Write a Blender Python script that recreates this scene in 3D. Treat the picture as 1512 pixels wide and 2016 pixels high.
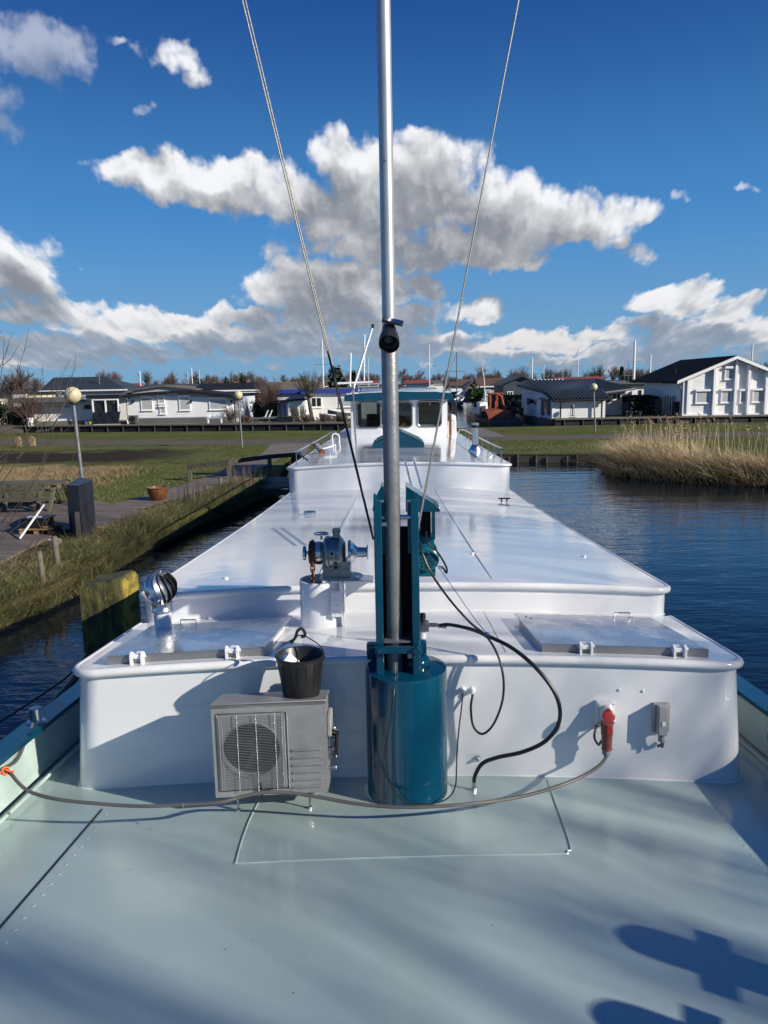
import bpy, bmesh, math, random
import numpy as np
from mathutils import Vector, Matrix, Euler
for o in list(bpy.data.objects): bpy.data.objects.remove(o)
SC = bpy.context.scene; COL = SC.collection
rnd = random.Random(7); rad = math.radians

# ------------------------------------------------------------------ camera
F = 1514.; CX = 756.; CY = 1008.
PITCH, YAW, ROLL = rad(9.45), rad(1.05), rad(1.1)
CAM = Vector((0, 0, 3.3))
_f = Vector((-math.sin(YAW)*math.cos(PITCH), math.cos(YAW)*math.cos(PITCH), -math.sin(PITCH)))
_r = _f.cross(Vector((0, 0, 1))).normalized(); _u = _r.cross(_f)
_R = _r*math.cos(ROLL) - _u*math.sin(ROLL); _U = _u*math.cos(ROLL) + _r*math.sin(ROLL)
cd = bpy.data.cameras.new('camera'); co = bpy.data.objects.new('camera', cd); COL.objects.link(co)
M = Matrix((( _R.x, _U.x, -_f.x), (_R.y, _U.y, -_f.y), (_R.z, _U.z, -_f.z))).to_4x4(); M.translation = CAM
co.matrix_world = M
cd.sensor_fit = 'VERTICAL'; cd.sensor_height = 36; cd.lens = 36*F/2016; cd.clip_end = 9000; cd.clip_start = .05
SC.camera = co
def ray(x, y): return _R*((x-CX)/F) - _U*((y-CY)/F) + _f
def Z(x, y, z):
    d = ray(x, y); return CAM + d*((z-CAM.z)/d.z)
def D(x, y, Y):
    d = ray(x, y); return CAM + d*(Y/d.y)
def azel(x, y):
    d = ray(x, y).normalized(); return math.atan2(d.x, d.y), math.asin(d.z)

# ------------------------------------------------------------------ light
SUN_AZ, SUN_EL = rad(61.5), rad(26)          # azimuth to the right of straight behind the camera
SD = Vector((math.sin(SUN_AZ)*math.cos(SUN_EL), -math.cos(SUN_AZ)*math.cos(SUN_EL), math.sin(SUN_EL)))
sl = bpy.data.lights.new('sun', 'SUN'); so = bpy.data.objects.new('sun', sl); COL.objects.link(so)
sl.energy = 4.3; sl.angle = rad(.53); sl.color = (1, .93, .82)
so.rotation_euler = SD.to_track_quat('Z', 'Y').to_euler()
SC.view_settings.view_transform = 'Standard'; SC.view_settings.look = 'None'
SC.view_settings.exposure = 0.50; SC.view_settings.gamma = 1
SC.render.engine = 'CYCLES'; SC.cycles.blur_glossy = .15; SC.cycles.sample_clamp_indirect = 20

# ------------------------------------------------------------------ node helper
class NT:
    def __init__(s, nt): s.nt = nt; s.n = nt.nodes; s.l = nt.links
    def new(s, t, **k):
        n = s.n.new(t)
        for a, b in k.items(): setattr(n, a, b)
        return n
    def put(s, sock, v):
        if v is None: return
        if isinstance(v, bpy.types.NodeSocket): s.l.new(v, sock)
        else: sock.default_value = v
    def m(s, op, a, b=None, c=None, clamp=False):
        n = s.new('ShaderNodeMath', operation=op, use_clamp=clamp)
        for i, v in enumerate((a, b, c)): s.put(n.inputs[i], v)
        return n.outputs[0]
    def v(s, op, a, b=None, scale=None):
        n = s.new('ShaderNodeVectorMath', operation=op)
        s.put(n.inputs[0], a); s.put(n.inputs[1], b)
        if scale is not None: s.put(n.inputs[3], scale)
        return n.outputs['Value'] if op in ('DOT_PRODUCT', 'LENGTH') else n.outputs[0]
    def sep(s, a):
        n = s.new('ShaderNodeSeparateXYZ'); s.put(n.inputs[0], a); return n.outputs
    def comb(s, x=0., y=0., z=0.):
        n = s.new('ShaderNodeCombineXYZ')
        for i, v in enumerate((x, y, z)): s.put(n.inputs[i], v)
        return n.outputs[0]
    def noise(s, vec, scale, detail=4., rough=.55, lac=2., out=0, dist=0.):
        n = s.new('ShaderNodeTexNoise'); s.put(n.inputs['Vector'], vec)
        n.inputs['Scale'].default_value = scale; n.inputs['Detail'].default_value = detail
        n.inputs['Roughness'].default_value = rough; n.inputs['Lacunarity'].default_value = lac
        n.inputs['Distortion'].default_value = dist
        return n.outputs[out]
    def ramp(s, v, a, b, to0=0., to1=1., smooth=True):
        n = s.new('ShaderNodeMapRange', interpolation_type='SMOOTHSTEP' if smooth else 'LINEAR')
        s.put(n.inputs[0], v); s.put(n.inputs[1], a); s.put(n.inputs[2], b); s.put(n.inputs[3], to0); s.put(n.inputs[4], to1)
        return n.outputs[0]
    def mix(s, f, a, b, mode='MIX'):
        n = s.new('ShaderNodeMix', data_type='RGBA', blend_type=mode)
        s.put(n.inputs[0], f); s.put(n.inputs[6], c4(a)); s.put(n.inputs[7], c4(b))
        return n.outputs[2]
def c4(c):
    return c if isinstance(c, bpy.types.NodeSocket) else (tuple(c)+(1.,))[:4]

# ------------------------------------------------------------------ world: sky and clouds
W = bpy.data.worlds.new('World'); SC.world = W; W.use_nodes = True
w = NT(W.node_tree); w.n.clear()
out = w.new('ShaderNodeOutputWorld'); bg = w.new('ShaderNodeBackground')
sky = w.new('ShaderNodeTexSky', sky_type='NISHITA'); sky.sun_disc = False
sky.sun_elevation = SUN_EL; sky.sun_rotation = rad(180)-SUN_AZ
sky.air_density = 1.0; sky.dust_density = .35; sky.ozone_density = 2.2
tc = w.new('ShaderNodeTexCoord'); dirv = tc.outputs['Generated']
hs = w.new('ShaderNodeHueSaturation'); hs.inputs['Saturation'].default_value = 1.18; w.l.new(sky.outputs[0], hs.inputs['Color'])
dx, dy, dz = w.sep(dirv)
az = w.m('ARCTAN2', dx, dy); el = w.m('ARCSINE', dz)
P0 = w.comb(az, el, 0.)
# cloud banks: centre and radii in the picture's degrees, turned to azimuth and elevation
BL = [(320,340,140,52,1),(430,350,170,56,1),(560,385,150,62,1),(665,318,62,74,1),(740,330,110,70,1),(850,330,118,88,1),(760,420,230,95,1),
      (985,420,180,95,1),(900,480,230,60,1),(1120,440,160,66,1),(1225,425,80,36,.8),(1010,510,110,34,1),
      (690,495,150,40,.8),(590,575,140,50,1),(730,570,170,58,1),(480,625,110,26,1),(690,625,240,34,1),(935,615,60,24,.8),
      (20,530,120,86,1),(90,610,150,30,.9),(250,640,190,38,1),(160,690,300,34,.9),(430,675,200,34,1),(600,690,240,30,.9),(820,665,170,26,1),(330,645,210,34,1),(530,668,210,36,1),(700,690,240,30,1),(900,690,130,20,1),(1260,702,270,22,1),(640,540,120,44,.9),
      (1330,590,92,42,1),(1430,608,80,30,1),(1330,640,150,26,1),(1120,668,190,28,1),(1400,672,230,34,1),(1510,650,120,40,.9),(1080,708,260,16,.8),(60,715,260,14,.7),
      (70,105,125,76,.62),(0,190,90,62,.6),(5,250,40,24,.5),(335,95,62,34,.42),(385,140,30,26,.36),(300,228,26,20,.34),(215,75,24,16,.36),(1460,375,26,10,.34),(1248,505,36,18,.4),(1345,390,26,12,.3)]
grp = bpy.data.node_groups.new('cloud_banks', 'ShaderNodeTree')
grp.interface.new_socket('P', in_out='INPUT', socket_type='NodeSocketVector')
grp.interface.new_socket('Bank', in_out='OUTPUT', socket_type='NodeSocketFloat')
g = NT(grp); gi = g.new('NodeGroupInput'); go = g.new('NodeGroupOutput'); acc = None
for (cx, cy, rx, ry, amp) in BL:
    a, e = azel(cx, cy); ru = rx/F*(math.cos(math.atan((cx-CX)/F)))**2/max(.6, math.cos(e)); rv = ry/F*(math.cos(math.atan((cy-CY)/F)))**2
    n = g.new('ShaderNodeVectorMath', operation='MULTIPLY_ADD'); g.l.new(gi.outputs[0], n.inputs[0]); n.inputs[1].default_value = (1/ru, 1/rv, 0); n.inputs[2].default_value = (-a/ru, -e/rv, 0)
    val = g.m('MULTIPLY_ADD', g.v('DOT_PRODUCT', n.outputs[0], n.outputs[0]), -amp, 1.0*amp + .10)
    acc = val if acc is None else g.m('SMOOTH_MAX', acc, val, .22)
g.put(go.inputs[0], g.m('MAXIMUM', acc, -1.3))
def noise2(t, vec, scale, detail, rough, out=0):
    n = t.new('ShaderNodeTexNoise', noise_dimensions='2D'); t.put(n.inputs['Vector'], vec); n.inputs['Scale'].default_value = scale; n.inputs['Detail'].default_value = detail; n.inputs['Roughness'].default_value = rough
    return n.outputs[out]
# the clouds' own grain: finer and flatter towards the horizon, where they are farther off
gx, gy, _ = w.sep(P0)
sq = w.m('MULTIPLY_ADD', w.m('EXPONENT', w.m('MULTIPLY', gy, -9.)), 1.5, 1.)
PP = w.comb(w.m('MULTIPLY', gx, w.m('MULTIPLY_ADD', sq, .35, .65)), w.m('MULTIPLY', gy, w.m('MULTIPLY', sq, 1.2)), 0.)
wcol = noise2(w, PP, 13., 4., .55, 1)
WRP = w.v('SCALE', w.v('SUBTRACT', wcol, (.5, .5, .5)), scale=.055)
def bank(off):
    n = w.new('ShaderNodeGroup', node_tree=grp); w.put(n.inputs[0], w.v('ADD', w.v('ADD', P0, WRP), off)); return n.outputs[0]
def grain(off, full=True):
    q = w.v('ADD', w.v('ADD', PP, w.v('SCALE', WRP, scale=.35)), off)
    v1 = w.new('ShaderNodeTexVoronoi', voronoi_dimensions='2D', feature='SMOOTH_F1'); w.put(v1.inputs['Vector'], q); v1.inputs['Scale'].default_value = 24.; v1.inputs['Smoothness'].default_value = .55; v1.inputs['Detail'].default_value = 2.; v1.inputs['Roughness'].default_value = .5; v1.inputs['Lacunarity'].default_value = 2.3
    return w.m('ADD', w.m('MULTIPLY', w.m('SUBTRACT', noise2(w, q, 17., 7., .53), .5), 1.45), w.m('MULTIPLY', w.m('SUBTRACT', .42, v1.outputs['Distance']), .60))
far_ = w.ramp(w.m('ABSOLUTE', gx), .56, .95)
oth = w.ramp(noise2(w, w.comb(gx, w.m('MULTIPLY', gy, 1.9), 0.), 2.6, 3., .5), .47, .74, -1.1, .75, False)
def dens(off, goff, b_=None):
    bk = b_ if b_ is not None else w.m('ADD', w.m('MULTIPLY', bank(off), w.m('SUBTRACT', 1., far_)), w.m('MULTIPLY', oth, far_))
    return bk, w.m('ADD', bk, grain(goff)) if goff is not None else None
b0, d0 = dens((0, 0, 0), (0, 0, 0)); _, d1 = dens(None, (.006, .012, 0), b0); b2, _ = dens((.012, .038, 0), None)
alpha = w.ramp(d0, .0, .62)
alpha = w.m('MULTIPLY', alpha, w.ramp(w.m('ADD', w.m('MULTIPLY', b0, .5), w.m('ADD', w.ramp(gy, .30, .22), w.m('MULTIPLY', w.ramp(gx, -.36, -.30), .8))), .35, .85, .42, 1.))
topn = w.ramp(w.m('ADD', b2, w.m('MULTIPLY', w.m('SUBTRACT', d0, b0), .55)), .95, -.45)                                       # open sky just above: sunlit crown
relief = w.m('MULTIPLY', w.m('SUBTRACT', d0, d1), .55)
lum = w.m('ADD', w.m('MULTIPLY', topn, .80), w.m('ADD', relief, .02), clamp=True)
blot = w.m('ADD', w.m('MULTIPLY', w.m('SUBTRACT', noise2(w, w.v('ADD', PP, w.v('SCALE', WRP, scale=.5)), 13., 4., .55), .5), 1.5), w.m('MULTIPLY', w.m('SUBTRACT', d0, b0), .22))
lum = w.m('ADD', w.m('ADD', w.m('MULTIPLY', lum, .80), .16), w.m('MULTIPLY', blot, .55), clamp=True)
ccol = w.mix(w.ramp(lum, 0., .45), (.235, .255, .30), (.46, .475, .505))
ccol = w.mix(w.ramp(lum, .32, .95), ccol, (.88, .89, .92))
low = w.ramp(el, .0, .13)           # far clouds near the horizon: bluer, with warm lit tops
ccol = w.mix(w.m('MULTIPLY', w.m('SUBTRACT', 1., low), .80), ccol, w.mix(w.ramp(lum, .30, .95), (.23, .325, .46), (.62, .60, .60)))
sc1 = w.mix(w.ramp(el, .0, .22), (.17, .37, .60), (.070, .275, .62)); sc1 = w.mix(w.ramp(el, .12, .46), sc1, (.012, .078, .30)); sc1 = w.mix(w.ramp(el, .5, 1.3), sc1, (.010, .050, .20))
skyc = w.mix(.86, w.mix(1., hs.outputs[0], (.045, .055, .070), 'MULTIPLY'), sc1)
up = w.ramp(dz, -.02, .0)
allc = w.mix(w.m('MULTIPLY', alpha, up), skyc, ccol)
bgs = .1
w.put(bg.inputs[0], w.mix(1., allc, (1/bgs*.74,)*3, 'MULTIPLY')); bg.inputs[1].default_value = bgs
w.l.new(bg.outputs[0], out.inputs[0])
W.cycles.sampling_method = 'MANUAL'; W.cycles.sample_map_resolution = 512

# ------------------------------------------------------------------ materials
def mat(name, col, rough=.5, metal=0., var=None, vscale=3., bump=0., bscale=8., bdetail=4., coat=0., spec=.5, extra=None, rvar=0., coord='Object'):
    m = bpy.data.materials.new(name); m.use_nodes = True; t = NT(m.node_tree)
    b = t.n['Principled BSDF']; b.inputs['Roughness'].default_value = rough; b.inputs['Metallic'].default_value = metal
    b.inputs['Specular IOR Level'].default_value = spec; b.inputs['Coat Weight'].default_value = coat; b.inputs['Coat Roughness'].default_value = .06
    geo = t.new('ShaderNodeNewGeometry') if coord == 'World' else t.new('ShaderNodeTexCoord')
    vec = geo.outputs['Position'] if coord == 'World' else geo.outputs['Object']
    c = c4(col)
    if var is not None:
        f = t.ramp(t.noise(vec, vscale, 6., .6), .32, .68)
        c = t.mix(f, col, var)
    t.put(b.inputs['Base Color'], c)
    if rvar: t.put(b.inputs['Roughness'], t.ramp(t.noise(vec, vscale*1.7, 5., .6), .3, .7, max(.02, rough-rvar), rough+rvar))
    if bump:
        bn = t.new('ShaderNodeBump'); bn.inputs['Strength'].default_value = 1.; bn.inputs['Distance'].default_value = bump
        t.put(bn.inputs['Height'], t.noise(vec, bscale, bdetail, .55)); t.l.new(bn.outputs[0], b.inputs['Normal'])
    if extra: extra(t, b, vec)
    return m
MT = {}
MT['white'] = mat('white_gloss_paint', (.78, .78, .78), .07, var=(.72, .73, .74), vscale=.9, bump=.0035, bscale=2.2, bdetail=5., coat=.3, rvar=.04, coord='World')
MT['lip'] = mat('white_lip_paint', (.80, .80, .79), .22, var=(.74, .74, .73), vscale=5, bump=.002, bscale=9.)
MT['deck'] = mat('pale_green_deck_paint', (.40, .50, .475), .22, var=(.36, .46, .44), vscale=1.3, bump=.0035, bscale=1.3, bdetail=7., coat=.12, spec=.75, rvar=.04, coord='World')
MT['mint'] = mat('pale_green_bulwark_paint', (.42, .52, .48), .3, var=(.36, .46, .43), vscale=4, bump=.003)
MT['teal'] = mat('teal_gloss_paint', (.002, .050, .092), .09, var=(.0018, .042, .08), vscale=4, bump=.0009, bscale=7, bdetail=5, coat=.35)
MT['teal2'] = mat('teal_machine_paint', (.005, .13, .165), .26, var=(.004, .10, .14), vscale=9, bump=.002, bscale=20)
MT['hull'] = mat('black_hull_paint', (.012, .013, .016), .35, bump=.01, bscale=2)
MT['galv'] = mat('galvanised_mast_tube', (.27, .275, .28), .42, .55, var=(.22, .225, .23), vscale=7, bump=.002, bscale=40, rvar=.08)
MT['alum'] = mat('brushed_aluminium', (.74, .75, .76), .27, .9, var=(.62, .63, .65), vscale=2.4, bump=.004, bscale=1.6, bdetail=5., rvar=.10)
MT['mastalu'] = mat('dull_mast_aluminium', (.50, .51, .52), .42, .6, var=(.44, .45, .46), vscale=5)
MT['cowl'] = mat('brushed_cowl_steel', (.72, .72, .71), .28, 1.)
MT['tealgrey'] = mat('teal_grey_cover', (.07, .15, .17), .25, var=(.10, .18, .19), vscale=3)  # lighter, greyer teal than the gloss paint, for the skylight panes
MT['steel'] = mat('stainless_steel', (.60, .60, .60), .20, 1., bump=.001, bscale=20)
MT['cast'] = mat('cast_aluminium_housing', (.36, .37, .37), .32, .9, var=(.25, .26, .27), vscale=14, bump=.002, bscale=50)
MT['ac'] = mat('grey_metal_casing', (.34, .34, .335), .38, .35, var=(.275, .275, .27), vscale=6, bump=.003, bscale=5, rvar=.08)
MT['wire'] = mat('galvanised_wire', (.5, .5, .48), .35, .8)
MT['black'] = mat('black_rubber', (.010, .010, .011), .42, bump=.001, bscale=60)
MT['blackp'] = mat('black_plastic', (.012, .012, .013), .38, var=(.02, .02, .02), vscale=8, bump=.001, bscale=30)
MT['void'] = mat('dark_interior', (.004, .004, .005), .7)
MT['rope'] = mat('steel_wire_rope', (.33, .32, .28), .45, .5, bump=.002, bscale=300)
MT['cable'] = mat('grey_rubber_cable', (.125, .115, .105), .5, var=(.09, .085, .08), vscale=5)
MT['red'] = mat('red_plug_plastic', (.42, .035, .03), .35, var=(.33, .03, .025), vscale=20)
MT['redb'] = mat('faded_brown_red_plastic', (.26, .075, .05), .5, var=(.20, .05, .035), vscale=25)
MT['gplast'] = mat('grey_socket_plastic', (.34, .34, .33), .45, var=(.27, .27, .265), vscale=18)
MT['wplast'] = mat('white_socket_plastic', (.72, .73, .72), .35)
MT['blue'] = mat('blue_cord', (.015, .04, .20), .6)
MT['bluep'] = mat('blue_ring_plastic', (.03, .06, .35), .4)
MT['rust'] = mat('rusty_chain_iron', (.05, .025, .015), .6, .3, var=(.22, .085, .03), vscale=30, bump=.002, bscale=80)
MT['orange'] = mat('orange_cord', (.75, .16, .04), .6)
MT['hemp'] = mat('pale_hemp_rope', (.36, .31, .20), .8, bump=.004, bscale=120)
MT['glassd'] = None
def glassmat(name, tint, refl=.9):
    m = bpy.data.materials.new(name); m.use_nodes = True; t = NT(m.node_tree); t.n.remove(t.n['Principled BSDF'])
    o = t.n['Material Output']; tr = t.new('ShaderNodeBsdfTransparent'); tr.inputs[0].default_value = c4(tint)
    gl = t.new('ShaderNodeBsdfGlossy'); gl.inputs['Roughness'].default_value = .02; gl.inputs[0].default_value = (refl, refl, refl, 1)
    fr = t.new('ShaderNodeFresnel'); fr.inputs[0].default_value = 1.5; ms = t.new('ShaderNodeMixShader')
    t.l.new(fr.outputs[0], ms.inputs[0]); t.l.new(tr.outputs[0], ms.inputs[1]); t.l.new(gl.outputs[0], ms.inputs[2]); t.l.new(ms.outputs[0], o.inputs[0]); return m
MT['glass'] = glassmat('window_glass', (.42, .46, .47))
MT['dglass'] = mat('dark_window_pane', (.015, .02, .024), .06, coat=.3)
MT['shutter'] = mat('grey_roller_shutter', (.40, .41, .41), .5, bump=0)
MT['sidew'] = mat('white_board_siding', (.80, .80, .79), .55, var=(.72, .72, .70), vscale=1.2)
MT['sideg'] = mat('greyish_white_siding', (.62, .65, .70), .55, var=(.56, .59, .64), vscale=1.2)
MT['render'] = mat('white_rendered_wall', (.80, .79, .76), .8, var=(.70, .69, .65), vscale=.9, bump=.01, bscale=14)
MT['cream'] = mat('cream_wall', (.66, .60, .42), .8, var=(.58, .52, .37), vscale=1.)
MT['maroon'] = mat('maroon_board_siding', (.19, .035, .045), .6, var=(.15, .03, .035), vscale=1.)
MT['navyw'] = mat('dark_blue_grey_siding', (.035, .05, .07), .6, var=(.045, .06, .08), vscale=1.)
MT['taupe'] = mat('taupe_wall', (.18, .17, .145), .7, var=(.15, .14, .12), vscale=1.)
MT['greyw'] = mat('grey_wall', (.36, .37, .38), .7)
MT['rblack'] = mat('black_felt_roof', (.012, .013, .016), .7, var=(.02, .021, .024), vscale=1.3, spec=.12)
MT['rmetal'] = mat('anthracite_roof_sheet', (.03, .036, .040), .45, var=(.04, .047, .052), vscale=2., spec=.25)
MT['rtile'] = mat('dark_brown_roof_tiles', (.016, .015, .014), .7, var=(.026, .024, .022), vscale=6., spec=.12, bump=.02, bscale=8)
MT['rbrown'] = mat('brown_roof', (.13, .07, .045), .8, var=(.10, .05, .035), vscale=1.5)
MT['rtan'] = mat('tan_felt_roof', (.16, .125, .085), .85, var=(.13, .10, .07), vscale=1.5)
MT['rred'] = mat('red_roof', (.26, .05, .04), .7, var=(.2, .05, .035), vscale=1.5)
MT['rblue'] = mat('blue_fascia', (.03, .06, .30), .4)
MT['rgrey'] = mat('grey_roof', (.12, .125, .13), .7, var=(.09, .095, .1), vscale=1.)
MT['trim'] = mat('white_trim', (.82, .82, .81), .45)
MT['dtrim'] = mat('black_trim', (.012, .013, .016), .4)
MT['conc'] = mat('concrete', (.19, .175, .16), .85, spec=.15, var=(.13, .125, .115), vscale=2.5, bump=.01, bscale=10)
def planks(t, b, vec):
    b.inputs['Roughness'].default_value = .8
def woodmat(name, a, bcol, step=.14, axis=1):
    def ex(t, b, vec):
        s = t.sep(vec); q = t.m('DIVIDE', s[axis], step); fr = t.m('FRACT', q); fl = t.m('FLOOR', q)
        gap = t.m('MULTIPLY', t.ramp(fr, 0., .07), t.ramp(fr, 1., .93))
        sc = t.comb(t.m('MULTIPLY', s[0], 1. if axis else 9.), t.m('MULTIPLY', s[1], 9. if axis else 1.), t.m('MULTIPLY', fl, 3.7))
        n = t.noise(sc, 1.6, 6., .6)
        wn = t.new('ShaderNodeTexWhiteNoise', noise_dimensions='1D'); t.put(wn.inputs['W'], fl)
        c = t.mix(t.ramp(n, .3, .7), a, bcol); c = t.mix(1., c, t.mix(wn.outputs[0], (.7, .7, .7), (1.15, 1.12, 1.1)), 'MULTIPLY')
        t.put(b.inputs['Base Color'], t.mix(gap, (.01, .009, .008), c))
        bn = t.new('ShaderNodeBump'); bn.inputs['Distance'].default_value = .01; t.put(bn.inputs['Height'], gap); t.l.new(bn.outputs[0], b.inputs['Normal'])
    return mat(name, a, .75, extra=ex)
MT['boards'] = woodmat('weathered_terrace_boards', (.13, .10, .085), (.20, .165, .14), .145, 1)
MT['wood'] = mat('weathered_grey_wood', (.16, .14, .10), .85, var=(.10, .09, .065), vscale=14, bump=.01, bscale=30)
MT['woodd'] = mat('dark_wet_wood', (.03, .026, .02), .7, var=(.055, .05, .04), vscale=9, bump=.01, bscale=20)
MT['woodl'] = mat('light_fence_wood', (.30, .22, .12), .8, var=(.2, .15, .09), vscale=8)
MT['greenwood'] = mat('greenish_treated_wood', (.115, .105, .07), .8, var=(.075, .07, .048), vscale=14, bump=.008, bscale=30)
MT['pine'] = mat('raw_pallet_wood', (.42, .27, .12), .8, var=(.33, .2, .09), vscale=12)
MT['navybox'] = mat('dark_blue_cabinet_sheet', (.022, .024, .038), .42, var=(.035, .037, .055), vscale=2.2, bump=.004, bscale=2)
MT['globe'] = mat('cream_lamp_globe', (.60, .54, .33), .32, var=(.52, .46, .28), vscale=9)
MT['copper'] = mat('copper_brown_pot_glaze', (.20, .08, .03), .25, var=(.11, .045, .02), vscale=7)
MT['green'] = mat('lime_green_plastic', (.28, .40, .04), .4)
MT['oxide'] = mat('rusty_red_orange_paint', (.36, .075, .03), .65, var=(.19, .045, .025), vscale=3.5, bump=.01, bscale=6)
MT['bark'] = mat('bare_twig_bark', (.13, .11, .09), .9, var=(.09, .075, .06), vscale=6)
MT['shoot'] = mat('dark_shoot_bark', (.065, .042, .032), .8)
MT['barkr'] = mat('reddish_twig_bark', (.13, .088, .068), .9)
MT['barkg'] = mat('grey_green_bark', (.10, .09, .055), .9, var=(.06, .055, .04), vscale=9)
MT['ever'] = mat('evergreen_leaf', (.015, .03, .014), .7, var=(.03, .05, .02), vscale=2.5)
MT['hedge'] = mat('hedge_leaf', (.02, .04, .012), .6, var=(.06, .10, .02), vscale=1.8)
MT['blade_g'] = mat('grass_blade_green', (.075, .105, .022), .6, var=(.165, .16, .048), vscale=2.5)
MT['blade_d'] = mat('grass_blade_dull', (.062, .076, .024), .7, var=(.13, .12, .045), vscale=2.)
MT['straw'] = mat('dry_straw_blade', (.30, .22, .115), .75, var=(.19, .14, .07), vscale=1.7)
MT['reed'] = mat('dry_reed_stem', (.64, .51, .31), .7, var=(.46, .35, .20), vscale=1.1)
MT['plume'] = mat('reed_plume', (.34, .25, .16), .9)
MT['flint'] = mat('white_powder_coat', (.78, .79, .80), .3)
MT['solar'] = mat('solar_cell', (.012, .018, .04), .08, coat=.5)
MT['tarp'] = mat('black_tarp', (.012, .013, .015), .35, bump=.03, bscale=5)
MT['greycov'] = mat('grey_boat_cover', (.12, .13, .14), .6)
# mossy pile
def _pile(t, b, vec):
    s = t.sep(vec)
    st = t.noise(t.comb(t.m('MULTIPLY', s[0], 7.), t.m('MULTIPLY', s[1], 7.), t.m('MULTIPLY', s[2], 1.3)), 2.2, 6., .65)
    c = t.mix(t.ramp(st, .35, .62), (.018, .022, .008), (.085, .082, .022))
    li = t.ramp(t.noise(vec, 4.5, 5., .6), .50, .66)
    c = t.mix(t.m('MULTIPLY', li, t.ramp(s[0], .13, .2, .12, 1.)), c, (.42, .30, .04)); c = t.mix(t.m('MULTIPLY', t.ramp(s[0], .16, .2), t.ramp(t.noise(vec, 7., 4., .6), .35, .6)), c, (.34, .25, .03))
    wh = t.ramp(t.noise(t.comb(t.m('MULTIPLY', s[0], 3.), t.m('MULTIPLY', s[1], 3.), s[2]), 13., 5., .7), .63, .70)
    c = t.mix(wh, c, (.45, .40, .33)); t.put(b.inputs['Base Color'], c)
MT['pile'] = mat('mossy_lichen_pile_wood', (.1, .1, .04), .85, bump=.03, bscale=9, bdetail=7, extra=_pile)
# ground: lawn with bare soil, dry patches and dull edges, all in world coordinates
def _ground(t, b, vec):
    s = t.sep(vec); n1 = t.noise(vec, .35, 6., .6); n2 = t.noise(vec, 2.3, 7., .65); n3 = t.noise(vec, 14., 5., .7)
    g1 = t.mix(t.ramp(n2, .3, .7), (.050, .072, .016), (.110, .125, .030))
    g1 = t.mix(t.ramp(n1, .42, .66), g1, (.125, .12, .042))
    g1 = t.mix(t.m('MULTIPLY', t.ramp(n3, .45, .75), .6), g1, (.035, .05, .014))
    # ploughed / bare soil band on the left lawn
    bw = t.noise(vec, .7, 5., .6)
    sx = t.m('MULTIPLY', t.ramp(s[0], -7.5, -12.), 1.)
    yy = t.m('ADD', s[1], t.m('MULTIPLY', t.m('SUBTRACT', bw, .5), 7.))
    band = t.m('MULTIPLY', t.m('MULTIPLY', t.ramp(yy, 30.5, 32.5), t.ramp(yy, 38., 36.)), sx)
    g1 = t.mix(band, g1, t.mix(n3, (.018, .012, .009), (.045, .032, .024)))
    dry = t.m('MULTIPLY', t.m('MULTIPLY', t.ramp(yy, 22.5, 25.), t.ramp(yy, 31., 29.)), t.ramp(t.m('ADD', s[0], t.m('MULTIPLY', bw, 3.)), -8., -11.))
    g1 = t.mix(dry, g1, t.mix(n3, (.20, .145, .075), (.34, .25, .14)))
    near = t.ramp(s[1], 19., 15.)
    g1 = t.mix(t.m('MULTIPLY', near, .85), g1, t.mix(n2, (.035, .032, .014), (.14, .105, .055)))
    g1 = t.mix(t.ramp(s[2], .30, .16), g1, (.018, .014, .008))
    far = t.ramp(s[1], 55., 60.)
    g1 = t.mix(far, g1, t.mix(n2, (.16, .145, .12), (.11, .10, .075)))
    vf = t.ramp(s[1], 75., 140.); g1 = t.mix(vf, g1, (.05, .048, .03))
    t.put(b.inputs['Base Color'], g1)
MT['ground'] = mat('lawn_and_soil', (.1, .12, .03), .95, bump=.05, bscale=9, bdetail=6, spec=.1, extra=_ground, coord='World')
MT['asph'] = mat('grey_brown_path', (.125, .105, .09), .9, spec=.1, var=(.10, .085, .075), vscale=1.4, bump=.005, bscale=60, coord='World')
def _water(t, b, vec):
    s = t.sep(vec)
    v1 = t.comb(t.m('MULTIPLY', s[0], .55), t.m('MULTIPLY', s[1], 1.5), 0.)
    h = t.m('ADD', t.m('MULTIPLY', t.noise(v1, 1.5, 4., .55), .9), t.m('ADD', t.m('MULTIPLY', t.noise(v1, 6., 3., .5), .10), t.m('MULTIPLY', t.noise(v1, .28, 2., .5), 1.4)))
    bn = t.new('ShaderNodeBump'); bn.inputs['Distance'].default_value = .019; t.put(bn.inputs['Height'], h)
    t.l.new(bn.outputs[0], b.inputs['Normal'])
MT['water'] = mat('dark_canal_water', (.004, .009, .016), .03, extra=_water, coord='World', spec=.5)

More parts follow.
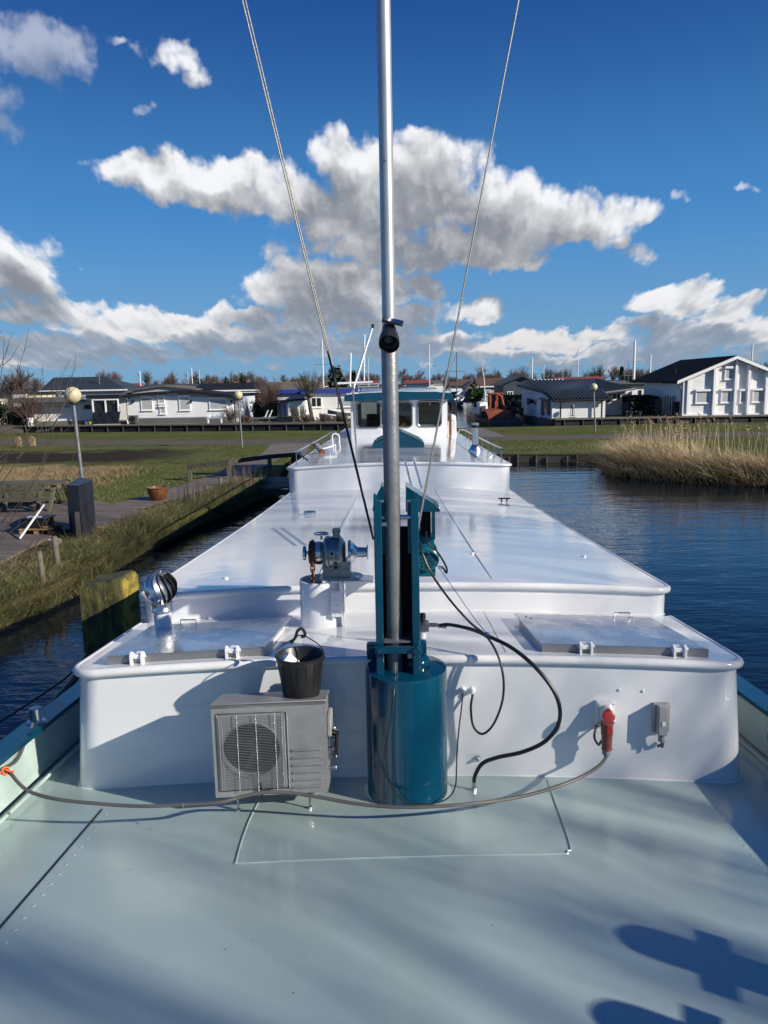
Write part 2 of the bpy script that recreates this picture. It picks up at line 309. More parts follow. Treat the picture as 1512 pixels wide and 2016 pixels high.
# ------------------------------------------------------------------ mesh builder
def origin_of(o):
    v = Vector((0, 0, 0))
    while o is not None: v += o.location; o = o.parent
    return v
class MB:
    def __init__(s): s.bm = bmesh.new()
    def box(s, c, d, rot=None):
        c = Vector(c); m = Matrix.Translation(c) @ (rot.to_4x4() if rot is not None else Matrix.Identity(4)) @ Matrix.Diagonal((d[0], d[1], d[2], 1))
        bmesh.ops.create_cube(s.bm, size=1, matrix=m); return s
    def rng(s, x0, x1, y0, y1, z0, z1): return s.box(((x0+x1)/2, (y0+y1)/2, (z0+z1)/2), (abs(x1-x0), abs(y1-y0), abs(z1-z0)))
    def cyl(s, a, b, r, r2=None, n=16, caps=True):
        a = Vector(a); b = Vector(b); d = b-a; L = d.length
        if L < 1e-6: return s
        m = Matrix.Translation((a+b)/2) @ d.to_track_quat('Z', 'Y').to_matrix().to_4x4()
        bmesh.ops.create_cone(s.bm, cap_ends=caps, segments=n, radius1=r, radius2=r if r2 is None else r2, depth=L, matrix=m); return s
    def lathe(s, prof, base=(0,0,0), axis=(0,0,1), n=24, arc=None):
        base = Vector(base); q = Vector(axis).normalized().to_track_quat('Z', 'Y').to_matrix(); rings = []
        for r, z in prof:
            rings.append([s.bm.verts.new(base + q @ Vector((r*math.cos(2*math.pi*i/n), r*math.sin(2*math.pi*i/n), z))) for i in range(n)])
        for a, b in zip(rings, rings[1:]):
            for i in range(n):
                try: s.bm.faces.new((a[i], a[(i+1) % n], b[(i+1) % n], b[i]))
                except ValueError: pass
        for rg, rv in ((rings[0], True), (rings[-1], False)):
            try: s.bm.faces.new(rg[::-1] if rv else rg)
            except ValueError: pass
        return s
    def sph(s, c, r, n=16, sc=(1,1,1)):
        bmesh.ops.create_uvsphere(s.bm, u_segments=n, v_segments=max(6, n*2//3), radius=r, matrix=Matrix.Translation(c) @ Matrix.Diagonal((sc[0], sc[1], sc[2], 1))); return s
    def poly(s, pts):
        try: s.bm.faces.new([s.bm.verts.new(Vector(p)) for p in pts])
        except ValueError: pass
        return s
    def prism(s, pts, off):
        """closed prism: polygon pts swept by vector off"""
        off = Vector(off); a = [s.bm.verts.new(Vector(p)) for p in pts]; b = [s.bm.verts.new(Vector(p)+off) for p in pts]; n = len(a)
        s.bm.faces.new(a[::-1]); s.bm.faces.new(b)
        for i in range(n): s.bm.faces.new((a[i], a[(i+1) % n], b[(i+1) % n], b[i]))
        return s
    def tube(s, pts, r, n=8, r2=None, closed=False):
        pts = [Vector(p) for p in pts]; N = len(pts); rings = []; up = None
        for i, p in enumerate(pts):
            t = (pts[(i+1) % N] - pts[i-1]) if closed else (pts[min(i+1, N-1)] - pts[max(i-1, 0)])
            t.normalize()
            if up is None: up = Vector((0, 0, 1)) if abs(t.z) < .9 else Vector((0, 1, 0))
            a = t.cross(up).normalized(); up = a.cross(t).normalized()
            rr = r if r2 is None else r + (r2-r)*i/(N-1)
            rings.append([s.bm.verts.new(p + (a*math.cos(2*math.pi*k/n) + up*math.sin(2*math.pi*k/n))*rr) for k in range(n)])
        pr = list(zip(rings, rings[1:])) + ([(rings[-1], rings[0])] if closed else [])
        for a, b in pr:
            for k in range(n): s.bm.faces.new((a[k], a[(k+1) % n], b[(k+1) % n], b[k]))
        if not closed: s.bm.faces.new(rings[0][::-1]); s.bm.faces.new(rings[-1])
        return s
    def grid(s, rows, close=False):
        vs = [[s.bm.verts.new(Vector(p)) for p in r] for r in rows]
        for a, b in zip(vs, vs[1:]):
            for i in range(len(a)-1): s.bm.faces.new((a[i], a[i+1], b[i+1], b[i]))
        return s
    def build(s, name, m, parent=None, smooth=False, bevel=0., seg=2, origin=None):
        me = bpy.data.meshes.new(name)
        bmesh.ops.recalc_face_normals(s.bm, faces=s.bm.faces)
        if parent is not None: og = origin_of(parent)
        elif origin is not None: og = Vector(origin)
        else:
            vs = [v.co for v in s.bm.verts]
            og = Vector(((min(v.x for v in vs)+max(v.x for v in vs))/2, (min(v.y for v in vs)+max(v.y for v in vs))/2, min(v.z for v in vs)))
        bmesh.ops.translate(s.bm, verts=s.bm.verts, vec=-og)
        s.bm.to_mesh(me); s.bm.free()
        me.materials.append(MT[m] if isinstance(m, str) else m)
        o = bpy.data.objects.new(name, me); COL.objects.link(o); o.parent = parent
        if parent is None: o.location = og
        if smooth:
            for p in me.polygons: p.use_smooth = True
            me.set_sharp_from_angle(angle=rad(38))
        if bevel:
            b = o.modifiers.new('bevel', 'BEVEL'); b.width = bevel; b.segments = seg; b.limit_method = 'ANGLE'; b.angle_limit = rad(35)
            for p in me.polygons: p.use_smooth = True
            me.set_sharp_from_angle(angle=rad(50)); b.harden_normals = False
        return o
def tag(o, label, cat, group=None):
    o['label'] = label; o['category'] = cat
    if group: o['group'] = group
    return o
def thing(name, loc, label, cat, group=None):
    o = bpy.data.objects.new(name, None); COL.objects.link(o); o.location = loc; o.empty_display_size = .2
    return tag(o, label, cat, group)
def struct(o): o['kind'] = 'structure'; return o
def dup(root, loc, label, group=None, rotz=None, scale=None):
    r = root.copy(); COL.objects.link(r); r.location = loc; r['label'] = label
    if group: r['group'] = group
    if rotz is not None: r.rotation_euler = (0, 0, rotz)
    if scale is not None: r.scale = scale if hasattr(scale, '__len__') else (scale,)*3
    for ch in list(root.children):
        c = ch.copy(); COL.objects.link(c); c.parent = r
        for gch in list(ch.children):
            d = gch.copy(); COL.objects.link(d); d.parent = c
    return r
def spline(pts, n=10):
    """Catmull-Rom through the points"""
    P = [Vector(p) for p in pts]; P = [P[0]*2-P[1]] + P + [P[-1]*2-P[-2]]; o = []
    for i in range(1, len(P)-2):
        for k in range(n):
            t = k/n; a, b, c, d = P[i-1:i+3]
            o.append(.5*((2*b)+(c-a)*t+(2*a-5*b+4*c-d)*t*t+(3*b-a-3*c+d)*t**3))
    o.append(P[-2]); return o
def rawmesh(name, verts, faces, m, parent=None, loc=(0,0,0), smooth=False):
    me = bpy.data.meshes.new(name); og = (origin_of(parent) if parent is not None else Vector(loc))
    v = np.asarray(verts, dtype=np.float32) - np.array(og, dtype=np.float32); f = np.asarray(faces, dtype=np.int32); k = f.shape[1]
    me.vertices.add(len(v)); me.vertices.foreach_set('co', v.ravel())
    me.loops.add(f.size); me.loops.foreach_set('vertex_index', f.ravel())
    me.polygons.add(len(f)); me.polygons.foreach_set('loop_start', np.arange(len(f), dtype=np.int32)*k); me.polygons.foreach_set('loop_total', np.full(len(f), k, dtype=np.int32))
    me.update(calc_edges=True); me.materials.append(MT[m])
    if smooth: me.polygons.foreach_set('use_smooth', np.ones(len(f), dtype=bool))
    o = bpy.data.objects.new(name, me); COL.objects.link(o); o.parent = parent
    if parent is None: o.location = og
    return o

# ================================================================== SETTING: ground, water, path
GZ, G2 = .35, .5
def slab(polys, name, m, z1, z0=-.8):
    b = MB()
    for p in polys: b.prism([(x, y, z0) for x, y in p], (0, 0, z1-z0 if not isinstance(z1, (list, tuple)) else 0))
    return b
b = MB()
near = [(-300,-80),(-7.6,-80),(-7.0,0),(-6.2,6.),(-5.75,9.2),(-5.55,10.65),(-5.35,11.2),(-5.25,11.9),(-5.25,13.4),(-5.2,15.1),(-4.85,17.9),(-4.4,19.9),(-4.1,21.8),(-3.9,24.5),(-4.2,28.),(-4.6,33.5),
        (-4.,34.),(4.6,32.),(9.3,31.1),(8.9,29.6),(7.7,28.5),(7.7,26.3),(9.2,24.7),(11.2,23.3),(17,21),(40,17),(300,0),(300,51.2),(24,51.2),(9.4,51.2),(-2.7,50.6),(-28,55),(-300,60)]
b.prism([(x, y, -.8) for x, y in near], (0, 0, .8+GZ))
b.prism([(x, y, -.8) for x, y in [(-300,63),(-28,60.3),(-4,56.2),(3.6,56.),(6.0,90),(9.8,140),(11,170),(-300,170)]], (0, 0, .8+G2))
b.prism([(x, y, -.8) for x, y in [(11.3,56.),(300,55.),(300,170),(17,170),(15.9,135),(12.6,84),(10.9,66)]], (0, 0, .8+G2))
b.prism([(x, y, -.8) for x, y in [(-4000,170),(4000,170),(4000,6500),(-4000,6500)]], (0, 0, .8+G2))
struct(b.build('ground', 'ground', origin=(0,0,0)))
b = MB(); b.poly([(-400,-100,0),(400,-100,0),(400,171,0),(-400,171,0)])
struct(b.build('water', 'water', origin=(0,0,0)))
b = MB()   # lane across the strip, and the branch running down to the gangway
lane = [(-60,47.6),(-25,45.6),(-16,42.8),(-7.5,41.2),(-3.8,40.6),(5,41.0),(20,40.6),(60,40.4),(120,40.)]
def ribbon(b, c, wd, z):
    rows = []
    for i, (x, y) in enumerate(c):
        p = Vector(c[max(i-1,0)]); q = Vector(c[min(i+1,len(c)-1)]); d = (q-p).normalized(); n_ = Vector((-d.y, d.x))*wd/2
        rows.append([(x-n_.x, y-n_.y, z), (x+n_.x, y+n_.y, z)])
    b.grid(rows)
ribbon(b, lane, 3.3, GZ+.004)
struct(b.build('path', 'asph', origin=(0,0,0)))
b = MB(); ribbon(b, [(-4.9,32.8),(-5.1,35.5),(-5.5,39.7)], 2.0, GZ+.010)
b.grid([[(4.4,41.9,GZ+.01),(6.0,41.9,GZ+.01)],[(4.2,50.6,GZ+.01),(5.6,50.6,GZ+.01)]])
struct(b.build('path', 'conc', origin=(0,0,0)))
b = MB(); b.poly([(-26,60.6,G2+.004),(-4.4,57.2,G2+.004),(-4.4,66,G2+.004),(-26,70,G2+.004)]); b.poly([(14.8,56.6,G2+.004),(40,56.4,G2+.004),(40,70,G2+.004),(14.8,70,G2+.004)])
struct(b.build('pavement', 'conc', origin=(0,0,0)))

# ================================================================== THE BARGE
BX = .03
HWD = 1.96
def S(y):  return 1.0 + (4.25-y)*(.085 if y < 4.25 else .07) + (max(0, y-4.25)**2)*.0011
def T1(y): return 1.752 - .09*(y-4.25)
def T2(y): return 1.857 - .062*(y-5.5) + .0018*(y-5.5)**2
def T3(y): return 1.93 - .022*(y-13.6) + .0005*(y-13.6)**2
def cam(x): return -.070*(x/1.93)**2
barge = thing('barge', (BX, 14, 0), 'long white barge with pale green foredeck, stepped white cabins and a teal mast housing', 'barge')
def hullw(y):
    if y < 3: return 2.37*math.sqrt(max(0, 1-((3-y)/7.2)**2.2))
    if y > 26: return 2.37*math.sqrt(max(.0, 1-((y-26)/6.5)**2*.75))
    return 2.37
ys = [-4.1+ i*.35 for i in range(20)] + [3+ i*1.0 for i in range(30)]
b = MB()
for sx in (-1, 1):
    rows = [[(BX+sx*(hullw(y)), y, S(min(y,28))+.20), (BX+sx*(hullw(y)+.03), y, S(min(y,28))-.1), (BX+sx*(hullw(y)*.98), y, .1), (BX+sx*hullw(y)*.93, y, -.5)] for y in ys]
    b.grid(rows)
b.grid([[(BX-hullw(32)*1., 32, 1.6),(BX+hullw(32), 32, 1.6)],[(BX-hullw(32)*.93,32,-.5),(BX+hullw(32)*.93,32,-.5)]])
b.build('hull', 'hull', barge, smooth=True)
b = MB(); b.grid([[(BX+k/10*(hullw(y)-.03), y, S(min(y,28))+cam(k/10*hullw(y))) for k in range(-10, 11)] for y in ys])
b.build('deck', 'deck', barge, smooth=True)
for sx in (-1, 1):       # bulwark: pale green inner face, teal rail on top
    b = MB(); b.grid([[(BX+sx*(hullw(y)-.045), y, S(y)-.09), (BX+sx*(hullw(y)-.02), y, S(y)+.215)] for y in ys if y < 27])
    for y in [0.2, 1.2, 2.2, 3.2, 5.2, 7.2, 9.2, 11.2]:
        b.prism([(BX+sx*(hullw(y)-.04), y, S(y)-.08), (BX+sx*(hullw(y)-.13), y, S(y)-.08), (BX+sx*(hullw(y)-.03), y, S(y)+.19)], (0, .012, 0))
    bw = b.build('bulwark', 'mint', barge)
    b = MB(); cap = [[(BX+sx*(hullw(y)-.10), y, S(y)+.215), (BX+sx*(hullw(y)-.10), y, S(y)+.245), (BX+sx*(hullw(y)+.05), y, S(y)+.245), (BX+sx*(hullw(y)+.05), y, S(y)+.20)] for y in ys if y < 27]
    b.grid(cap); b.build('rail_cap', 'teal', bw, smooth=True)
    b = MB(); b.tube([(BX+sx*(hullw(y)-.14), y, S(y)-.055) for y in ys if y < 27], .012, 6); b.build('foot_weld', 'mint', bw, smooth=True)
    b = MB()
    for y in ((3.72,) if sx < 0 else (4.62,)): b.lathe([(.0, 0), (.055, .0), (.055, .006), (0, .006)], (BX+sx*(hullw(y)-.044), y, S(y)+.05), (-sx, 0, -.03), 16)
    b.build('freeing_port', 'void', bw)
# deck seams and rivets
def dk(x, y, h=0.): return Vector((x, y, S(y)+cam(x-BX)+h))
b = MB()
for pts in ([(-.80,4.02),(-.815,3.7),(-.80,3.36),(-.77,3.32),(-.5,3.325),(.1,3.345),(.72,3.37),(.79,3.40),(.82,3.5),(.85,4.2)],):
    b.tube([dk(p.x, p.y, .0015) for p in spline([(q[0], q[1], 0) for q in pts], 8)], .0045, 6)
b.build('weld_bead', 'deck', barge, smooth=True)
b = MB()
pL = [(-1.69,3.97),(-1.70,3.4),(-1.712,2.9),(-1.72,2.2),(-1.73,1.2)]
for (x0, y0), (x1, y1) in zip(pL, pL[1:]):
    b.poly([dk(x0-.006,y0,.003), dk(x0+.006,y0,.003), dk(x1+.006,y1,.003), dk(x1-.006,y1,.003)])
b.build('plate_seam', 'hull', barge)
b = MB()
for i in range(26):
    y = 3.9-i*.085; b.sph(dk(-1.64+rnd.uniform(-.004,.004), y, -.003), .011, 10, (1.2, 1, .35))
for i in range(26):
    y = 4.1-i*.085; b.sph(dk(1.72-(4.1-y)*.05+rnd.uniform(-.004,.004), y, -.003), .011, 10, (1.2, 1, .35))
b.build('rivet_row', 'deck', barge, smooth=True)
b = MB()
for i in range(34):
    x = rnd.uniform(-1.5, 1.7); y = rnd.uniform(1.9, 3.9); p = dk(x, y, .001); q = rnd.uniform(.0015, .004)
    b.prism([(p.x, p.y, p.z), (p.x+q, p.y+q*.3, p.z), (p.x+q*.6, p.y+q*1.6, p.z)], (0, 0, .001))
b.build('grit', 'void', barge)

def cabin(y0, y1, top, base, w, rc=.16, name='cabin', bulge=0., rear=True, flare=1.):
    """steel trunk cabin: rounded front corners, half-round lip round the roof edge, cambered roof"""
    def fy(x): return y0 - bulge*(x/w)**2
    out = []
    n = 10
    out += [(-w, y) for y in np.linspace(y1, y0+rc, 14)]
    out += [(-w+rc-rc*math.cos(a), y0+rc-rc*math.sin(a)) for a in np.linspace(0, math.pi/2, n)][1:]
    out += [(x, y0) for x in np.linspace(-w+rc, w-rc, 16)][1:-1]
    out += [(w-rc+rc*math.sin(a), y0+rc-rc*math.cos(a)) for a in np.linspace(0, math.pi/2, n)]
    out += [(w, y) for y in np.linspace(y0+rc, y1, 14)][1:]
    out = [(x, y-bulge*(x/w)**2*max(0, 1-(y-y0)/.8)) for x, y in out]
    root = MB()
    root.grid([[(BX+x*flare, y, base(y)+cam(x*flare)-.03) for x, y in out], [(BX+x, y, top(y)+cam(x)-.01) for x, y in out]])
    if rear: root.grid([[(BX+x, y1, base(y1)-.1) for x in (-w, 0, w)], [(BX+x, y1, top(y1)+cam(x)-.012) for x in (-w, 0, w)]])
    o = root.build(name, 'white', barge, smooth=True)
    r = MB(); rows = []
    yy = [y0-bulge+.0]+[y0-bulge+ (rc+bulge)*k/8 for k in range(1, 9)]+list(np.linspace(y0+rc, y1, max(6, int((y1-y0)*2)))[1:])
    def hw(y):
        lo, hi = 0, w
        for _ in range(24):
            mid = (lo+hi)/2; yf = y0 - bulge*(mid/w)**2 + (rc-math.sqrt(max(0, rc*rc-(mid-w+rc)**2)) if mid > w-rc else 0)
            if yf <= y: lo = mid
            else: hi = mid
        return (lo+hi)/2
    # roof built as columns from the front edge backwards, so that it follows the front outline
    cols = []
    for k in range(-24, 25):
        x = w*math.sin(k/24*math.pi/2) if abs(k) > 0 else 0.
        x = max(-w+.001, min(w-.001, x)); ax = abs(x)
        yf = y0 - bulge*(ax/w)**2 + (rc-math.sqrt(max(0, rc*rc-(ax-w+rc)**2)) if ax > w-rc else 0)
        cols.append([(BX+x, y, top(y)+cam(x)) for y in [yf+(y1-yf)*(t**1.0) for t in np.linspace(0, 1, max(8, int((y1-y0)*2)))]])
    r.grid(cols); r.build('roof', 'white', o, smooth=True)
    l = MB(); l.tube([(BX+x*(1+.012/w), y-.012 if abs(x) < w-.001 else y, top(y)+cam(x)-.022) for x, y in out], .027, 10)
    l.build('roof_lip', 'lip', o, smooth=True)
    l = MB(); l.tube([(BX+x*flare, y-.002, base(y)+cam(x*flare)+.001) for x, y in out[13:-13]], .006, 6); l.build('foot_weld', 'lip', o, smooth=True)
    return o
trunk = cabin(4.25, 5.52, T1, S, HWD, .17, 'fore_cabin', bulge=.0, flare=1.034)
cab2 = cabin(5.5, 13.66, T2, lambda y: (T1(y) if y < 6 else S(y)), HWD+.0, .14, 'main_cabin')
cab3 = cabin(13.6, 30., T3, lambda y: T2(min(y,14)) if y < 14.1 else S(y), HWD+.03, .2, 'aft_cabin')
# roof seams on the main cabin
def r2(x, y, h=0.): return Vector((x, y, T2(y)+cam(x-BX)+h))
def r1(x, y, h=0.): return Vector((x, y, T1(y)+cam(x-BX)+h))
def r3(x, y, h=0.): return Vector((x, y, T3(y)+cam(x-BX)+h))
b = MB(); b.tube([r2(.70, 5.6), r2(.68, 9), r2(.65, 13.5)], .004, 5); b.tube([r2(-.62, 5.6), r2(-.62, 13.5)], .004, 5); b.build('roof_seam', 'lip', cab2, smooth=True)
b = MB(); b.tube([r1(.62, 4.3), r1(.62, 5.45)], .004, 5); b.tube([r1(-1.0, 4.3), r1(-1.0, 5.45)], .004, 5); b.build('roof_seam', 'lip', trunk, smooth=True)
b = MB(); b.lathe([(.0,0),(.085,0),(.085,.035),(.07,.045),(0,.045)], r2(-1.20, 10.3), n=24); vt = b.build('deck_filler', 'steel', cab2, smooth=True)
b = MB(); p = r2(1.62, 11.6)
b.rng(p.x-.09, p.x+.09, p.y-.02, p.y+.02, p.z+.04, p.z+.06); b.cyl(p+Vector((-.04,0,0)), p+Vector((-.04,0,.045)), .012); b.cyl(p+Vector((.04,0,0)), p+Vector((.04,0,.045)), .012)
b.build('cleat', 'blackp', cab2, bevel=.006)
b = MB(); p = Vector((BX-HWD+.05, 12.9, T2(12.9)+.0)); 
for k in range(2): b.cyl(p+Vector((.1,k*.12,0)), p+Vector((.1,k*.12,.06)), .012)
b.build('cleat', 'steel', cab2)
for (px, py) in ((445,1142),(1150,1085),(930,1088)):
    p = Z(px, py, T2(6.6)-.01); y_ = p.y; b = MB(); b.lathe([(0,0),(.02,0),(.018,.012),(0,.014)], r2(p.x, y_), n=12); b.build('deck_stud', 'lip', cab2, smooth=True)

# ---- aluminium hatches on the fore cabin roof
def hatch(corners, hinges, handle, dots):
    P_ = [Vector(c) for c in corners]; h = .05
    b = MB(); cq_ = sum(P_, Vector())/4+Vector((0,0,.057)); lo = [b.bm.verts.new(p+Vector((0,0,.028))) for p in P_]; hi = [b.bm.verts.new(p+Vector((0,0,.045))) for p in P_]; ap_ = b.bm.verts.new(cq_)
    b.bm.faces.new(lo[::-1])
    for i in range(4): b.bm.faces.new((lo[i], lo[(i+1)%4], hi[(i+1)%4], hi[i])); b.bm.faces.new((hi[i], hi[(i+1)%4], ap_))
    o = b.build('hatch', 'alum', barge)
    b = MB(); c = sum(P_, Vector())/4
    b.prism([p+(c-p)*.06+Vector((0,0,-.004)) for p in P_], (0, 0, .031)); b.build('coaming', 'lip', o)
    b = MB(); d = (P_[1]-P_[0]); n = Vector((0,-1,0))
    b.prism([P_[0]+Vector((0,-.002,-.012)), P_[1]+Vector((0,-.002,-.012)), P_[1]+Vector((0,-.002,.044)), P_[0]+Vector((0,-.002,.044))], (0,-.006,0)); b.build('front_edge', 'galv', o)
    for t in hinges:
        p = P_[0]+d*t; b = MB()
        for s_ in (-.032, .032):
            b.prism([p+Vector((s_-.006,-.042,-.02)), p+Vector((s_-.006,.01,-.02)), p+Vector((s_-.006,.01,.055)), p+Vector((s_-.006,-.022,.072)), p+Vector((s_-.006,-.042,.05))], (.012, 0, 0))
        b.cyl(p+Vector((-.045,-.02,.045)), p+Vector((.05,-.02,.045)), .009, n=10); b.rng(p.x-.02, p.x+.02, p.y-.03, p.y+.05, p.z+.03, p.z+.05)
        b.build('hinge', 'lip', o)
    if handle:
        p = P_[3]+(P_[2]-P_[3])*handle + Vector((0,-.05,.046)); b = MB(); b.tube([p+Vector((-.055,0,0)), p+Vector((-.052,0,.038)), p+Vector((.052,0,.038)), p+Vector((.055,0,0))], .005, 8)
        b.rng(p.x-.075, p.x-.04, p.y-.008, p.y+.008, p.z, p.z+.006); b.rng(p.x+.04, p.x+.075, p.y-.008, p.y+.008, p.z, p.z+.006); b.build('handle', 'steel', o, smooth=True)
    b = MB()
    for fx, fy_ in dots:
        p = P_[0]+(P_[1]-P_[0])*fx; p = p+(P_[3]-P_[0])*fy_+Vector((0,0,.047)); b.cyl(p, p+Vector((0,0,.003)), .007, n=10)
    if dots: b.build('bolt', 'blackp', o)
    # folded cross creases stiffening the sheet
    return o
zt = lambda x, y, h=.006: Vector((x, y, T1(y)+cam(x-BX)+h))
hL = hatch([zt(-1.74, 4.33), zt(-.80, 4.335), zt(-.76, 5.16), zt(-1.74, 5.16)], (.20, .80), .28, ())
hR = hatch([zt(.83, 4.33), zt(1.80, 4.33), zt(1.74, 5.19), zt(.80, 5.19)], (.26, .82), .78, ((.06,.86),(.085,.80)))

# ---- drum, mast housing, mast
DY = 4.06
b = MB(); b.lathe([(.232,0),(.232,.012),(.226,.02),(.226,.745),(.222,.758),(.19,.762),(.0,.764)], (BX+.0, DY, dk(BX, DY).z-.02), n=64)
drum = b.build('mast_drum', 'teal', barge, smooth=True)
b = MB(); b.lathe([(.245,0),(.245,.008),(.23,.014)], (BX, DY, dk(BX, DY).z-.004), n=64); b.build('foot_weld', 'mint', drum, smooth=True)
ZT = dk(BX, DY).z+.742
ML = -.030
b = MB(); b.lathe([(.0,-.0),(.085,0),(.085,.03),(.06,.05),(0,.05)], (.085, 4.10, ZT), n=20)
b.rng(.09,.15,4.16,4.22,ZT,ZT+.10); b.build('drum_bracket', 'teal', drum, bevel=.006)
b = MB(); b.rng(-.19,-.13,4.16,4.22,ZT,ZT+.09); b.build('drum_bracket', 'teal', drum, bevel=.006)
b = MB()   # two channel cheeks
for s_, x0, x1 in ((-1, -.128, -.086), (1, .066, .108)):
    b.prism([(x0, 3.93, ZT-.05), (x0, 4.20, ZT-.0), (x0, 4.20, 2.55), (x0, 4.14, 2.71), (x0, 4.02, 2.73), (x0, 3.975, 2.69)], (.012 if s_ < 0 else x1-x0, 0, 0)) if s_ < 0 else b.prism([(x1-.012, 3.93, ZT-.05), (x1-.012, 4.20, ZT), (x1-.012, 4.20, 2.55), (x1-.012, 4.14, 2.71), (x1-.012, 4.02, 2.73), (x1-.012, 3.975, 2.69)], (.012, 0, 0))
    b.prism([(x0+.0005, 3.929, ZT-.06), (x1-.0005, 3.929, ZT-.06), (x1-.0005, 3.974, 2.70), (x0+.0005, 3.974, 2.70)], (0, .014, 0))
tab = b.build('mast_housing', 'teal', barge, bevel=.004)
b = MB(); b.rng(-.114, .094, 4.186, 4.199, ZT, 2.52); b.build('back_plate', 'void', tab)  # near-black colour stands in for the shade inside the housing
b = MB(); b.rng(-.134, .116, 3.905, 3.925, ZT+.125, ZT+.165); b.cyl((.088,3.925,ZT+.145),(.088,3.885,ZT+.145),.022); b.cyl((-.112,3.925,ZT+.145),(-.112,3.892,ZT+.145),.014)
b.build('cross_bar', 'teal', tab, bevel=.004)
b = MB(); b.rng(-.084, .062, 3.95, 4.1, ZT+.172, ZT+.182); b.build('foot_plate', 'galv', tab)
b = MB(); b.rng(-.10,-.03, 3.99, 4.01, 2.56, 2.58); b.cyl((-.128,4.03,2.60),(.108,4.03,2.60),.013); b.build('pivot_pin', 'steel', tab)
b = MB(); b.rng(-.105,-.068,4.03,4.12,2.40,2.68); b.rng(.05,.085,4.03,4.12,2.40,2.68); b.build('side_cheek', 'teal2', tab, bevel=.004)
b = MB(); b.rng(.04,.064,3.96,4.0,ZT+.08,ZT+.12); b.build('latch', 'cast', tab)
# triangular guard and gearbox behind the housing
b = MB(); gy0 = 4.62
def gp(px, py): return D(px, py, gy0)
b.prism([gp(799,957), gp(799,1008), gp(866,1008), gp(866,1000)], (0, .24, 0))
gd = b.build('winch_guard', 'teal', barge, bevel=.003)
b = MB(); b.prism([gp(733,1006), gp(736,985), gp(750,958), gp(757,958), gp(757,1006)], (0, .2, 0)); b.build('guard_cheek', 'teal', gd, bevel=.003)
b = MB(); a_ = gp(851,1008); c_ = gp(857,1062); b.rng(a_.x, c_.x, gy0, gy0+.2, c_.z, a_.z); b.build('guard_leg', 'teal', gd)
b = MB(); a_ = gp(828,1012); c_ = gp(850,1062); b.rng(a_.x, c_.x, gy0+.12, gy0+.2, c_.z, a_.z); b.build('guard_backplate', 'void', gd)
b = MB()   # horizontal motor seen end on
mc = D(840, 1102, 4.60); mc = Vector((mc.x, 4.60, mc.z))
b.lathe([(.0,0),(.066,0),(.076,.008),(.078,.02),(.070,.10),(.066,.105),(.066,.30),(.05,.32),(0,.32)], mc, (0, 1, 0), 32)
for k in range(36):
    a = 2*math.pi*k/36; b.box(mc+Vector((.070*math.cos(a), .2, .070*math.sin(a))), (.004, .17, .016), Matrix.Rotation(-a+math.pi/2, 3, 'Y'))
b.rng(mc.x-.03, mc.x+.05, mc.y+.06, mc.y+.2, mc.z+.07, mc.z+.13)
mot = b.build('winch_motor', 'teal2', barge, smooth=True)
b = MB()
for r_, n_ in ((.018, 6), (.034, 9), (.050, 12)):
    for k in range(n_):
        a = 2*math.pi*k/n_+r_*30; b.cyl(mc+Vector((r_*math.cos(a), -.0025, r_*math.sin(a))), mc+Vector((r_*math.cos(a), .001, r_*math.sin(a))), .006, n=8)
b.build('fan_grille_holes', 'void', mot)
b = MB(); b.rng(mc.x-.08, mc.x+.055, mc.y+.03, mc.y+.28, mc.z-.115, mc.z-.065); b.build('motor_foot', 'teal2', mot, bevel=.006)
b = MB(); b.sph(mc+Vector((-.02,.2,.10)), .062, 20); b.build('gearbox', 'teal2', mot, smooth=True)
b = MB(); b.cyl(mc+Vector((.075,.02,-.055)), mc+Vector((.1,.02,-.055)), .012); b.build('cable_gland', 'wplast', mot)
# mast: thick lower tube, thinner upper tube
b = MB(); b.lathe([(.040,0),(.0425,.004),(.0425,1.79),(.040,1.80),(0,1.80)], (ML, 4.02, 1.735), n=32); mast = b.build('mast', 'galv', barge, smooth=True)
MAX = D(750, 0, 4.02).x
b = MB(); b.lathe([(.0345,0),(.0345,1.5),(.033,4.0),(.0,4.0)], (ML, 4.02, 3.53), n=32); b.cyl((ML+.0,3.985,4.38),(ML,3.98,4.38),.006,n=10); b.build('mast_extension', 'mastalu', mast, smooth=True)
b = MB(); b.cyl((-1.75,4.02,7.3),(1.6,4.02,7.3),.025); b.build('spreader', 'alum', mast, smooth=True)
b = MB(); b.tube([D(778,1326,3.93), D(778,1322,3.93)+Vector((0,0,.05))], .004); b.build('end_cap', 'galv', mast)
# stays, from the housing up to the spreader
def stay(p0, p1, nm='stay', r=.0042, m='rope'):
    b = MB(); a = Vector(p0); c = Vector(p1); e = a+(c-a)*1.75; pts = [a, c, e]; b.tube(pts, r, 8); return b.build(nm, m, mast, smooth=True)
stay(D(735,1062,4.15), D(477,0,4.05)); stay(D(731,1040,4.17), D(483,0,4.07), r=.0036)
b = MB(); b.tube([D(735,1062,4.147), D(645,690,4.10)], .0058, 8); b.build('stay_sleeve', 'black', mast, smooth=True)
stay(D(820,1052,4.15), D(1021,0,4.05))
b = MB(); b.tube([D(822,1052,4.20), D(1021,0,4.062)], .003, 6); b.build('stay', 'wire', mast, smooth=True)
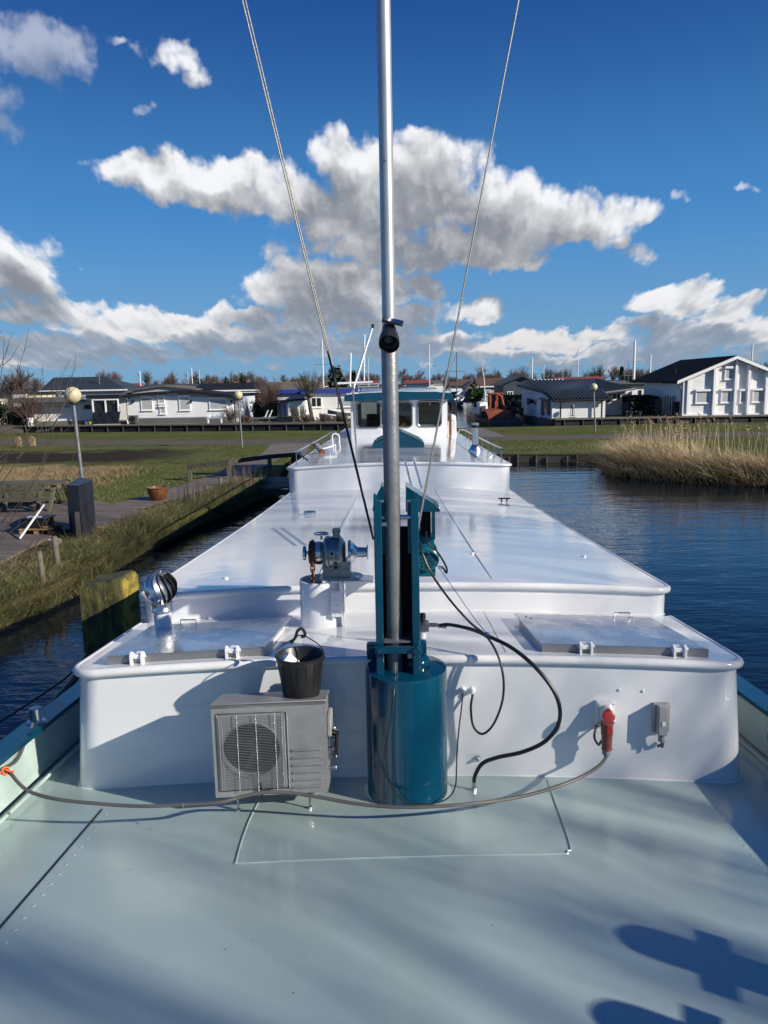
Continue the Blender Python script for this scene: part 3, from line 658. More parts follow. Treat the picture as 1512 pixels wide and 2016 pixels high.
# valve block beside the housing
b = MB(); vp = D(848, 1232, 4.45); b.rng(vp.x-.075, vp.x-.012, 4.42, 4.48, vp.z-.028, vp.z+.028); b.cyl(vp+Vector((-.015,0,.005)), vp+Vector((.035,0,.005)), .014, n=6); b.cyl(vp+Vector((.03,0,.005)), vp+Vector((.055,0,.003)), .010, n=12)
vb = b.build('hydraulic_valve', 'cast', barge, bevel=.002)
b = MB(); b.lathe([(.012,0),(.018,.008),(.02,.03),(.017,.05),(0,.052)], vp+Vector((-.048,0,.028)), n=16); b.build('valve_knob', 'blackp', vb, smooth=True)
b = MB(); b.cyl(Vector((vp.x-.048, 4.45, T1(4.45)-.01)), Vector((vp.x-.048,4.45,vp.z-.028)), .022); b.build('valve_post', 'lip', vb, smooth=True)

# ---- windlass on its pedestal
PC = Vector((-.535, 5.12, T1(5.12)+cam(.55)))
pt = D(624, 1150, 4.98).z
b = MB(); R_ = .148
b.lathe([(R_,-.03),(R_,pt-PC.z),(R_-.010,pt-PC.z+.002),(R_-.012,pt-PC.z-.002),(R_-.012,.0)], PC, n=48)
ped = b.build('windlass_pedestal', 'white', barge, smooth=True)
b = MB(); b.lathe([(0,0),(R_-.013,0)], PC+Vector((0,0,.05)), n=24); b.build('pedestal_floor', 'void', ped)
b = MB(); b.rng(PC.x+.02, PC.x+.36, 5.0, 5.24, pt+.0, pt+.014); b.rng(PC.x+.150, PC.x+.166, 4.99, 5.06, PC.z-.02, pt); b.rng(PC.x+.08, PC.x+.15, 4.955, 4.965, PC.z+.1, pt-.04)
for k in range(4): b.cyl((PC.x+.115, 4.957, PC.z+.13+k*.045), (PC.x+.115, 4.948, PC.z+.13+k*.045), .007, n=8)
b.prism([(PC.x+.17, 5.06, pt), (PC.x+.35, 5.06, pt), (PC.x+.17, 5.06, pt-.12)], (0, .01, 0))
b.build('bracket', 'white', ped, bevel=.002)
WX, WY, WZ = PC.x, 5.10, D(655, 1088, 5.10).z
wl = MB(); ax = (1, 0, 0)
def wx(px): return D(px, 1088, WY).x
wl.lathe([(0,0),(.075,0),(.075,.008),(.105,.02),(.118,.035),(.118,.05),(.112,.055),(.112,.10),(.118,.105),(.118,.125),(.10,.14),(.07,.16),(0,.16)], (wx(634), WY, WZ), ax, 32)
wl.rng(wx(636), wx(690), WY-.07, WY+.08, pt+.012, WZ-.05); wl.rng(wx(630), wx(700), WY-.09, WY+.09, pt+.014, pt+.03)
wl.cyl((wx(663), WY-.118, WZ-.075), (wx(663), WY-.09, WZ-.075), .021, n=16); 
wl.lathe([(.028,0),(.024,.03),(.03,.032),(.03,.05),(0,.052)], (wx(664), WY-.02, WZ+.11), n=16)
wl.box((wx(664), WY-.02, WZ+.165), (.05,.03,.018))
wind = wl.build('windlass', 'cast', barge, smooth=True)
b = MB(); b.cyl((wx(663), WY-.121, WZ-.075), (wx(663), WY-.117, WZ-.075), .013); b.cyl((wx(656), WY-.121, WZ+.018), (wx(656), WY-.1, WZ+.018), .010); b.build('oil_hole', 'void', wind)
b = MB(); b.lathe([(0,0),(.045,0),(.05,.004),(.05,.016),(.045,.02),(.014,.022),(.014,.04),(0,.04)], (wx(597), WY, WZ), ax, 32); b.build('clutch_wheel', 'steel', wind, smooth=True)
b = MB(); b.lathe([(0,0),(.072,0),(.078,.006),(.062,.016),(.05,.022),(.062,.028),(.078,.038),(.078,.044),(0,.044)], (wx(609), WY, WZ), ax, 24)
for k in range(8):
    a = k*math.pi/4; b.box((wx(609)+.022, WY+.064*math.cos(a), WZ+.064*math.sin(a)), (.03, .02, .02), Matrix.Rotation(a, 3, 'X'))
b.build('chain_wheel', 'blackp', wind, smooth=True)
b = MB(); b.lathe([(0,0),(.078,0),(.08,.004),(.08,.034),(.07,.04),(0,.04)], (wx(623), WY, WZ), ax, 32); b.build('brake_drum', 'steel', wind, smooth=True)
b = MB(); b.lathe([(.085,0),(.085,.018),(.078,.02),(.045,.055),(.036,.065),(.034,.12),(.04,.124),(.052,.128),(.052,.133),(0,.135)], (wx(686), WY, WZ), ax, 32); b.build('warping_drum', 'steel', wind, smooth=True)
b = MB(); hc = Vector((wx(634), WY-.01, WZ+.135)); b.tube([hc+Vector((.048*math.cos(a), .048*math.sin(a), .0)) for a in [2*math.pi*k/24 for k in range(24)]], .0055, 8, closed=True)
for k in range(3): a = k*2.094; b.cyl(hc, hc+Vector((.046*math.cos(a), .046*math.sin(a), 0)), .004, n=8)
b.cyl(hc+Vector((0,0,-.04)), hc+Vector((0,0,.004)), .008, n=10); b.build('brake_handwheel', 'steel', wind, smooth=True)
b = MB(); p = Vector((wx(617), WY-.078, WZ-.01))
def link(b, c, q, L=.042, wdt=.026, r=.0058):
    pts = []
    for k in range(16):
        a = 2*math.pi*k/16; pts.append(Vector(c)+q @ Vector((wdt/2*math.cos(a), 0, (L/2)*math.sin(a)+ (.008 if math.sin(a) > 0 else -.008))))
    b.tube(pts, r, 6, closed=True)
for k in range(7): link(b, p-Vector((0,0,k*.038)), Matrix.Rotation(math.pi/2*(k % 2)+.4, 3, 'Z'))
for k in range(7):
    a = -.4+k*.42; link(b, (wx(609)+.022, WY-.075*math.cos(a), WZ+.075*math.sin(a)), Matrix.Rotation(-a, 3, 'X') @ Matrix.Rotation(math.pi/2*(k % 2)+.4, 3, 'Z'))
for k in range(5): link(b, p-Vector((rnd.uniform(-.02,.03),-.03-rnd.uniform(0,.03),.24+k*.012)), Euler((rnd.uniform(0,3),rnd.uniform(0,3),0)).to_matrix())
b.build('anchor_chain', 'rust', wind, smooth=True)
b = MB(); b.sph((wx(704), WY-.05, WZ-.15), .03, 12, (1.2,1,.7)); b.rng(wx(694), wx(708), WY-.06, WY+.02, pt+.014, pt+.04); b.build('mounting_foot', 'lip', wind, smooth=True)

# ---- rotating chimney cowl at the left edge
cz = D(312, 1196, 5.0); cb = Vector((cz.x, 5.08, T1(5.08)+cam(1.62)))
b = MB(); cc = D(312, 1158, 5.08)
b.lathe([(.060,-.02),(.060,cc.z-cb.z-.10)], cb, n=32)
cowl = b.build('chimney_cowl', 'white', barge, smooth=True)
b = MB(); b.lathe([(.066,0),(.070,.004),(.070,.022),(.067,.026),(.067,.05),(.072,.054),(.072,.07),(.062,.078)], Vector((cb.x, cb.y, cc.z-.165)), n=32); b.box((cb.x+.02, cb.y-.075, cc.z-.125), (.02,.012,.02)); b.build('collar', 'cowl', cowl, smooth=True)
b = MB(); N = 15
for k in range(N):     # curved overlapping vanes on a sphere
    rows = []
    for j in range(13):
        th = .28+(2.35)*j/12; tw = .9*(j/12); row = []
        for i in range(4):
            a = 2*math.pi*(k+ i/3*.98)/N + tw; rr = .108*(1-.20*i/3)+.004
            row.append((cb.x+rr*math.sin(th)*math.cos(a), cb.y+rr*math.sin(th)*math.sin(a), cc.z+.005+rr*math.cos(th)))
        rows.append(row)
    b.grid(rows)
b.build('vaned_head', 'cowl', cowl, smooth=True)
b = MB(); b.lathe([(.045,0),(.04,.006),(.01,.01),(.01,.02),(.012,.026),(0,.032)], (cb.x, cb.y, cc.z+.103), n=16); b.build('top_cap', 'cast', cowl, smooth=True)
b = MB(); b.lathe([(0,-.085),(.06,-.07),(.088,-.02),(.09,.02),(.06,.07),(0,.09)], (cb.x, cb.y, cc.z), n=16); b.build('vane_core', 'void', cowl)

# ---- fittings on the fore cabin's front face
YF = 4.25
def on_face(px, py): return D(px, py, YF)
for px, py in ((1219,1358),(1266,1360)):
    p = on_face(px, py); b = MB(); b.lathe([(.009,0),(.008,.006),(0,.009)], p, (0,-1,0), 12); b.build('stud', 'lip', trunk, smooth=True)
p = on_face(940, 1492); b = MB(); b.lathe([(.018,0),(.016,.012),(.010,.014),(.010,.03),(0,.032)], p, (0,-1,0), 16); b.sph(p+Vector((-.005,-.02,0)), .011, 10); b.build('drain_cock', 'steel', trunk, smooth=True)
for px, py in ((911,1357),(930,1357)):
    p = on_face(px, py); b = MB(); b.lathe([(.017,0),(.017,.014),(.014,.016),(.014,.034),(.009,.042),(0,.042)], p, (0,-1,-.1), 14); b.build('cable_gland', 'lip', trunk, smooth=True)
# red 5-pin socket box with plug
def front_of(px, py, d): return D(px, py, YF-d)
a0 = on_face(1171, 1374); a1 = on_face(1205, 1418)
b = MB(); b.rng(a0.x, a1.x, YF-.05, YF+.0, a1.z-.005, a0.z-.01); 
sock = b.build('power_socket', 'wplast', trunk, bevel=.006)
sc = Vector(((a0.x+a1.x)/2+.006, YF-.05, a0.z-.03))
b = MB(); b.lathe([(.042,0),(.045,.0),(.037,.09),(.034,.095),(0,.095)], sc+Vector((0,.015,-.01)), (.05,-.62,-.78), 24); b.build('socket_snout', 'wplast', sock, smooth=True)
b = MB()
for sx in (0, 1):
    for sz_ in (0, 1): b.cyl((a0.x+.010+sx*(a1.x-a0.x-.02), YF-.051, a1.z+.008+sz_*(a0.z-a1.z-.03)), (a0.x+.010+sx*(a1.x-a0.x-.02), YF-.055, a1.z+.008+sz_*(a0.z-a1.z-.03)), .005, n=8)
b.build('cover_screw', 'gplast', sock)
b = MB(); lc = D(1198, 1410, YF-.155); b.lathe([(0,-.004),(.034,-.004),(.037,0),(.037,.006),(.030,.009),(.016,.0095),(0,.010)], lc, (.05,-.85,.35), 28); b.box(lc+Vector((-.0,.01,.033)), (.02,.02,.014)); b.build('flip_lid', 'red', sock, smooth=True)
pb = D(1195, 1422, YF-.11); pe = D(1194.5, 1488, YF-.115); pax = (pe-pb).normalized(); PL_ = (pe-pb).length
b = MB(); b.lathe([(.030,0),(.037,.002),(.037,.012),(.034,.014),(.034,.07*1),(.031,.075),(.0295,PL_*.66),(.027,PL_*.74),(.031,PL_*.76),(.031,PL_*.80),(.025,PL_*.81),(0,PL_*.81)], pb, pax, 28)
plug = b.build('plug', 'redb', sock, smooth=True)
b = MB(); b.lathe([(.026,0),(.027,.002),(.027,.03),(.02,.038),(0,.038)], pb+pax*PL_*.80, pax, 8); g1 = b.build('plug_gland', 'gplast', sock, bevel=.001)
b = MB(); b.box(pb+Vector((.004,-.036,-.03)), (.03,.012,.05)); b.build('latch', 'red', sock, bevel=.003)
# grey blue-ringed box beside it
c0 = on_face(1284, 1382); c1 = on_face(1313, 1436)
b = MB(); b.rng(c0.x, c1.x, YF-.04, YF, c1.z, c0.z); s2 = b.build('power_socket', 'gplast', trunk, bevel=.005)
b = MB(); m_ = D(1301, 1384, YF-.04); b.rng(m_.x-.022, m_.x+.030, YF-.085, YF-.04, c1.z-.0, c0.z+.004); b.cyl((m_.x+.006,YF-.062,c1.z-.005),(m_.x+.007,YF-.062,c1.z-.045),.021,n=20); b.build('socket_snout', 'gplast', s2, bevel=.004)
b = MB(); b.cyl((m_.x+.006,YF-.062,c1.z+.002),(m_.x+.006,YF-.062,c1.z-.004),.0235,n=20); b.build('blue_ring', 'bluep', s2)
b = MB(); b.rng(m_.x-.004,m_.x+.016,YF-.089,YF-.085,c1.z+.06,c1.z+.085); b.build('rating_window', 'wplast', s2)
b = MB(); q0 = Vector((m_.x+.007,YF-.062,c1.z-.04)); q1 = on_face(1293, 1464)
b.tube(spline([q0, q0+Vector((.004,0,-.04)), D(1308,1450,YF-.06), D(1304,1462,YF-.045), q1+Vector((0,-.03,-.002)), q1], 8), .007, 8); b.build('socket_lead', 'cable', s2, smooth=True)
b = MB(); b.lathe([(.014,0),(.014,.02),(.010,.03),(0,.03)], q1, (0.3,-1,0), 12); b.build('lead_gland', 'lip', s2, smooth=True)
b = MB(); b.tube(spline([on_face(1176,1425)+Vector((0,0,0)), D(1170,1450,YF-.05), D(1178,1466,YF-.06), D(1184,1458,YF-.07)], 8), .007, 8); b.build('earth_lead', 'cable', sock, smooth=True)

# ---- aft cabin roof: skylight, chimney, rails, roller fender
sk0 = D(736, 884, 18.5).x; sk1 = D(833, 884, 18.5).x; sy = 17.6; skz = T3(sy)
b = MB(); b.prism([(sk0, sy, skz-.05), (sk1, sy, skz-.05), (sk1, sy, skz+.10), ((sk0+sk1)/2, sy, skz+.38), (sk0, sy, skz+.10)], (0, 1.25, 0))
sk = b.build('skylight', 'teal', cab3, bevel=.01)
b = MB()
for s_ in (-1, 1):
    xa = (sk0+sk1)/2; xb = sk0 if s_ < 0 else sk1; u = Vector((xb-xa, 0, -.28))
    for k in range(2):
        y0_ = sy+.10+k*.55; p0_ = Vector((xa, y0_, skz+.395))
        b.prism([p0_+u*.12, p0_+u*.88, p0_+u*.88+Vector((0,.48,0)), p0_+u*.12+Vector((0,.48,0))], (0,0,.012))
b.build('skylight_pane', 'tealgrey', sk)
p = r3(1.72, 16.9); ph = D(930, 833, 16.9).z-p.z
b = MB(); b.lathe([(.15,-.01),(.15,.02),(.09,.13),(.072,.15),(.072,ph-.12),(.08,ph-.11),(.08,ph-.095),(.066,ph-.09),(.066,ph-.045),(.082,ph-.04),(.082,ph),(0,ph+.01)], p, n=28); fl = b.build('flue_pipe', 'cowl', cab3, smooth=True)
b = MB(); b.lathe([(.074,ph-.105),(.085,ph-.1),(.085,ph-.045),(.074,ph-.04)], p, n=20); b.build('flue_band', 'blackp', fl)
for s_ in (-1, 1):
    b = MB(); xs_ = BX+s_*(HWD-.05); pts = [(xs_-s_*.10, 13.95, T3(13.9)+.16), (xs_, 14.15, T3(14)+.165)]+[(xs_, y, T3(y)+.165+ .002*(y-14)) for y in np.arange(15, 22.6, 1.)]+[(xs_-s_*.06, 22.9, T3(22)+.15), (xs_-s_*.16, 22.95, T3(22)-.04)]
    b.tube([(xs_-s_*.28, 13.80, T3(13.8)+.03)]+pts, .017, 8)
    rl = b.build('grab_rail', 'steel', cab3, smooth=True)
    for y in np.arange(14.3, 22.6, 1.05):
        b = MB(); b.cyl((xs_, y, T3(y)-.06), (xs_, y, T3(y)+.165), .008, n=8); b.cyl((xs_, y, T3(y)-.08), (xs_, y, T3(y)-.05), .022, n=10); b.build('rail_post', 'steel', rl, smooth=True)
b = MB(); q = D(622, 876, 17.2); q_ = D(634, 890, 17.); b.cyl(q, q_, .062, n=20); rf = b.build('roller_fender', 'gplast', cab3, smooth=True)
b = MB(); d_ = (q_-q).normalized(); b.cyl(q-d_*.02, q+d_*.03, .065, n=20); b.cyl(q_-d_*.03, q_+d_*.02, .065, n=20); b.build('roller_cap', 'redb', rf, smooth=True)
b = MB(); b.tube([D(634,884,17.1), D(650,880,17.3), D(660,876,17.6)], .018); b.tube([(D(660,876,17.6).x,17.6,T3(17.6)-.06), D(660,876,17.6)], .016); b.build('roller_arm', 'lip', rf, smooth=True)
b = MB(); b.tube(spline([D(655,868,21.)+Vector((0,0,-.1)), D(654,858,21.), D(660,854,21.), D(667,858,21.), D(668,872,21.)], 6), .022); b.build('vent_gooseneck', 'lip', cab3, smooth=True)
# ladder-like boathook lying behind the mast
b = MB(); 
for k, (dx_) in enumerate((0, .07)): b.tube([D(797+dx_*60, 905, 8.2)+Vector((dx_,0,0)), D(811+dx_*60, 962, 6.9)+Vector((dx_,0,0))], .011, 6)
lad = b.build('ladder_rail', 'alum', cab2, smooth=True)

# ---- wheelhouse
WY0, WY1 = 23., 26.2
wl_, wr_ = -1.36, 1.52; wc = (wl_+wr_)/2; wb = T3(23)-.05; wt = D(786, 788, 23.).z
wzb = D(786, 841, 23.).z; wzt = D(786, 791, 23.).z
wh = MB()
xp = [wl_, D(700-3,800,23).x, D(748+3,800,23).x, D(762,800,23).x, D(812+2,800,23).x, D(820,800,23).x, D(870+2,800,23).x, wr_]
def yfr(x):      # faceted front, the middle panel stands forward
    return WY0 + (.12*max(0, abs(x-wc)-.55))
def panel(b, x0, x1, z0, z1, th=.05):
    b.prism([(x0, yfr(x0), z0), (x1, yfr(x1), z0), (x1, yfr(x1), z1), (x0, yfr(x0), z1)], (0, th, 0))
panel(wh, wl_, wc-.55, wb, wzb); panel(wh, wc-.55, wc+.55, wb, wzb); panel(wh, wc+.55, wr_, wb, wzb)
panel(wh, wl_, wc-.55, wzt, wt); panel(wh, wc-.55, wc+.55, wzt, wt); panel(wh, wc+.55, wr_, wzt, wt)
wins = [(D(702,800,23).x, D(749,800,23).x), (D(764,800,23).x-.22, D(811,800,23).x), (D(822,800,23).x, D(869,800,23).x)]
edges = [wl_]+[v for a in wins for v in a]+[wr_]
for i in range(0, len(edges), 2): panel(wh, edges[i], edges[i+1], wzb, wzt)
for x_ in (wl_, wr_-.05):      # side walls: sill, head and posts
    wh.rng(x_, x_+.05, WY0+.16, WY1, wb, wzb); wh.rng(x_, x_+.05, WY0+.16, WY1, wzt, wt)
    for y_ in (WY0+.16, WY0+1.25, WY0+1.9, WY1-.15): wh.rng(x_, x_+.05, y_, y_+.15, wzb, wzt)
wh.rng(wl_+.05, wr_-.05, WY1-.05, WY1, wb, wzb-.1); wh.rng(wl_+.05, wr_-.05, WY1-.05, WY1, wzt, wt)
for x_ in (wl_+.05, wl_+.7, wc+.1, wr_-.2): wh.rng(x_, x_+.13, WY1-.05, WY1, wzb-.1, wzt)
wh = wh.build('wheelhouse', 'white', barge, bevel=.006)
for (x0, x1) in wins:
    b = MB(); zc = (wzb+wzt)/2; hh = (wzt-wzb)/2; r_ = .12; pts = []
    for sx, sz_, a0_ in ((1,1,0),(-1,1,90),(-1,-1,180),(1,-1,270)):
        for k in range(7):
            a = rad(a0_+k*15); X_ = ((x0+x1)/2)+sx*((x1-x0)/2-r_)+r_*math.cos(a); pts.append((X_, yfr(X_)-.008, zc+sz_*(hh-r_)+r_*math.sin(a)))
    b.tube(pts, .026, 8, closed=True); fr = b.build('window_frame', 'cast', wh, smooth=True)
    b = MB(); b.prism([(p[0], p[1]+.022, p[2]) for p in pts], (0, .006, 0)); b.build('pane', 'glass', fr)
    b = MB()
    for i_, (cx_, cz_) in enumerate(((x1, wzt), (x0, wzt), (x0, wzb), (x1, wzb))):
        arc = pts[i_*7:(i_+1)*7]; b.prism([(cx_, yfr(cx_)-.004, cz_)]+[(p[0], p[1]+.004, p[2]) for p in arc], (0, .03, 0))
    b.build('corner_fill', 'white', fr)
b = MB(); ro = D(786, 771, 22.9).z
b.prism([(wl_-.16, 22.78, wt), (wr_+.14, 22.78, wt), (wr_+.14, 22.78, ro-.09), (wc+1.1, 22.78, ro-.02), (wc, 22.78, ro), (wc-1.1, 22.78, ro-.02), (wl_-.16, 22.78, ro-.09)], (0, 3.6, 0))
rf_ = b.build('wheelhouse_roof', 'teal', wh, bevel=.015)
b = MB(); b.prism([(wl_-.1, 22.86, ro-.055), (wc, 22.86, ro+.012), (wr_+.1, 22.86, ro-.055), (wr_+.1,22.86,ro-.03), (wc, 22.86, ro+.035), (wl_-.1, 22.86, ro-.03)], (0, 3.4, 0)); b.build('roof_deck', 'lip', rf_)
b = MB(); b.rng(wl_+.35, wc-.02, 23.05, 24.3, ro+.06, ro+.09); b.rng(wc+.06, wr_-.35, 23.05, 24.3, ro+.06, ro+.09); b.build('solar_panel', 'solar', rf_)
b = MB()
for x0_, x1_ in ((wl_+.35, wc-.02), (wc+.06, wr_-.35)):
    b.rng(x0_-.02, x1_+.02, 23.02, 23.046, ro+.04, ro+.10); b.rng(x0_-.02, x1_+.02, 24.304, 24.33, ro+.04, ro+.10)
b.build('panel_frame', 'alum', rf_)
b = MB(); p = D(697, 753, 23.4); 
b.prism([D(659,753,23.2), D(733,750,23.2), D(733,753,23.2), D(659,757,23.2)], (0, .5, 0)); b.rng(p.x-.06, p.x-.0, 23.4, 23.46, ro-.2, p.z-.02); b.rng(p.x+.12, p.x+.16, 23.4, 23.44, ro-.2, p.z-.02)
b.build('radar_board', 'flint', rf_)
b = MB(); b.tube([D(703,905,20.6), D(697,820,20.6), D(695,762,20.6)], .022, 8); an = b.build('aerial_pole', 'cast', wh, smooth=True)
b = MB(); m0 = D(889, 815, 23.1); m1 = D(896, 792, 23.1); b.rng(m0.x, m0.x+.15, 23.1, 23.14, m0.z, m1.z); b.rng(wr_-.02, m0.x, 23.11, 23.13, (m0.z+m1.z)/2+.05, (m0.z+m1.z)/2+.07); b.build('mirror', 'blackp', wh, bevel=.02)
b = MB(); b.rng(D(884,830,23.3).x, D(889,830,23.3).x, 23.3, 23.4, wb, D(886,816,23.3).z); b.build('door_post', 'copper', wh)
b = MB(); b.rng(-.95, -.2, 24.2, 24.8, wb, wzb+.12); b.rng(.75, 1.3, 23.3, 24.3, wb, wzb-.05); b.rng(.0,.45,24.9,25.3,wb,wzb+.25); b.build('console', 'pine', wh, bevel=.03)
b = MB(); b.cyl((-.75,23.9,wzb+.05),(-.75,23.85,wzb+.35),.17,n=20); b.sph((-.4,24.6,wzb+.2),.2,14,(1,.5,1.3)); b.build('helm_seat', 'blackp', wh, smooth=True)
b = MB(); b.rng(wr_+.02, wr_+.30, 23.5, 23.9, T3(23.5)-.2, D(893,828,23.5).z); b.lathe([(.14,0),(.14,.1),(.09,.16),(0,.2)], (wr_+.16, 23.6, D(893,828,23.5).z), n=16); b.build('vent_box', 'lip', wh, bevel=.02)
b = MB(); b.tube([D(692,777,26), D(702,745,26), D(734,642,26)], .038, 10); bm_ = b.build('stern_boom', 'flint', wh, smooth=True)
b = MB(); b.lathe([(.05,0),(.05,.12),(0,.13)], D(734,642,26)-Vector((0,0,.06)), n=10); b.build('boom_cap', 'blackp', bm_)
b = MB(); b.tube([D(718,655,26.2), D(717,750,26.2)], .02, 6); b.tube([D(691,695,27), D(689,760,27)], .025, 6); b.build('aerial', 'flint', wh)

# ---- the two bitts behind the camera whose shadows fall on the foredeck
for i, tip in enumerate((D(1242, 1856, 1), D(1172, 2006, 1))):
    p = Z(*( (1242,1856) if i == 0 else (1185,2035) ), 1.12)
    H_ = .95; L_ = (H_)/math.tan(SUN_EL); base = Vector((p.x+L_*math.sin(SUN_AZ)+.10, p.y-L_*math.cos(SUN_AZ), 0)); base.z = S(base.y)-.05
    b = MB(); b.lathe([(.098,0),(.098,H_-.05),(.090,H_-.02),(.06,H_),(0,H_+.004)], base, n=24); bo = b.build('bollard', 'teal', barge, smooth=True)
    b = MB(); pa = Vector((math.cos(SUN_AZ), math.sin(SUN_AZ), 0)); q = base+Vector((0,0,H_-.15)); b.cyl(q-pa*.185, q+pa*.185, .030, n=12); b.build('cross_pin', 'teal', bo, smooth=True)
# small mooring post on the left rail
b = MB(); p = Z(72, 1446, S(4.25)+.345); b.lathe([(.06,0),(.06,.012),(.036,.014),(.036,.10),(.031,.104),(0,.104)], (BX-2.34, 4.55, S(4.55)+.245), n=24); b.cyl((BX-2.40,4.55,S(4.55)+.32),(BX-2.28,4.55,S(4.55)+.32),.009,n=8); b.build('mooring_post', 'steel', barge, smooth=True)

# ================================================================== THINGS STANDING ON THE BARGE
# air-conditioning outdoor unit, standing on threaded legs
A = [Vector((-.995, 3.78, 1.655)), Vector((-.402, 3.85, 1.645)), Vector((-.405, 4.08, 1.606)), Vector((-.985, 4.03, 1.608))]
h_ = .515
ac = thing('air_conditioner', (-.70, 3.93, 1.0), 'grey metal air conditioner outdoor unit with round fan grille, left of the teal drum', 'air conditioner')
ux = (A[1]-A[0]).normalized(); uy = Vector((-ux.y, ux.x, 0)); LW = (A[1]-A[0]).length
def ap(s_, t_, d_=0.): return A[0] + ux*(s_*LW) + Vector((0,0,-t_*h_)) - uy*d_      # point on the front face
def quad_face(b, s0, s1, t0, t1, d0=0., th=.01): b.prism([ap(s0,t1,d0), ap(s1,t1,d0), ap(s1,t0,d0), ap(s0,t0,d0)], uy*-th if th else (0,0,0))
b = MB()      # casing: shell with an opening for the fan
fcx, fct, fr_ = .335, .49, .153
def cl(s_, t_): return ap(s_, t_)
N = 40; circ = [ap(fcx,fct)+ux*(fr_*math.cos(2*math.pi*k/N))+Vector((0,0,fr_*math.sin(2*math.pi*k/N))) for k in range(N)]
sq_ = []
for k in range(N):
    a = 2*math.pi*k/N; c_, s_ = math.cos(a), math.sin(a); L0, L1, T0, T1_ = -fcx*LW, (.66-fcx)*LW, -fct*h_*-1, -(1-fct)*h_
    t = min([(L1/c_ if c_ > 1e-6 else 9), (L0/c_ if c_ < -1e-6 else 9), (T0/s_ if s_ > 1e-6 else 9), (T1_/s_ if s_ < -1e-6 else 9)])
    sq_.append(ap(fcx,fct)+ux*(t*c_)+Vector((0,0,t*s_)))
b.grid([circ+[circ[0]], sq_+[sq_[0]]])
# square corners of the fan panel
for (s_, t_) in ((0,0),(.66,0),(.66,1),(0,1)):
    c_ = ap(s_, t_); near_ = sorted(sq_, key=lambda p: (p-c_).length)[:2]; b.poly([near_[0], c_, near_[1]])
b.poly([ap(.66,0), ap(1,0), ap(1,1), ap(.66,1)])
B_ = [p.copy() for p in A]; C_ = [p-Vector((0,0,h_)) for p in A]
b.poly(B_); b.poly([B_[1], B_[2], C_[2], C_[1]]); b.poly([B_[2], B_[3], C_[3], C_[2]]); b.poly([B_[3], B_[0], C_[0], C_[3]]); b.poly(C_[::-1])
b.grid([circ+[circ[0]], [p+uy*.05 for p in circ]+[circ[0]+uy*.05]])
b.build('casing', 'ac', ac)
b = MB(); quad_face(b, 0., 1., -.012, .02, .004, .0); b.prism([p+(p-sum(A, Vector())/4)*.02+Vector((0,0,.002)) for p in A], (0,0,.010)); b.build('top_lid', 'ac', ac, bevel=.004)
b = MB(); b.poly([p+uy*.12 for p in circ]); b.build('fan_recess', 'void', ac)
b = MB(); fc = ap(fcx,fct)+uy*.07
for k in range(3):
    a0_ = k*2.094+.5; rows = []
    for j in range(7):
        r__ = .03+.105*j/6; row = []
        for i in range(5):
            a = a0_+ (i/4)*(.9) - j*.06; row.append(fc+ux*(r__*math.cos(a))+Vector((0,0,r__*math.sin(a)))+uy*(.03*(i/4)-.01))
        rows.append(row)
    b.grid(rows)
b.lathe([(.034,0),(.034,.03),(.0,.036)], fc+uy*.02, -uy, 20); b.build('fan', 'blackp', ac, smooth=True)
b = MB(); r0 = .015
gs0, gs1, gt0, gt1 = .045, .655, .085, .925
n_ = 46
for k in range(n_+1):
    t_ = gt0+.02+(gt1-gt0-.04)*k/n_; b.cyl(ap(gs0+.02,t_,.017), ap(gs1-.02,t_,.017), .0014, n=5)
for s_ in (.22, .385, .55): b.cyl(ap(s_,gt0-.005,.020), ap(s_,gt1,.020), .0026, n=6)
for s_ in (gs0+.02, gs0+.045, gs1-.02, gs1-.045): b.cyl(ap(s_,gt0+.02,.015), ap(s_,gt1-.02,.015), .002, n=6)
b.build('grille', 'wire', ac)
b = MB(); b.tube([ap(gs0,gt0,.003), ap(gs0,gt1,.003), ap(gs1,gt1,.003), ap(gs1,gt0,.003)], .005, 6, closed=True); b.tube([p-uy*.002 for p in circ], .0045, 6, closed=True); b.build('grille_rim', 'ac', ac, smooth=True)
b = MB()
for k in range(6):
    t_ = .505+k*.082; b.prism([ap(.69,t_,.0), ap(.955,t_-.006,.0), ap(.955,t_-.006,.011), ap(.69,t_,.011)], (0,0,-.009)); 
b.build('louvre_ribs', 'ac', ac, bevel=.002)
b = MB(); pr = A[1]+Vector((.002,.04,-.1)); b.rng(pr.x, pr.x+.022, pr.y, pr.y+.12, pr.z-.12, pr.z); b.build('valve_cover', 'gplast', ac, bevel=.006)
for k, zz in enumerate((-.19,-.25,-.31,-.37,-.42)):
    b = MB(); q = A[1]+Vector((.0,.09+.03*(k%2),zz)); b.cyl(q, q+Vector((.03,0,0)), .011, n=8); b.sph(q+Vector((.034,0,0)), .014, 10); b.build('pipe_valve', 'cast', ac, smooth=True)
b = MB()
for k in range(14):
    q = A[1]+Vector((.012,.08+rnd.uniform(-.03,.04),-.17-rnd.uniform(0,.05))); b.tube(spline([q, q+Vector((.03+rnd.uniform(0,.015),rnd.uniform(-.02,.02),-.03)), q+Vector((.022+rnd.uniform(-.01,.02),rnd.uniform(-.02,.02),-.075-rnd.uniform(0,.1)))], 4), .004, 5)
b.build('pipe_wires', 'black', ac, smooth=True)
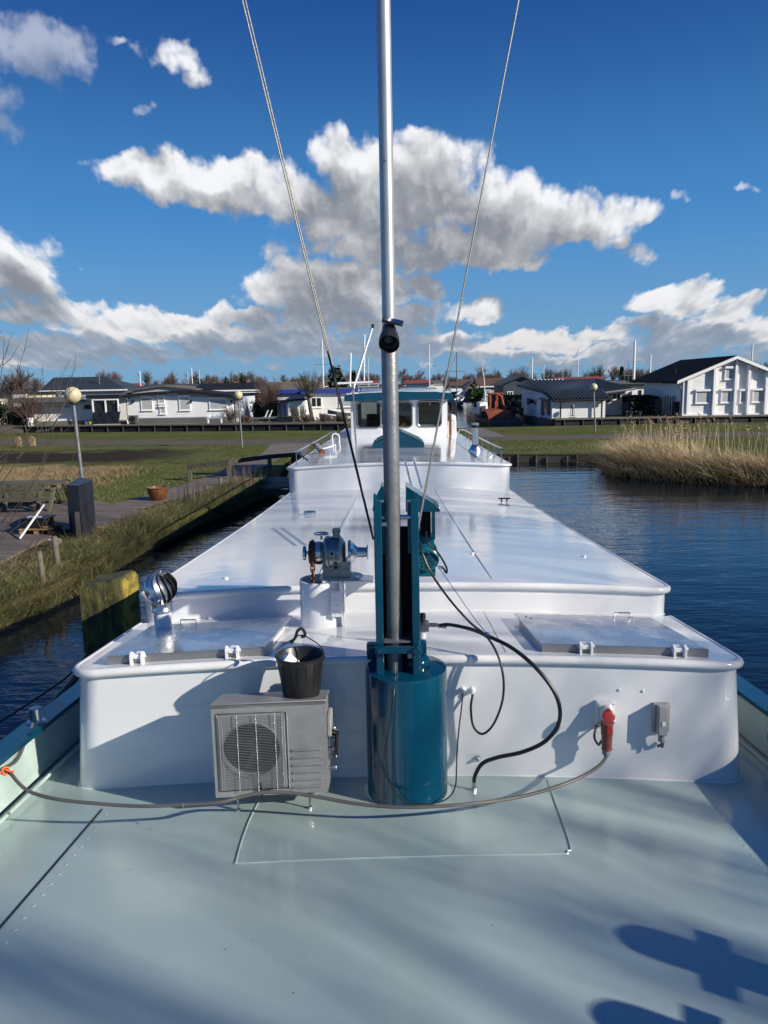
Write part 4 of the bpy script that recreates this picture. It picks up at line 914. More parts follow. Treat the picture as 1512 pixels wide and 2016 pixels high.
for px, py in ((470,1607),(611,1601)):
    t0_ = D(px, py, 3.86); t0_.z = dk(t0_.x, 3.86).z; b = MB(); b.cyl(t0_, Vector((t0_.x,3.86,1.135)), .006, n=10); b.cyl(t0_, t0_+Vector((0,0,.012)), .013, n=6); b.cyl(Vector((t0_.x,3.86,1.105)), Vector((t0_.x,3.86,1.118)), .014, n=6); b.cyl(Vector((t0_.x,3.86,1.118)), Vector((t0_.x,3.86,1.124)), .022, n=16)
    b.build('leg', 'steel', ac)
for xx in (-.9, -.5):
    t0_ = dk(xx, 4.04); b = MB(); b.cyl(t0_, Vector((t0_.x,4.04,1.135)), .006, n=10); b.cyl(t0_, t0_+Vector((0,0,.012)), .013, n=6); b.build('leg', 'steel', ac)
b = MB(); q = ap(.41,.985,.02); b.tube([q+Vector((-.004,0,.075)), q+Vector((0,0,.0)), q+Vector((.004,0,-.025))], .0055, 6); b.tube([q+Vector((-.0,0,.022)), q+Vector((.035,0,.03))], .007, 6); b.sph(q+Vector((.045,-.002,.032)), .013, 10); b.build('cord_clamp', 'blackp', ac, smooth=True)

# bucket on the unit, with a tilted white cup in it
bb = D(592, 1372, 3.97); bz = 1.66
bc = Vector((D(594,1372,3.97).x, 3.97, bz))
bc.z = 1.633; bk = thing('bucket', bc, 'black plastic builder bucket standing on the grey air conditioner', 'bucket')
H_ = .235; b = MB()
b.lathe([(0,0),(.092,0),(.098,.006),(.124,H_-.03),(.130,H_-.03),(.130,H_-.006),(.134,H_),(.128,H_+.002),(.122,H_-.004),(.094,.012),(0,.010)], bc, n=48)
b.build('pail', 'blackp', bk, smooth=True)
b = MB()
for k in range(16):
    a = 2*math.pi*k/16; b.prism([bc+Vector((.126*math.cos(a-.02), .126*math.sin(a-.02), H_-.035)), bc+Vector((.126*math.cos(a+.02), .126*math.sin(a+.02), H_-.035)), bc+Vector((.098*math.cos(a+.02), .098*math.sin(a+.02), .012)), bc+Vector((.098*math.cos(a-.02), .098*math.sin(a-.02), .012))], Vector((math.cos(a), math.sin(a), 0))*.0015)
b.build('moulded_ribs', 'blackp', bk)
b = MB(); e0 = bc+Vector((-.130,0,H_-.012)); e1 = bc+Vector((.130,0,H_-.012)); hp = spline([e0, bc+Vector((-.115,.03,H_+.025)), bc+Vector((-.05,.06,H_+.06)), bc+Vector((-.0,.065,H_+.085)), bc+Vector((.06,.055,H_+.06)), bc+Vector((.115,.03,H_+.025)), e1], 8)
b.tube(hp, .0035, 6); b.sph(e0, .010, 8); b.sph(e1, .010, 8); b.build('handle', 'black', bk, smooth=True)
b = MB(); b.tube(spline([bc+Vector((-.055,.05,H_+.045)), bc+Vector((-.03,.055,H_+.075)), bc+Vector((-.015,.05,H_+.115)), bc+Vector((.008,.05,H_+.125)), bc+Vector((.022,.055,H_+.105)), bc+Vector((.020,.06,H_+.08)), bc+Vector((-.0,.06,H_+.078))], 6), .0085, 8); b.build('grip', 'blackp', bk, smooth=True)
cq = Euler((rad(20), rad(-48), 0)).to_matrix(); cc_ = bc+Vector((-.02,-.035,H_-.075))
ax_c = Vector((-.62,-.15,.76)).normalized()
b = MB(); b.lathe([(0,0),(.040,0),(.042,.03),(.042,.08),(.036,.098),(.0,.102)], cc_, ax_c, 28)
cup = b.build('paint_cup', 'flint', smooth=True); tag(cup, 'white cup with a black printed band lying tilted inside the black bucket', 'cup')
b = MB(); b.lathe([(.0425,.012),(.0425,.040)], cc_, ax_c, 28); b.build('printed_band', 'blackp', cup)
b = MB()
qf = ax_c.to_track_quat('Z','Y').to_matrix()
for k in range(14):
    a = 2*math.pi*k/14; b.box(cc_+qf @ Vector((.0432*math.cos(a), .0432*math.sin(a), .026)), (.001,.009,.016), qf @ Matrix.Rotation(a, 3, 'Z') @ Matrix.Rotation(.5*(-1)**k, 3, 'X'))
b.build('band_marks', 'flint', cup)

# solar floodlight clamped to the mast
ll = thing('solar_floodlight', D(766,660,3.9), 'black round solar floodlight clamped on the grey mast, tilted panel on top', 'lamp')
lc_ = D(766, 668, 3.86); ax_l = (Vector((0, -.80, -.52))).normalized()
b = MB(); b.lathe([(.030,-.10),(.036,-.095),(.040,-.04),(.050,.0),(.051,.045),(.048,.047),(.047,.012),(.034,.006),(0,.006)], lc_, ax_l, 32); b.build('lamp_shroud', 'blackp', ll, smooth=True)
b = MB(); b.lathe([(0,0),(.028,0),(.034,.004),(.030,.008),(0,.012)], lc_+ax_l*.008, ax_l, 24); b.build('lens', 'dglass', ll, smooth=True)
b = MB(); c0_ = D(773, 633, 3.90); rot = Euler((rad(20), rad(13), 0)).to_matrix(); b.box(c0_, (.105, .07, .011), rot); b.build('panel_body', 'blackp', ll, bevel=.003)
b = MB(); b.box(c0_+rot @ Vector((0,0,.0065)), (.094,.058,.002), rot); b.build('solar_panel', 'solar', ll)
b = MB(); b.cyl(c0_+Vector((.0,.0,-.005)), lc_+Vector((0,.06,.02)), .014, n=12); b.box(lc_+Vector((.012,.05,.035)), (.03,.05,.03)); b.cyl(lc_+Vector((0,.06,.0)), lc_+Vector((.0,.10,.02)), .018, n=12); b.lathe([(.040,0),(.045,0),(.045,.03),(.040,.03)], (ML, 4.02, lc_.z+.01), n=24); b.build('bracket', 'blackp', ll, bevel=.002)

# hoses, cables and ropes
def hose(name, pts, r, m, label, cat, extra=None, n=8):
    b = MB(); P_ = spline(pts, 10); b.tube(P_, r, n); o = b.build(name, m, smooth=True); tag(o, label, cat); return o
hh = hose('hydraulic_hose', [vp+Vector((.05,0,.0)), D(885,1230,4.40), D(925,1238,4.30), D(960,1252,4.22), D(1010,1277,4.10), D(1060,1320,4.0), D(1096,1372,3.95), D(1101,1420,3.95), D(1075,1458,3.97), D(1030,1480,4.0), D(980,1491,4.02), D(950,1503,4.03), D(936,1525,4.04), Z(933,1556,dk(.4,4.05).z)+Vector((0,0,.05))], .0115, 'black', 'thick black hydraulic hose looping from the grey valve down to the deck', 'hose')
e_ = Z(933,1556,dk(.4,4.05).z)
b = MB(); b.cyl(e_+Vector((0,0,-.002)), e_+Vector((0,0,.02)), .017, n=6); b.cyl(e_+Vector((0,0,.02)), e_+Vector((0,0,.07)), .012, n=12); b.build('ferrule', 'steel', hh)
b = MB(); b.cyl(vp+Vector((.045,0,.0)), vp+Vector((.095,-.012,-.001)), .0135, n=12); b.build('ferrule', 'cast', hh)
hose('motor_cable', [mc+Vector((-.04,.05,.18)), D(822,1055,4.6), D(830,1085,4.5), D(850,1130,4.45), D(885,1180,4.35), D(925,1225,4.25), D(957,1252,4.2), D(980,1290,4.12), D(991,1335,4.08), D(989,1380,4.08), D(972,1425,4.10), D(950,1445,4.12), D(932,1430,4.15), D(927,1395,4.19), D(930,1370,4.215), D(930,1359,4.23)], .0068, 'black', 'thin black cable running from the teal motor down to the right-hand gland', 'cable')
hose('sensor_cable', [D(911,1362,4.215), D(909,1390,4.18), D(903,1440,4.10), D(899,1500,4.03), D(897,1545,3.96), D(885,1568,3.88), D(862,1580,3.83), D(830,1583,3.81), D(795,1577,3.80), D(770,1545,3.80), D(761,1500,3.80), D(763,1450,3.80), D(771,1400,3.81), D(776,1360,3.84), D(778,1326,3.93)], .0042, 'black', 'thin black wire hanging down the front of the teal drum to the left-hand gland', 'cable')
hose('motor_lead', [mc+Vector((.0,.03,.17)), D(842,1070,4.55), D(862,1088,4.58), D(878,1115,4.6), D(879,1128,4.62), mc+Vector((.1,.02,-.055))], .0062, 'black', 'short black lead curving into the side of the teal motor', 'cable')
cordo = hose('blue_cord', [D(823,1062,4.55), D(880,1140,4.43), D(930,1212,4.3), D(958,1247,4.2)], .0022, 'blue', 'thin blue cord stretched from the motor to the knot on the black hose', 'cord', n=6)
b = MB(); kn = D(958,1250,4.2)
for k in range(5): 
    q = Euler((rnd.uniform(0,3),rnd.uniform(0,3),0)).to_matrix(); b.tube([kn+q @ Vector((.016*math.cos(t), .016*math.sin(t), 0)) for t in [2*math.pi*j/14 for j in range(14)]], .0024, 5, closed=True)
b.build('knot', 'blue', cordo, smooth=True)
cab = hose('power_cable', [Vector((-2.31,4.5,S(4.5)+.26)), D(36,1492,4.25), D(8,1514,4.02), D(22,1524,3.93), D(38,1543,3.86), D(62,1560,3.80), D(110,1573,3.72), D(180,1581,3.66), D(270,1587,3.62), D(350,1585,3.62), D(430,1580,3.62), D(470,1570,3.65), D(520,1560,3.66), D(570,1561,3.66), D(620,1568,3.66), D(700,1582,3.64), D(780,1589,3.62), D(850,1588,3.63), D(920,1583,3.66), D(1000,1573,3.72), D(1070,1557,3.80), D(1130,1536,3.90), D(1168,1516,4.0), D(1187,1500,4.08), pb+pax*(PL_*.99)], .0098, 'cable', 'grey rubber power cable slung low across the foredeck from red plug to left rail', 'cable')
og = D(10, 1518, 3.93)
b = MB(); 
for k in range(4): q = Euler((.3*k,1.2+.2*k,.1)).to_matrix(); b.tube([og+q @ Vector((.022*math.cos(t), .022*math.sin(t), 0)) for t in [2*math.pi*j/14 for j in range(14)]], .004, 5, closed=True)
b.tube([og+Vector((.0,0,.01)), og+Vector((.035,0,-.005)), og+Vector((.05,0,.0))], .006, 5); ot = b.build('rail_tie', 'orange', smooth=True); tag(ot, 'bright orange cord knot tying the grey cable to the left rail', 'cord')
b = MB(); q = D(361,1585,3.62)
b.tube([q+Vector((0,-.004,.014)), q+Vector((0,-.014,0)), q+Vector((0,.0,-.013)), q+Vector((-.002,0,-.03)), q+Vector((-.03,0,-.042))], .0022, 5); b.build('cable_tie', 'wire', cab, smooth=True)
hose('mooring_rope', [D(-120,1590,3.6), D(0,1487,4.25), D(60,1432,4.7), D(140,1345,5.4), D(176,1290,6.2), Vector((-2.62,6.6,.85))], .028, 'black', 'thick black mooring rope running from the left rail up to the mossy pile', 'rope')
hose('mooring_line', [D(-30,1440,4.6), D(0,1421,4.8), D(70,1376,5.2), D(140,1325,5.7), Vector((-2.75,6.5,1.05))], .008, 'black', 'thin dark line running above the thick mooring rope at the left', 'rope')
b = MB(); q0 = D(-10,1492,4.18); q1 = D(26,1462,4.45); b.tube([q0, q1], .034, 10); rp = b.build('rope_splice', 'hemp', smooth=True); tag(rp, 'pale frayed whipping wrapped round the thick mooring rope at the left edge', 'rope')

# ================================================================== BANKS, PILES, STAKES
def wpost(name, base, h, r, m, label, cat, group=None, lean=(0,0), n=10, parts=None):
    b = MB(); p = Vector(base); q = p+Vector((lean[0], lean[1], h)); b.lathe([(r*1.05,0),(r,h*.4),(r*.95,h-.01),(r*.8,h),(0,h)], p, (q-p), n); o = b.build(name, m, smooth=True); return tag(o, label, cat, group)
pl = Vector((-2.62, 6.72, -.5))
b = MB(); rows = []
for z_ in list(np.linspace(0, 2.07, 12))+[2.11, 2.13]:
    row = []; ins = 0 if z_ < 2.08 else (.02 if z_ < 2.12 else .045)
    for k in range(25):
        a = 2*math.pi*k/24; q = .205-ins; rr = q/max(abs(math.cos(a)), abs(math.sin(a)))**.86; n__ = .004*math.sin(k*2.3+z_*3)
        row.append((pl.x+(rr+n__)*math.cos(a), pl.y+(rr+n__)*math.sin(a), pl.z+z_+(.03*math.cos(a) if z_ > 2 else 0)))
    row[-1] = row[0]; rows.append(row)
b.grid(rows); b.poly(rows[-1][:-1]); pile = b.build('mooring_pile', 'pile', smooth=True, origin=(pl.x, pl.y, 0)); tag(pile, 'thick square mossy timber mooring pile with yellow lichen beside the barge', 'pile')
st = [((91,1172),1.0,.045,'tall grey stake standing nearest the water on the left bank'),((120,1142),1.05,.05,'grey stake just behind the waterside stake on the left bank, slightly leaning')]
for (px, py), h, r, lb in st:
    p = Z(px, py, .15); wpost('stake', (p.x, p.y, -.15), h, r, 'wood', lb, 'stake', lean=(-.06, .02))
for (px, py, h, lb) in ((408,984,.42,'short pale post at the outer edge of the grassy bank below the gangway'),(435,966,.40,'short pale post standing in the dark gap under the handrail'),(478,1050,.01,None)):
    if lb: p = Z(px, py, .2); wpost('post', p, h, .05, 'wood', lb, 'post')
# cabinet
cb0 = Z(163, 1058, GZ); k1 = Z(136, 1030, GZ)
cbx = thing('cabinet', (cb0.x, cb0.y+.3, GZ), 'dark blue metal cabinet with a sloping top standing on the left bank', 'cabinet')
F0 = Z(138,1052,GZ); F1 = Z(163,1062,GZ); F2 = Z(190,1046,GZ)
def at_h(px, py, q): return D(px, py, q.y).z
zl = at_h(135, 957, F0); zf = at_h(163, 957, F1); zr = at_h(190, 949, F2)
F3 = F0+(F2-F1)
b = MB(); vs = [F0, F1, F2, F3]; zt_ = [zl, zf-.0, zr+.02, zr+.02]
b.grid([[p for p in vs+[vs[0]]], [Vector((p.x, p.y, z)) for p, z in zip(vs+[vs[0]], zt_+[zt_[0]])]]); b.poly([Vector((p.x, p.y, z)) for p, z in zip(vs, zt_)]); b.build('cabinet_body', 'navybox', cbx)
b = MB(); cen = sum(vs, Vector())/4; b.prism([Vector((p.x+(p.x-cen.x)*.07, p.y+(p.y-cen.y)*.07, z+.004)) for p, z in zip(vs, zt_)], (0,0,.015)); b.build('cabinet_top', 'navybox', cbx)
p = Z(155, 1068, GZ-.05); wpost('post', p, .62, .07, 'woodd', 'short dark square post standing right in front of the blue cabinet', 'post', n=4)
# terrace and board walk
b = MB(); tz = .40
TP = [Z(-60,1135,tz), Z(0,1106,tz), Z(60,1072,tz), Z(128,1040,tz), Z(163,1018,tz), Z(250,1010,tz), Z(330,990,tz), Z(372,972,tz), Z(372,955,tz), Z(250,985,tz)+Vector((0,0,0)), Z(190,990,tz), Z(0,1002,tz), Z(-200,1010,tz)]
b = MB(); b.prism([(p.x, p.y, tz-.09) for p in [Z(-200,1190,tz), Z(0,1106,tz), Z(60,1074,tz), Z(128,1042,tz), Z(250,1030,tz), Z(300,1010,tz), Z(190,985,tz), Z(0,996,tz), Z(-300,1000,tz)]], (0,0,.09)); te = b.build('terrace', 'boards'); tag(te, 'weathered board terrace on the left bank under the picnic table', 'terrace')
b = MB(); wk = [(-6.9,18.6),(-6.3,21.2),(-5.9,23.5),(-5.6,26.5),(-5.45,30.),(-5.3,33.5)]; rows = []
for i, (x, y) in enumerate(wk): rows.append([(x-.62, y, GZ+.03), (x+.62, y-.1, GZ+.03)])
b.grid(rows); bwk = b.build('board_walk', 'boards'); tag(bwk, 'narrow weathered board walk curving along the left bank towards the lane', 'walkway')
# gangway to the barge with its handrail
gy = 23.6
gw = thing('gangway', (-3.6, gy, .3), 'low timber landing stage with a dark handrail reaching from the bank to the barge', 'jetty')
g0, g1_ = Z(352, 962, .38), Z(585, 952, .38)
b = MB(); b.prism([(g0.x, 22.3, .30), (-2.35, 22.6, .30), (-2.35, 24.9, .30), (-3.9, 25.0, .30), (g0.x+.2, 24.2, .30)], (0,0,.07)); b.build('jetty_deck', 'boards', gw)
b = MB(); b.rng(-4.1,-2.4,22.42,22.48,.12,.29); b.build('edge_beam', 'woodd', gw)
for x_ in (-3.85,-3.2,-2.6): b = MB(); b.cyl((x_,22.8,-.6),(x_,22.8,.34),.08,n=10); b.build('jetty_pile', 'woodd', gw)
h0 = D(368,918,24.4); h1 = D(450,908,24.6); h2 = D(530,898,25.5); h3 = D(592,893,26.2)
b = MB()
for a, c in ((h0,h1),(h1,h2),(h2,h3)): b.prism([a+Vector((0,-.05,-.09)), a+Vector((0,-.05,.05)), c+Vector((0,-.05,.05)), c+Vector((0,-.05,-.09))], (0,.09,0))
b.build('handrail', 'woodd', gw)
for q in (h0+Vector((.06,0,0)), h1, h2):
    b = MB(); b.rng(q.x-.06,q.x+.06,q.y-.02,q.y+.10,.2,q.z-.05); b.build('rail_post', 'greenwood', gw)
# picnic table
T_ = thing('picnic_table', (-9.6, 19.4, GZ), 'greenish wooden picnic table with fixed benches on the left terrace', 'table')
tY = 18.6; tl = D(-70, 952, tY).x; tr = D(112, 951, tY).x; tzz = D(60, 953, tY).z
b = MB()
for k in range(5): b.rng(tl, tr, tY+k*.16, tY+k*.16+.145, tzz-.045, tzz)
b.build('table_top', 'greenwood', T_)
for yy_ in (tY-.62, tY+1.1):
    b = MB(); b.rng(tl+.0, tr+.1, yy_, yy_+.28, tzz-.33, tzz-.29); b.build('bench_seat', 'greenwood', T_)
b = MB(); 
for k in range(4): b.rng(tl, tr-.35, tY-.02, tY+.01, tzz-.14-k*.10, tzz-.055-k*.10)
b.build('side_boards', 'greenwood', T_)
for xx in (D(10,960,tY).x, D(76,960,tY).x, D(100,960,tY).x):
    for s_ in (-1, 1):
        b = MB(); yc = tY+.38; b.prism([(xx, yc+s_*.2, tzz-.05), (xx, yc+s_*.31, tzz-.05), (xx, yc+s_*.72, GZ), (xx, yc+s_*.61, GZ)], (.07,0,0)); b.build('leg', 'greenwood', T_)
# battery crate on pallet, white pipe, pot
px_, pw = Z(75, 1052, tz), None
cr = thing('pallet', (px_.x, px_.y, tz), 'small raw wooden pallet with crumpled plastic film on the terrace edge', 'pallet')
x0 = Z(40,1052,tz).x; x1 = Z(105,1050,tz).x; y0 = px_.y; 
b = MB()
for f_ in (.0,.45,.88): b.rng(x0+(x1-x0)*f_, x0+(x1-x0)*(f_+.12), y0, y0+.5, tz, tz+.09)
b.build('pallet_block', 'pine', cr)
b = MB(); b.rng(x0-.02, x1+.02, y0-.02, y0+.52, tz+.09, tz+.11); b.build('pallet_deck', 'pine', cr)
b = MB(); rows = []
for i in range(7): rows.append([(x1-.22+j*.06, y0-.04+i*.05, tz+.12+rnd.uniform(0,.07)-max(0,j-4)*.05) for j in range(8)])
b.grid(rows); b.build('plastic_film', glassmat('clear_plastic_film', (.55,.56,.58), .9), cr)
b = MB(); b.rng(x0+.03, x1-.12, y0+.06, y0+.44, tz+.112, tz+.30); 
bt = b.build('battery_box', 'blackp', bevel=.01); tag(bt, 'open black plastic crate standing on the small pallet', 'crate')
b = MB(); b.rng(x0+.0, x1-.09, y0+.03, y0+.47, tz+.302, tz+.325); b.build('crate_rim', 'blackp', bt, bevel=.005)
b = MB(); b.rng(x0+.10, x1-.25, y0+.16, y0+.30, tz+.328, tz+.338); b.build('white_strip', 'flint', bt)
b = MB(); q0 = Z(39,1060,tz+.02); b.tube([q0, D(87,993,q0.y+.35)], .022, 10); wp = b.build('pvc_pipe', 'flint', smooth=True); tag(wp, 'white plastic pipe leaning across the black crate', 'pipe')
b = MB(); p = Z(109, 1070, .42); p = Vector((p.x, p.y, GZ-.05)); b.lathe([(.10,0),(.12,.2),(.125,.2),(.115,.19),(0,.18)], p, n=20); bu = b.build('bucket', 'gplast', smooth=True); tag(bu, 'small grey bucket at the terrace edge behind the stakes', 'bucket')
p = Z(312, 984, GZ+.03)
b = MB(); b.lathe([(0,0),(.15,0),(.22,.08),(.27,.24),(.275,.32),(.30,.33),(.30,.355),(.265,.355),(.24,.30),(0,.28)], (p.x, p.y, GZ+.02), n=32); po = b.build('plant_pot', 'copper', smooth=True); tag(po, 'round copper brown glazed pot beside the board walk', 'pot')
# globe lamps
def lamp(base_px, top_px, gr, lb, Yoff=0., zb=GZ):
    p = Z(*base_px, zb); g = D(*top_px, p.y); r = gr/F*(p.y)
    t = thing('street_lamp', (p.x, p.y, zb), lb, 'street lamp', 'globe lamps along the lane and bank')
    b = MB(); b.tube([p, Vector((g.x, g.y, g.z-r*.9))], .045, 12); b.build('lamp_post', 'galv', t, smooth=True)
    b = MB(); b.lathe([(.05,0),(.10,.0),(.11,.05),(.10,.07),(0,.07)], Vector((g.x, g.y, g.z-r-.02)), n=16); b.build('lamp_collar', 'blackp', t, smooth=True)
    b = MB(); b.sph(g, r, 28); b.build('globe', 'globe', t, smooth=True); return t
lamp((168,1000), (143,778), 16.3, 'nearest globe lamp, on a leaning post right behind the dark blue cabinet')
lamp((477,881), (469,778), 8.5, 'globe lamp on the lawn in front of the long white bungalow with the bench')
lamp((1172,852), (1169,762), 7.2, 'globe lamp beyond the water, before the white house with grey tiled roof')
for i, (px, lb) in enumerate(((36,'left one of two yellowish wooden bollards beside the lane'),(63,'right one of two yellowish wooden bollards beside the lane'))):
    p = Z(px, 880-i, GZ); b = MB(); b.prism([(p.x-.16,p.y,GZ),(p.x+.16,p.y,GZ),(p.x+.15,p.y,GZ+.46),(p.x,p.y,GZ+.56),(p.x-.15,p.y,GZ+.46)], (0,.16,0)); o = b.build('bollard', 'woodl', bevel=.02); tag(o, lb, 'bollard')
# timber revetment along the water below the far lawn
b = MB(); rv = thing('revetment', (7, 31, 0), 'dark timber bank revetment along the far right water edge', 'revetment')
R0, R1 = Vector((4.2, 31.95, 0)), Vector((9.5, 30.95, 0))
b.prism([R0+Vector((0,0,.0)), R1, R1+Vector((0,0,.30)), R0+Vector((0,0,.30))], (0,-.05,0)); b.build('plank_wall', 'woodd', rv)
b = MB(); b.prism([R0+Vector((0,-.07,.30)), R1+Vector((0,-.07,.30)), R1+Vector((0,.10,.30)), R0+Vector((0,.10,.30))], (0,0,.05)); b.build('cap_rail', 'woodd', rv)
for k in range(9):
    q = R0+(R1-R0)*(k+.5+rnd.uniform(-.3,.3))/9; b = MB(); b.cyl(q+Vector((0,-.09,-.4)), q+Vector((0,-.09,.30+rnd.uniform(-.1,.04))), .05, n=8); b.build('revetment_pile', 'woodd', rv)

# ================================================================== HOUSES ACROSS THE CANAL
def X_(px, Y, py=800): return D(px, py, Y).x
def Zh(py, px, Y): return D(px, py, Y).z
def siding(b, xa, xb, y, z0, z1, step=.19, top=None):
    z = z0
    while z < z1-.01:
        zz = min(z+step, z1)
        if top is None: b.poly([(xa,y-.012,z),(xb,y-.012,z),(xb,y,zz),(xa,y,zz)]); b.poly([(xa,y-.012,z),(xa,y,z),(xb,y,z),(xb,y-.012,z)])
        z = zz
def sidingp(b, A_, B_, z0, z1, step=.19):      # between two ground points, facing the camera side
    A_ = Vector(A_); B_ = Vector(B_); d = (B_-A_).normalized(); n = Vector((d.y, -d.x, 0))
    z = z0
    while z < z1-.01:
        zz = min(z+step, z1); a0 = A_+n*.012; b0 = B_+n*.012
        b.poly([(a0.x,a0.y,z),(b0.x,b0.y,z),(B_.x,B_.y,zz),(A_.x,A_.y,zz)]); b.poly([(a0.x,a0.y,z),(A_.x,A_.y,z),(B_.x,B_.y,z),(b0.x,b0.y,z)]); z = zz
def win(par, x0, x1, z0, z1, y, frame='trim', pane='dglass', t=.07, mull=0, sill=True, box=False):
    b = MB(); b.rng(x0, x1, y-.05, y+.03, z0, z0+t); b.rng(x0, x1, y-.05, y+.03, z1-t, z1); b.rng(x0, x0+t, y-.05, y+.03, z0+t, z1-t); b.rng(x1-t, x1, y-.05, y+.03, z0+t, z1-t)
    for k in range(mull): xm = x0+(x1-x0)*(k+1)/(mull+1); b.rng(xm-.03, xm+.03, y-.048, y+.03, z0+t, z1-t)
    if box: b.rng(x0-.03, x1+.03, y-.16, y+.0, z1-.02, z1+.13)
    w_ = b.build('window', frame, par)
    b = MB(); b.rng(x0+t, x1-t, y-.035, y+.02, z0+t, z1-t); b.build('pane' if pane != 'shutter' else 'roller_shutter', pane, w_)
    if sill: b = MB(); b.rng(x0-.05, x1+.05, y-.10, y+.0, z0-.05, z0-.002); b.build('sill', frame, w_)
    return w_
def bungalow(lb, xa, xb, y, dep, zt, wallm, roofm, rise=.35, over=.3, z0=G2, fascia='dtrim', sided=True, kind='flat', name='bungalow', ft=.16, cat='house', group=None):
    h = thing(name, ((xa+xb)/2, y, z0), lb, cat, group)
    b = MB(); b.prism([(xa,y+.03,z0),(xb,y+.03,z0),(xb,y+.03,zt),(xa,y+.03,zt)], (0,dep,0))
    if sided: siding(b, xa, xb, y+.028, z0+.15, zt)
    b.build('wall', wallm, h)
    b = MB(); yo, y1 = y-over, y+dep+over; xm = (xa+xb)/2
    if kind == 'flat': b.rng(xa-over, xb+over, yo, y1, zt+.003, zt+ft)
    elif kind == 'ridgex':   # ridge along x, slope seen from the front
        ym = (yo+y1)/2; b.prism([(xa-over, yo, zt), (xa-over, yo, zt+ft), (xa-over, ym, zt+ft+rise), (xa-over, y1, zt+ft), (xa-over, y1, zt)], (xb-xa+2*over, 0, 0))
    elif kind == 'gable':    # gable towards the camera
        b.prism([(xa-over, yo, zt-.05), (xm, yo, zt+rise-.05), (xb+over, yo, zt-.05), (xb+over, yo, zt-.05+ft), (xm, yo, zt+rise+ft), (xa-over, yo, zt-.05+ft)], (0, y1-yo, 0))
    elif kind == 'hip':
        q = rise*1.6; ym = (yo+y1)/2; v = [(xa-over,yo,zt),(xb+over,yo,zt),(xb+over,y1,zt),(xa-over,y1,zt),(xa-over+q,ym,zt+rise),(xb+over-q,ym,zt+rise)]
        for f in ((0,1,5,4),(1,2,5),(2,3,4,5),(3,0,4),(0,3,2,1)): b.poly([v[i] for i in f])
    r = b.build('roof', roofm, h)
    if kind == 'gable':
        b = MB(); b.prism([(xa,y+.02,zt-.06),(xb,y+.02,zt-.06),(xm,y+.02,zt+rise-.07)], (0,dep-.05,0)); b.build('gable_wall', wallm, h)
    b = MB()
    if kind in ('flat','ridgex','hip'): b.rng(xa-over-.005, xb+over+.005, yo-.03, yo-.003, zt-.02, zt+ft*.8)
    b.build('fascia', fascia, r) if kind in ('flat','ridgex','hip') else b.bm.free()
    return h
# cream chalet at the far left
Y = 66.; h = bungalow('cream and white chalet at the far left edge behind bare shrubs', X_(-150,Y), X_(50,Y), Y, 7, Zh(776,20,Y), 'cream', 'rblack', name='chalet'); win(h, X_(-4,Y), X_(5,Y), Zh(808,0,Y), Zh(789,0,Y), Y)
b = MB(); b.rng(X_(30,Y), X_(56,Y), Y-.3, Y+.0, Zh(800,40,Y), Zh(776,40,Y)); b.build('porch', 'trim', h)
# white rendered bungalow
Y = 62.; xa, xb = X_(62,Y,830), X_(250,Y,830); h = bungalow('low white rendered bungalow with dark flat roof behind the leaning globe lamp', xa, xb, Y, 6, Zh(787,150,Y), 'render', 'rblack', sided=False, fascia='trim', ft=.13)
b = MB(); b.rng(xa-.9, xa+4.6, Y-.9, Y-.3, Zh(787,150,Y)-.15, Zh(781,150,Y)); b.build('canopy', 'rgrey', h)
b = MB(); b.rng(xa-.6, xa+.0, Y+.2, Y+3, G2, Zh(790,60,Y)); b.build('side_wall', 'greyw', h)
b = MB(); b.cyl((xa+.3,Y-.7,G2),(xa+.3,Y-.7,Zh(787,66,Y)-.1),.07,n=10); b.build('porch_post', 'dtrim', h)
win(h, X_(124,Y), X_(141,Y), Zh(804,130,Y), Zh(796,130,Y), Y, pane='shutter'); win(h, X_(166,Y), X_(178,Y), Zh(804,170,Y), Zh(797,170,Y), Y, frame='dtrim')
win(h, X_(231,Y), X_(236,Y), Zh(811,233,Y), Zh(800,233,Y), Y, frame='dtrim')
b = MB(); b.rng(xa, xb, Y-.04, Y+.02, G2, G2+.35); b.build('plinth', 'conc', h)
b = MB(); b.rng(X_(186,Y), X_(250,Y), Y-1.6, Y-.1, Zh(781,220,Y)-.02, Zh(779,220,Y)+.1); b.build('canopy', 'rblack', h)
b = MB(); b.lathe([(.2,0),(.2,.3),(.28,.32),(.28,.5),(0,.55)], (X_(117,Y+2), Y+2, Zh(783,117,Y)), n=12); b.build('roof_vent', 'rgrey', h)
t = thing('tarp_shelter', (X_(208,60.5), 60.5, G2), 'black tarpaulin stretched on a light frame beside the white rendered bungalow', 'shelter')
b = MB(); u0, u1 = X_(182,60.5), X_(232,60.5); rows = []
for j in range(13):
    zf_ = j/12; z_ = G2+.12+(Zh(790,200,60.5)-G2-.12)*zf_; y_ = 60.0+ (1.0*zf_ if zf_ < .58 else .58+.15*zf_)
    rows.append([(u0+(u1-u0)*(i/16)+ (.0 if zf_ > .5 else (.14*(i/16))), y_+.04*math.sin(i*1.1+j*.9)+.03*math.sin(i*2.7-j), z_) for i in range(17)])
b.grid(rows); b.build('tarp', 'tarp', t, smooth=True)
for i in (0, .5, 1): b = MB(); x_ = u0+(u1-u0)*i; b.rng(x_-.05, x_+.05, 60.55, 60.65, Zh(812,200,60.5) if i else G2, Zh(788,200,60.5)); b.build('frame_post', 'trim', t)
b = MB(); b.rng(u0-.05, u1+.05, 60.54, 60.64, Zh(788,200,60.5), Zh(787,200,60.5)+.05); b.rng(u0+.2, u1+.3, 59.9, 60.0, G2+.03, G2+.12); b.build('frame_rail', 'trim', t)
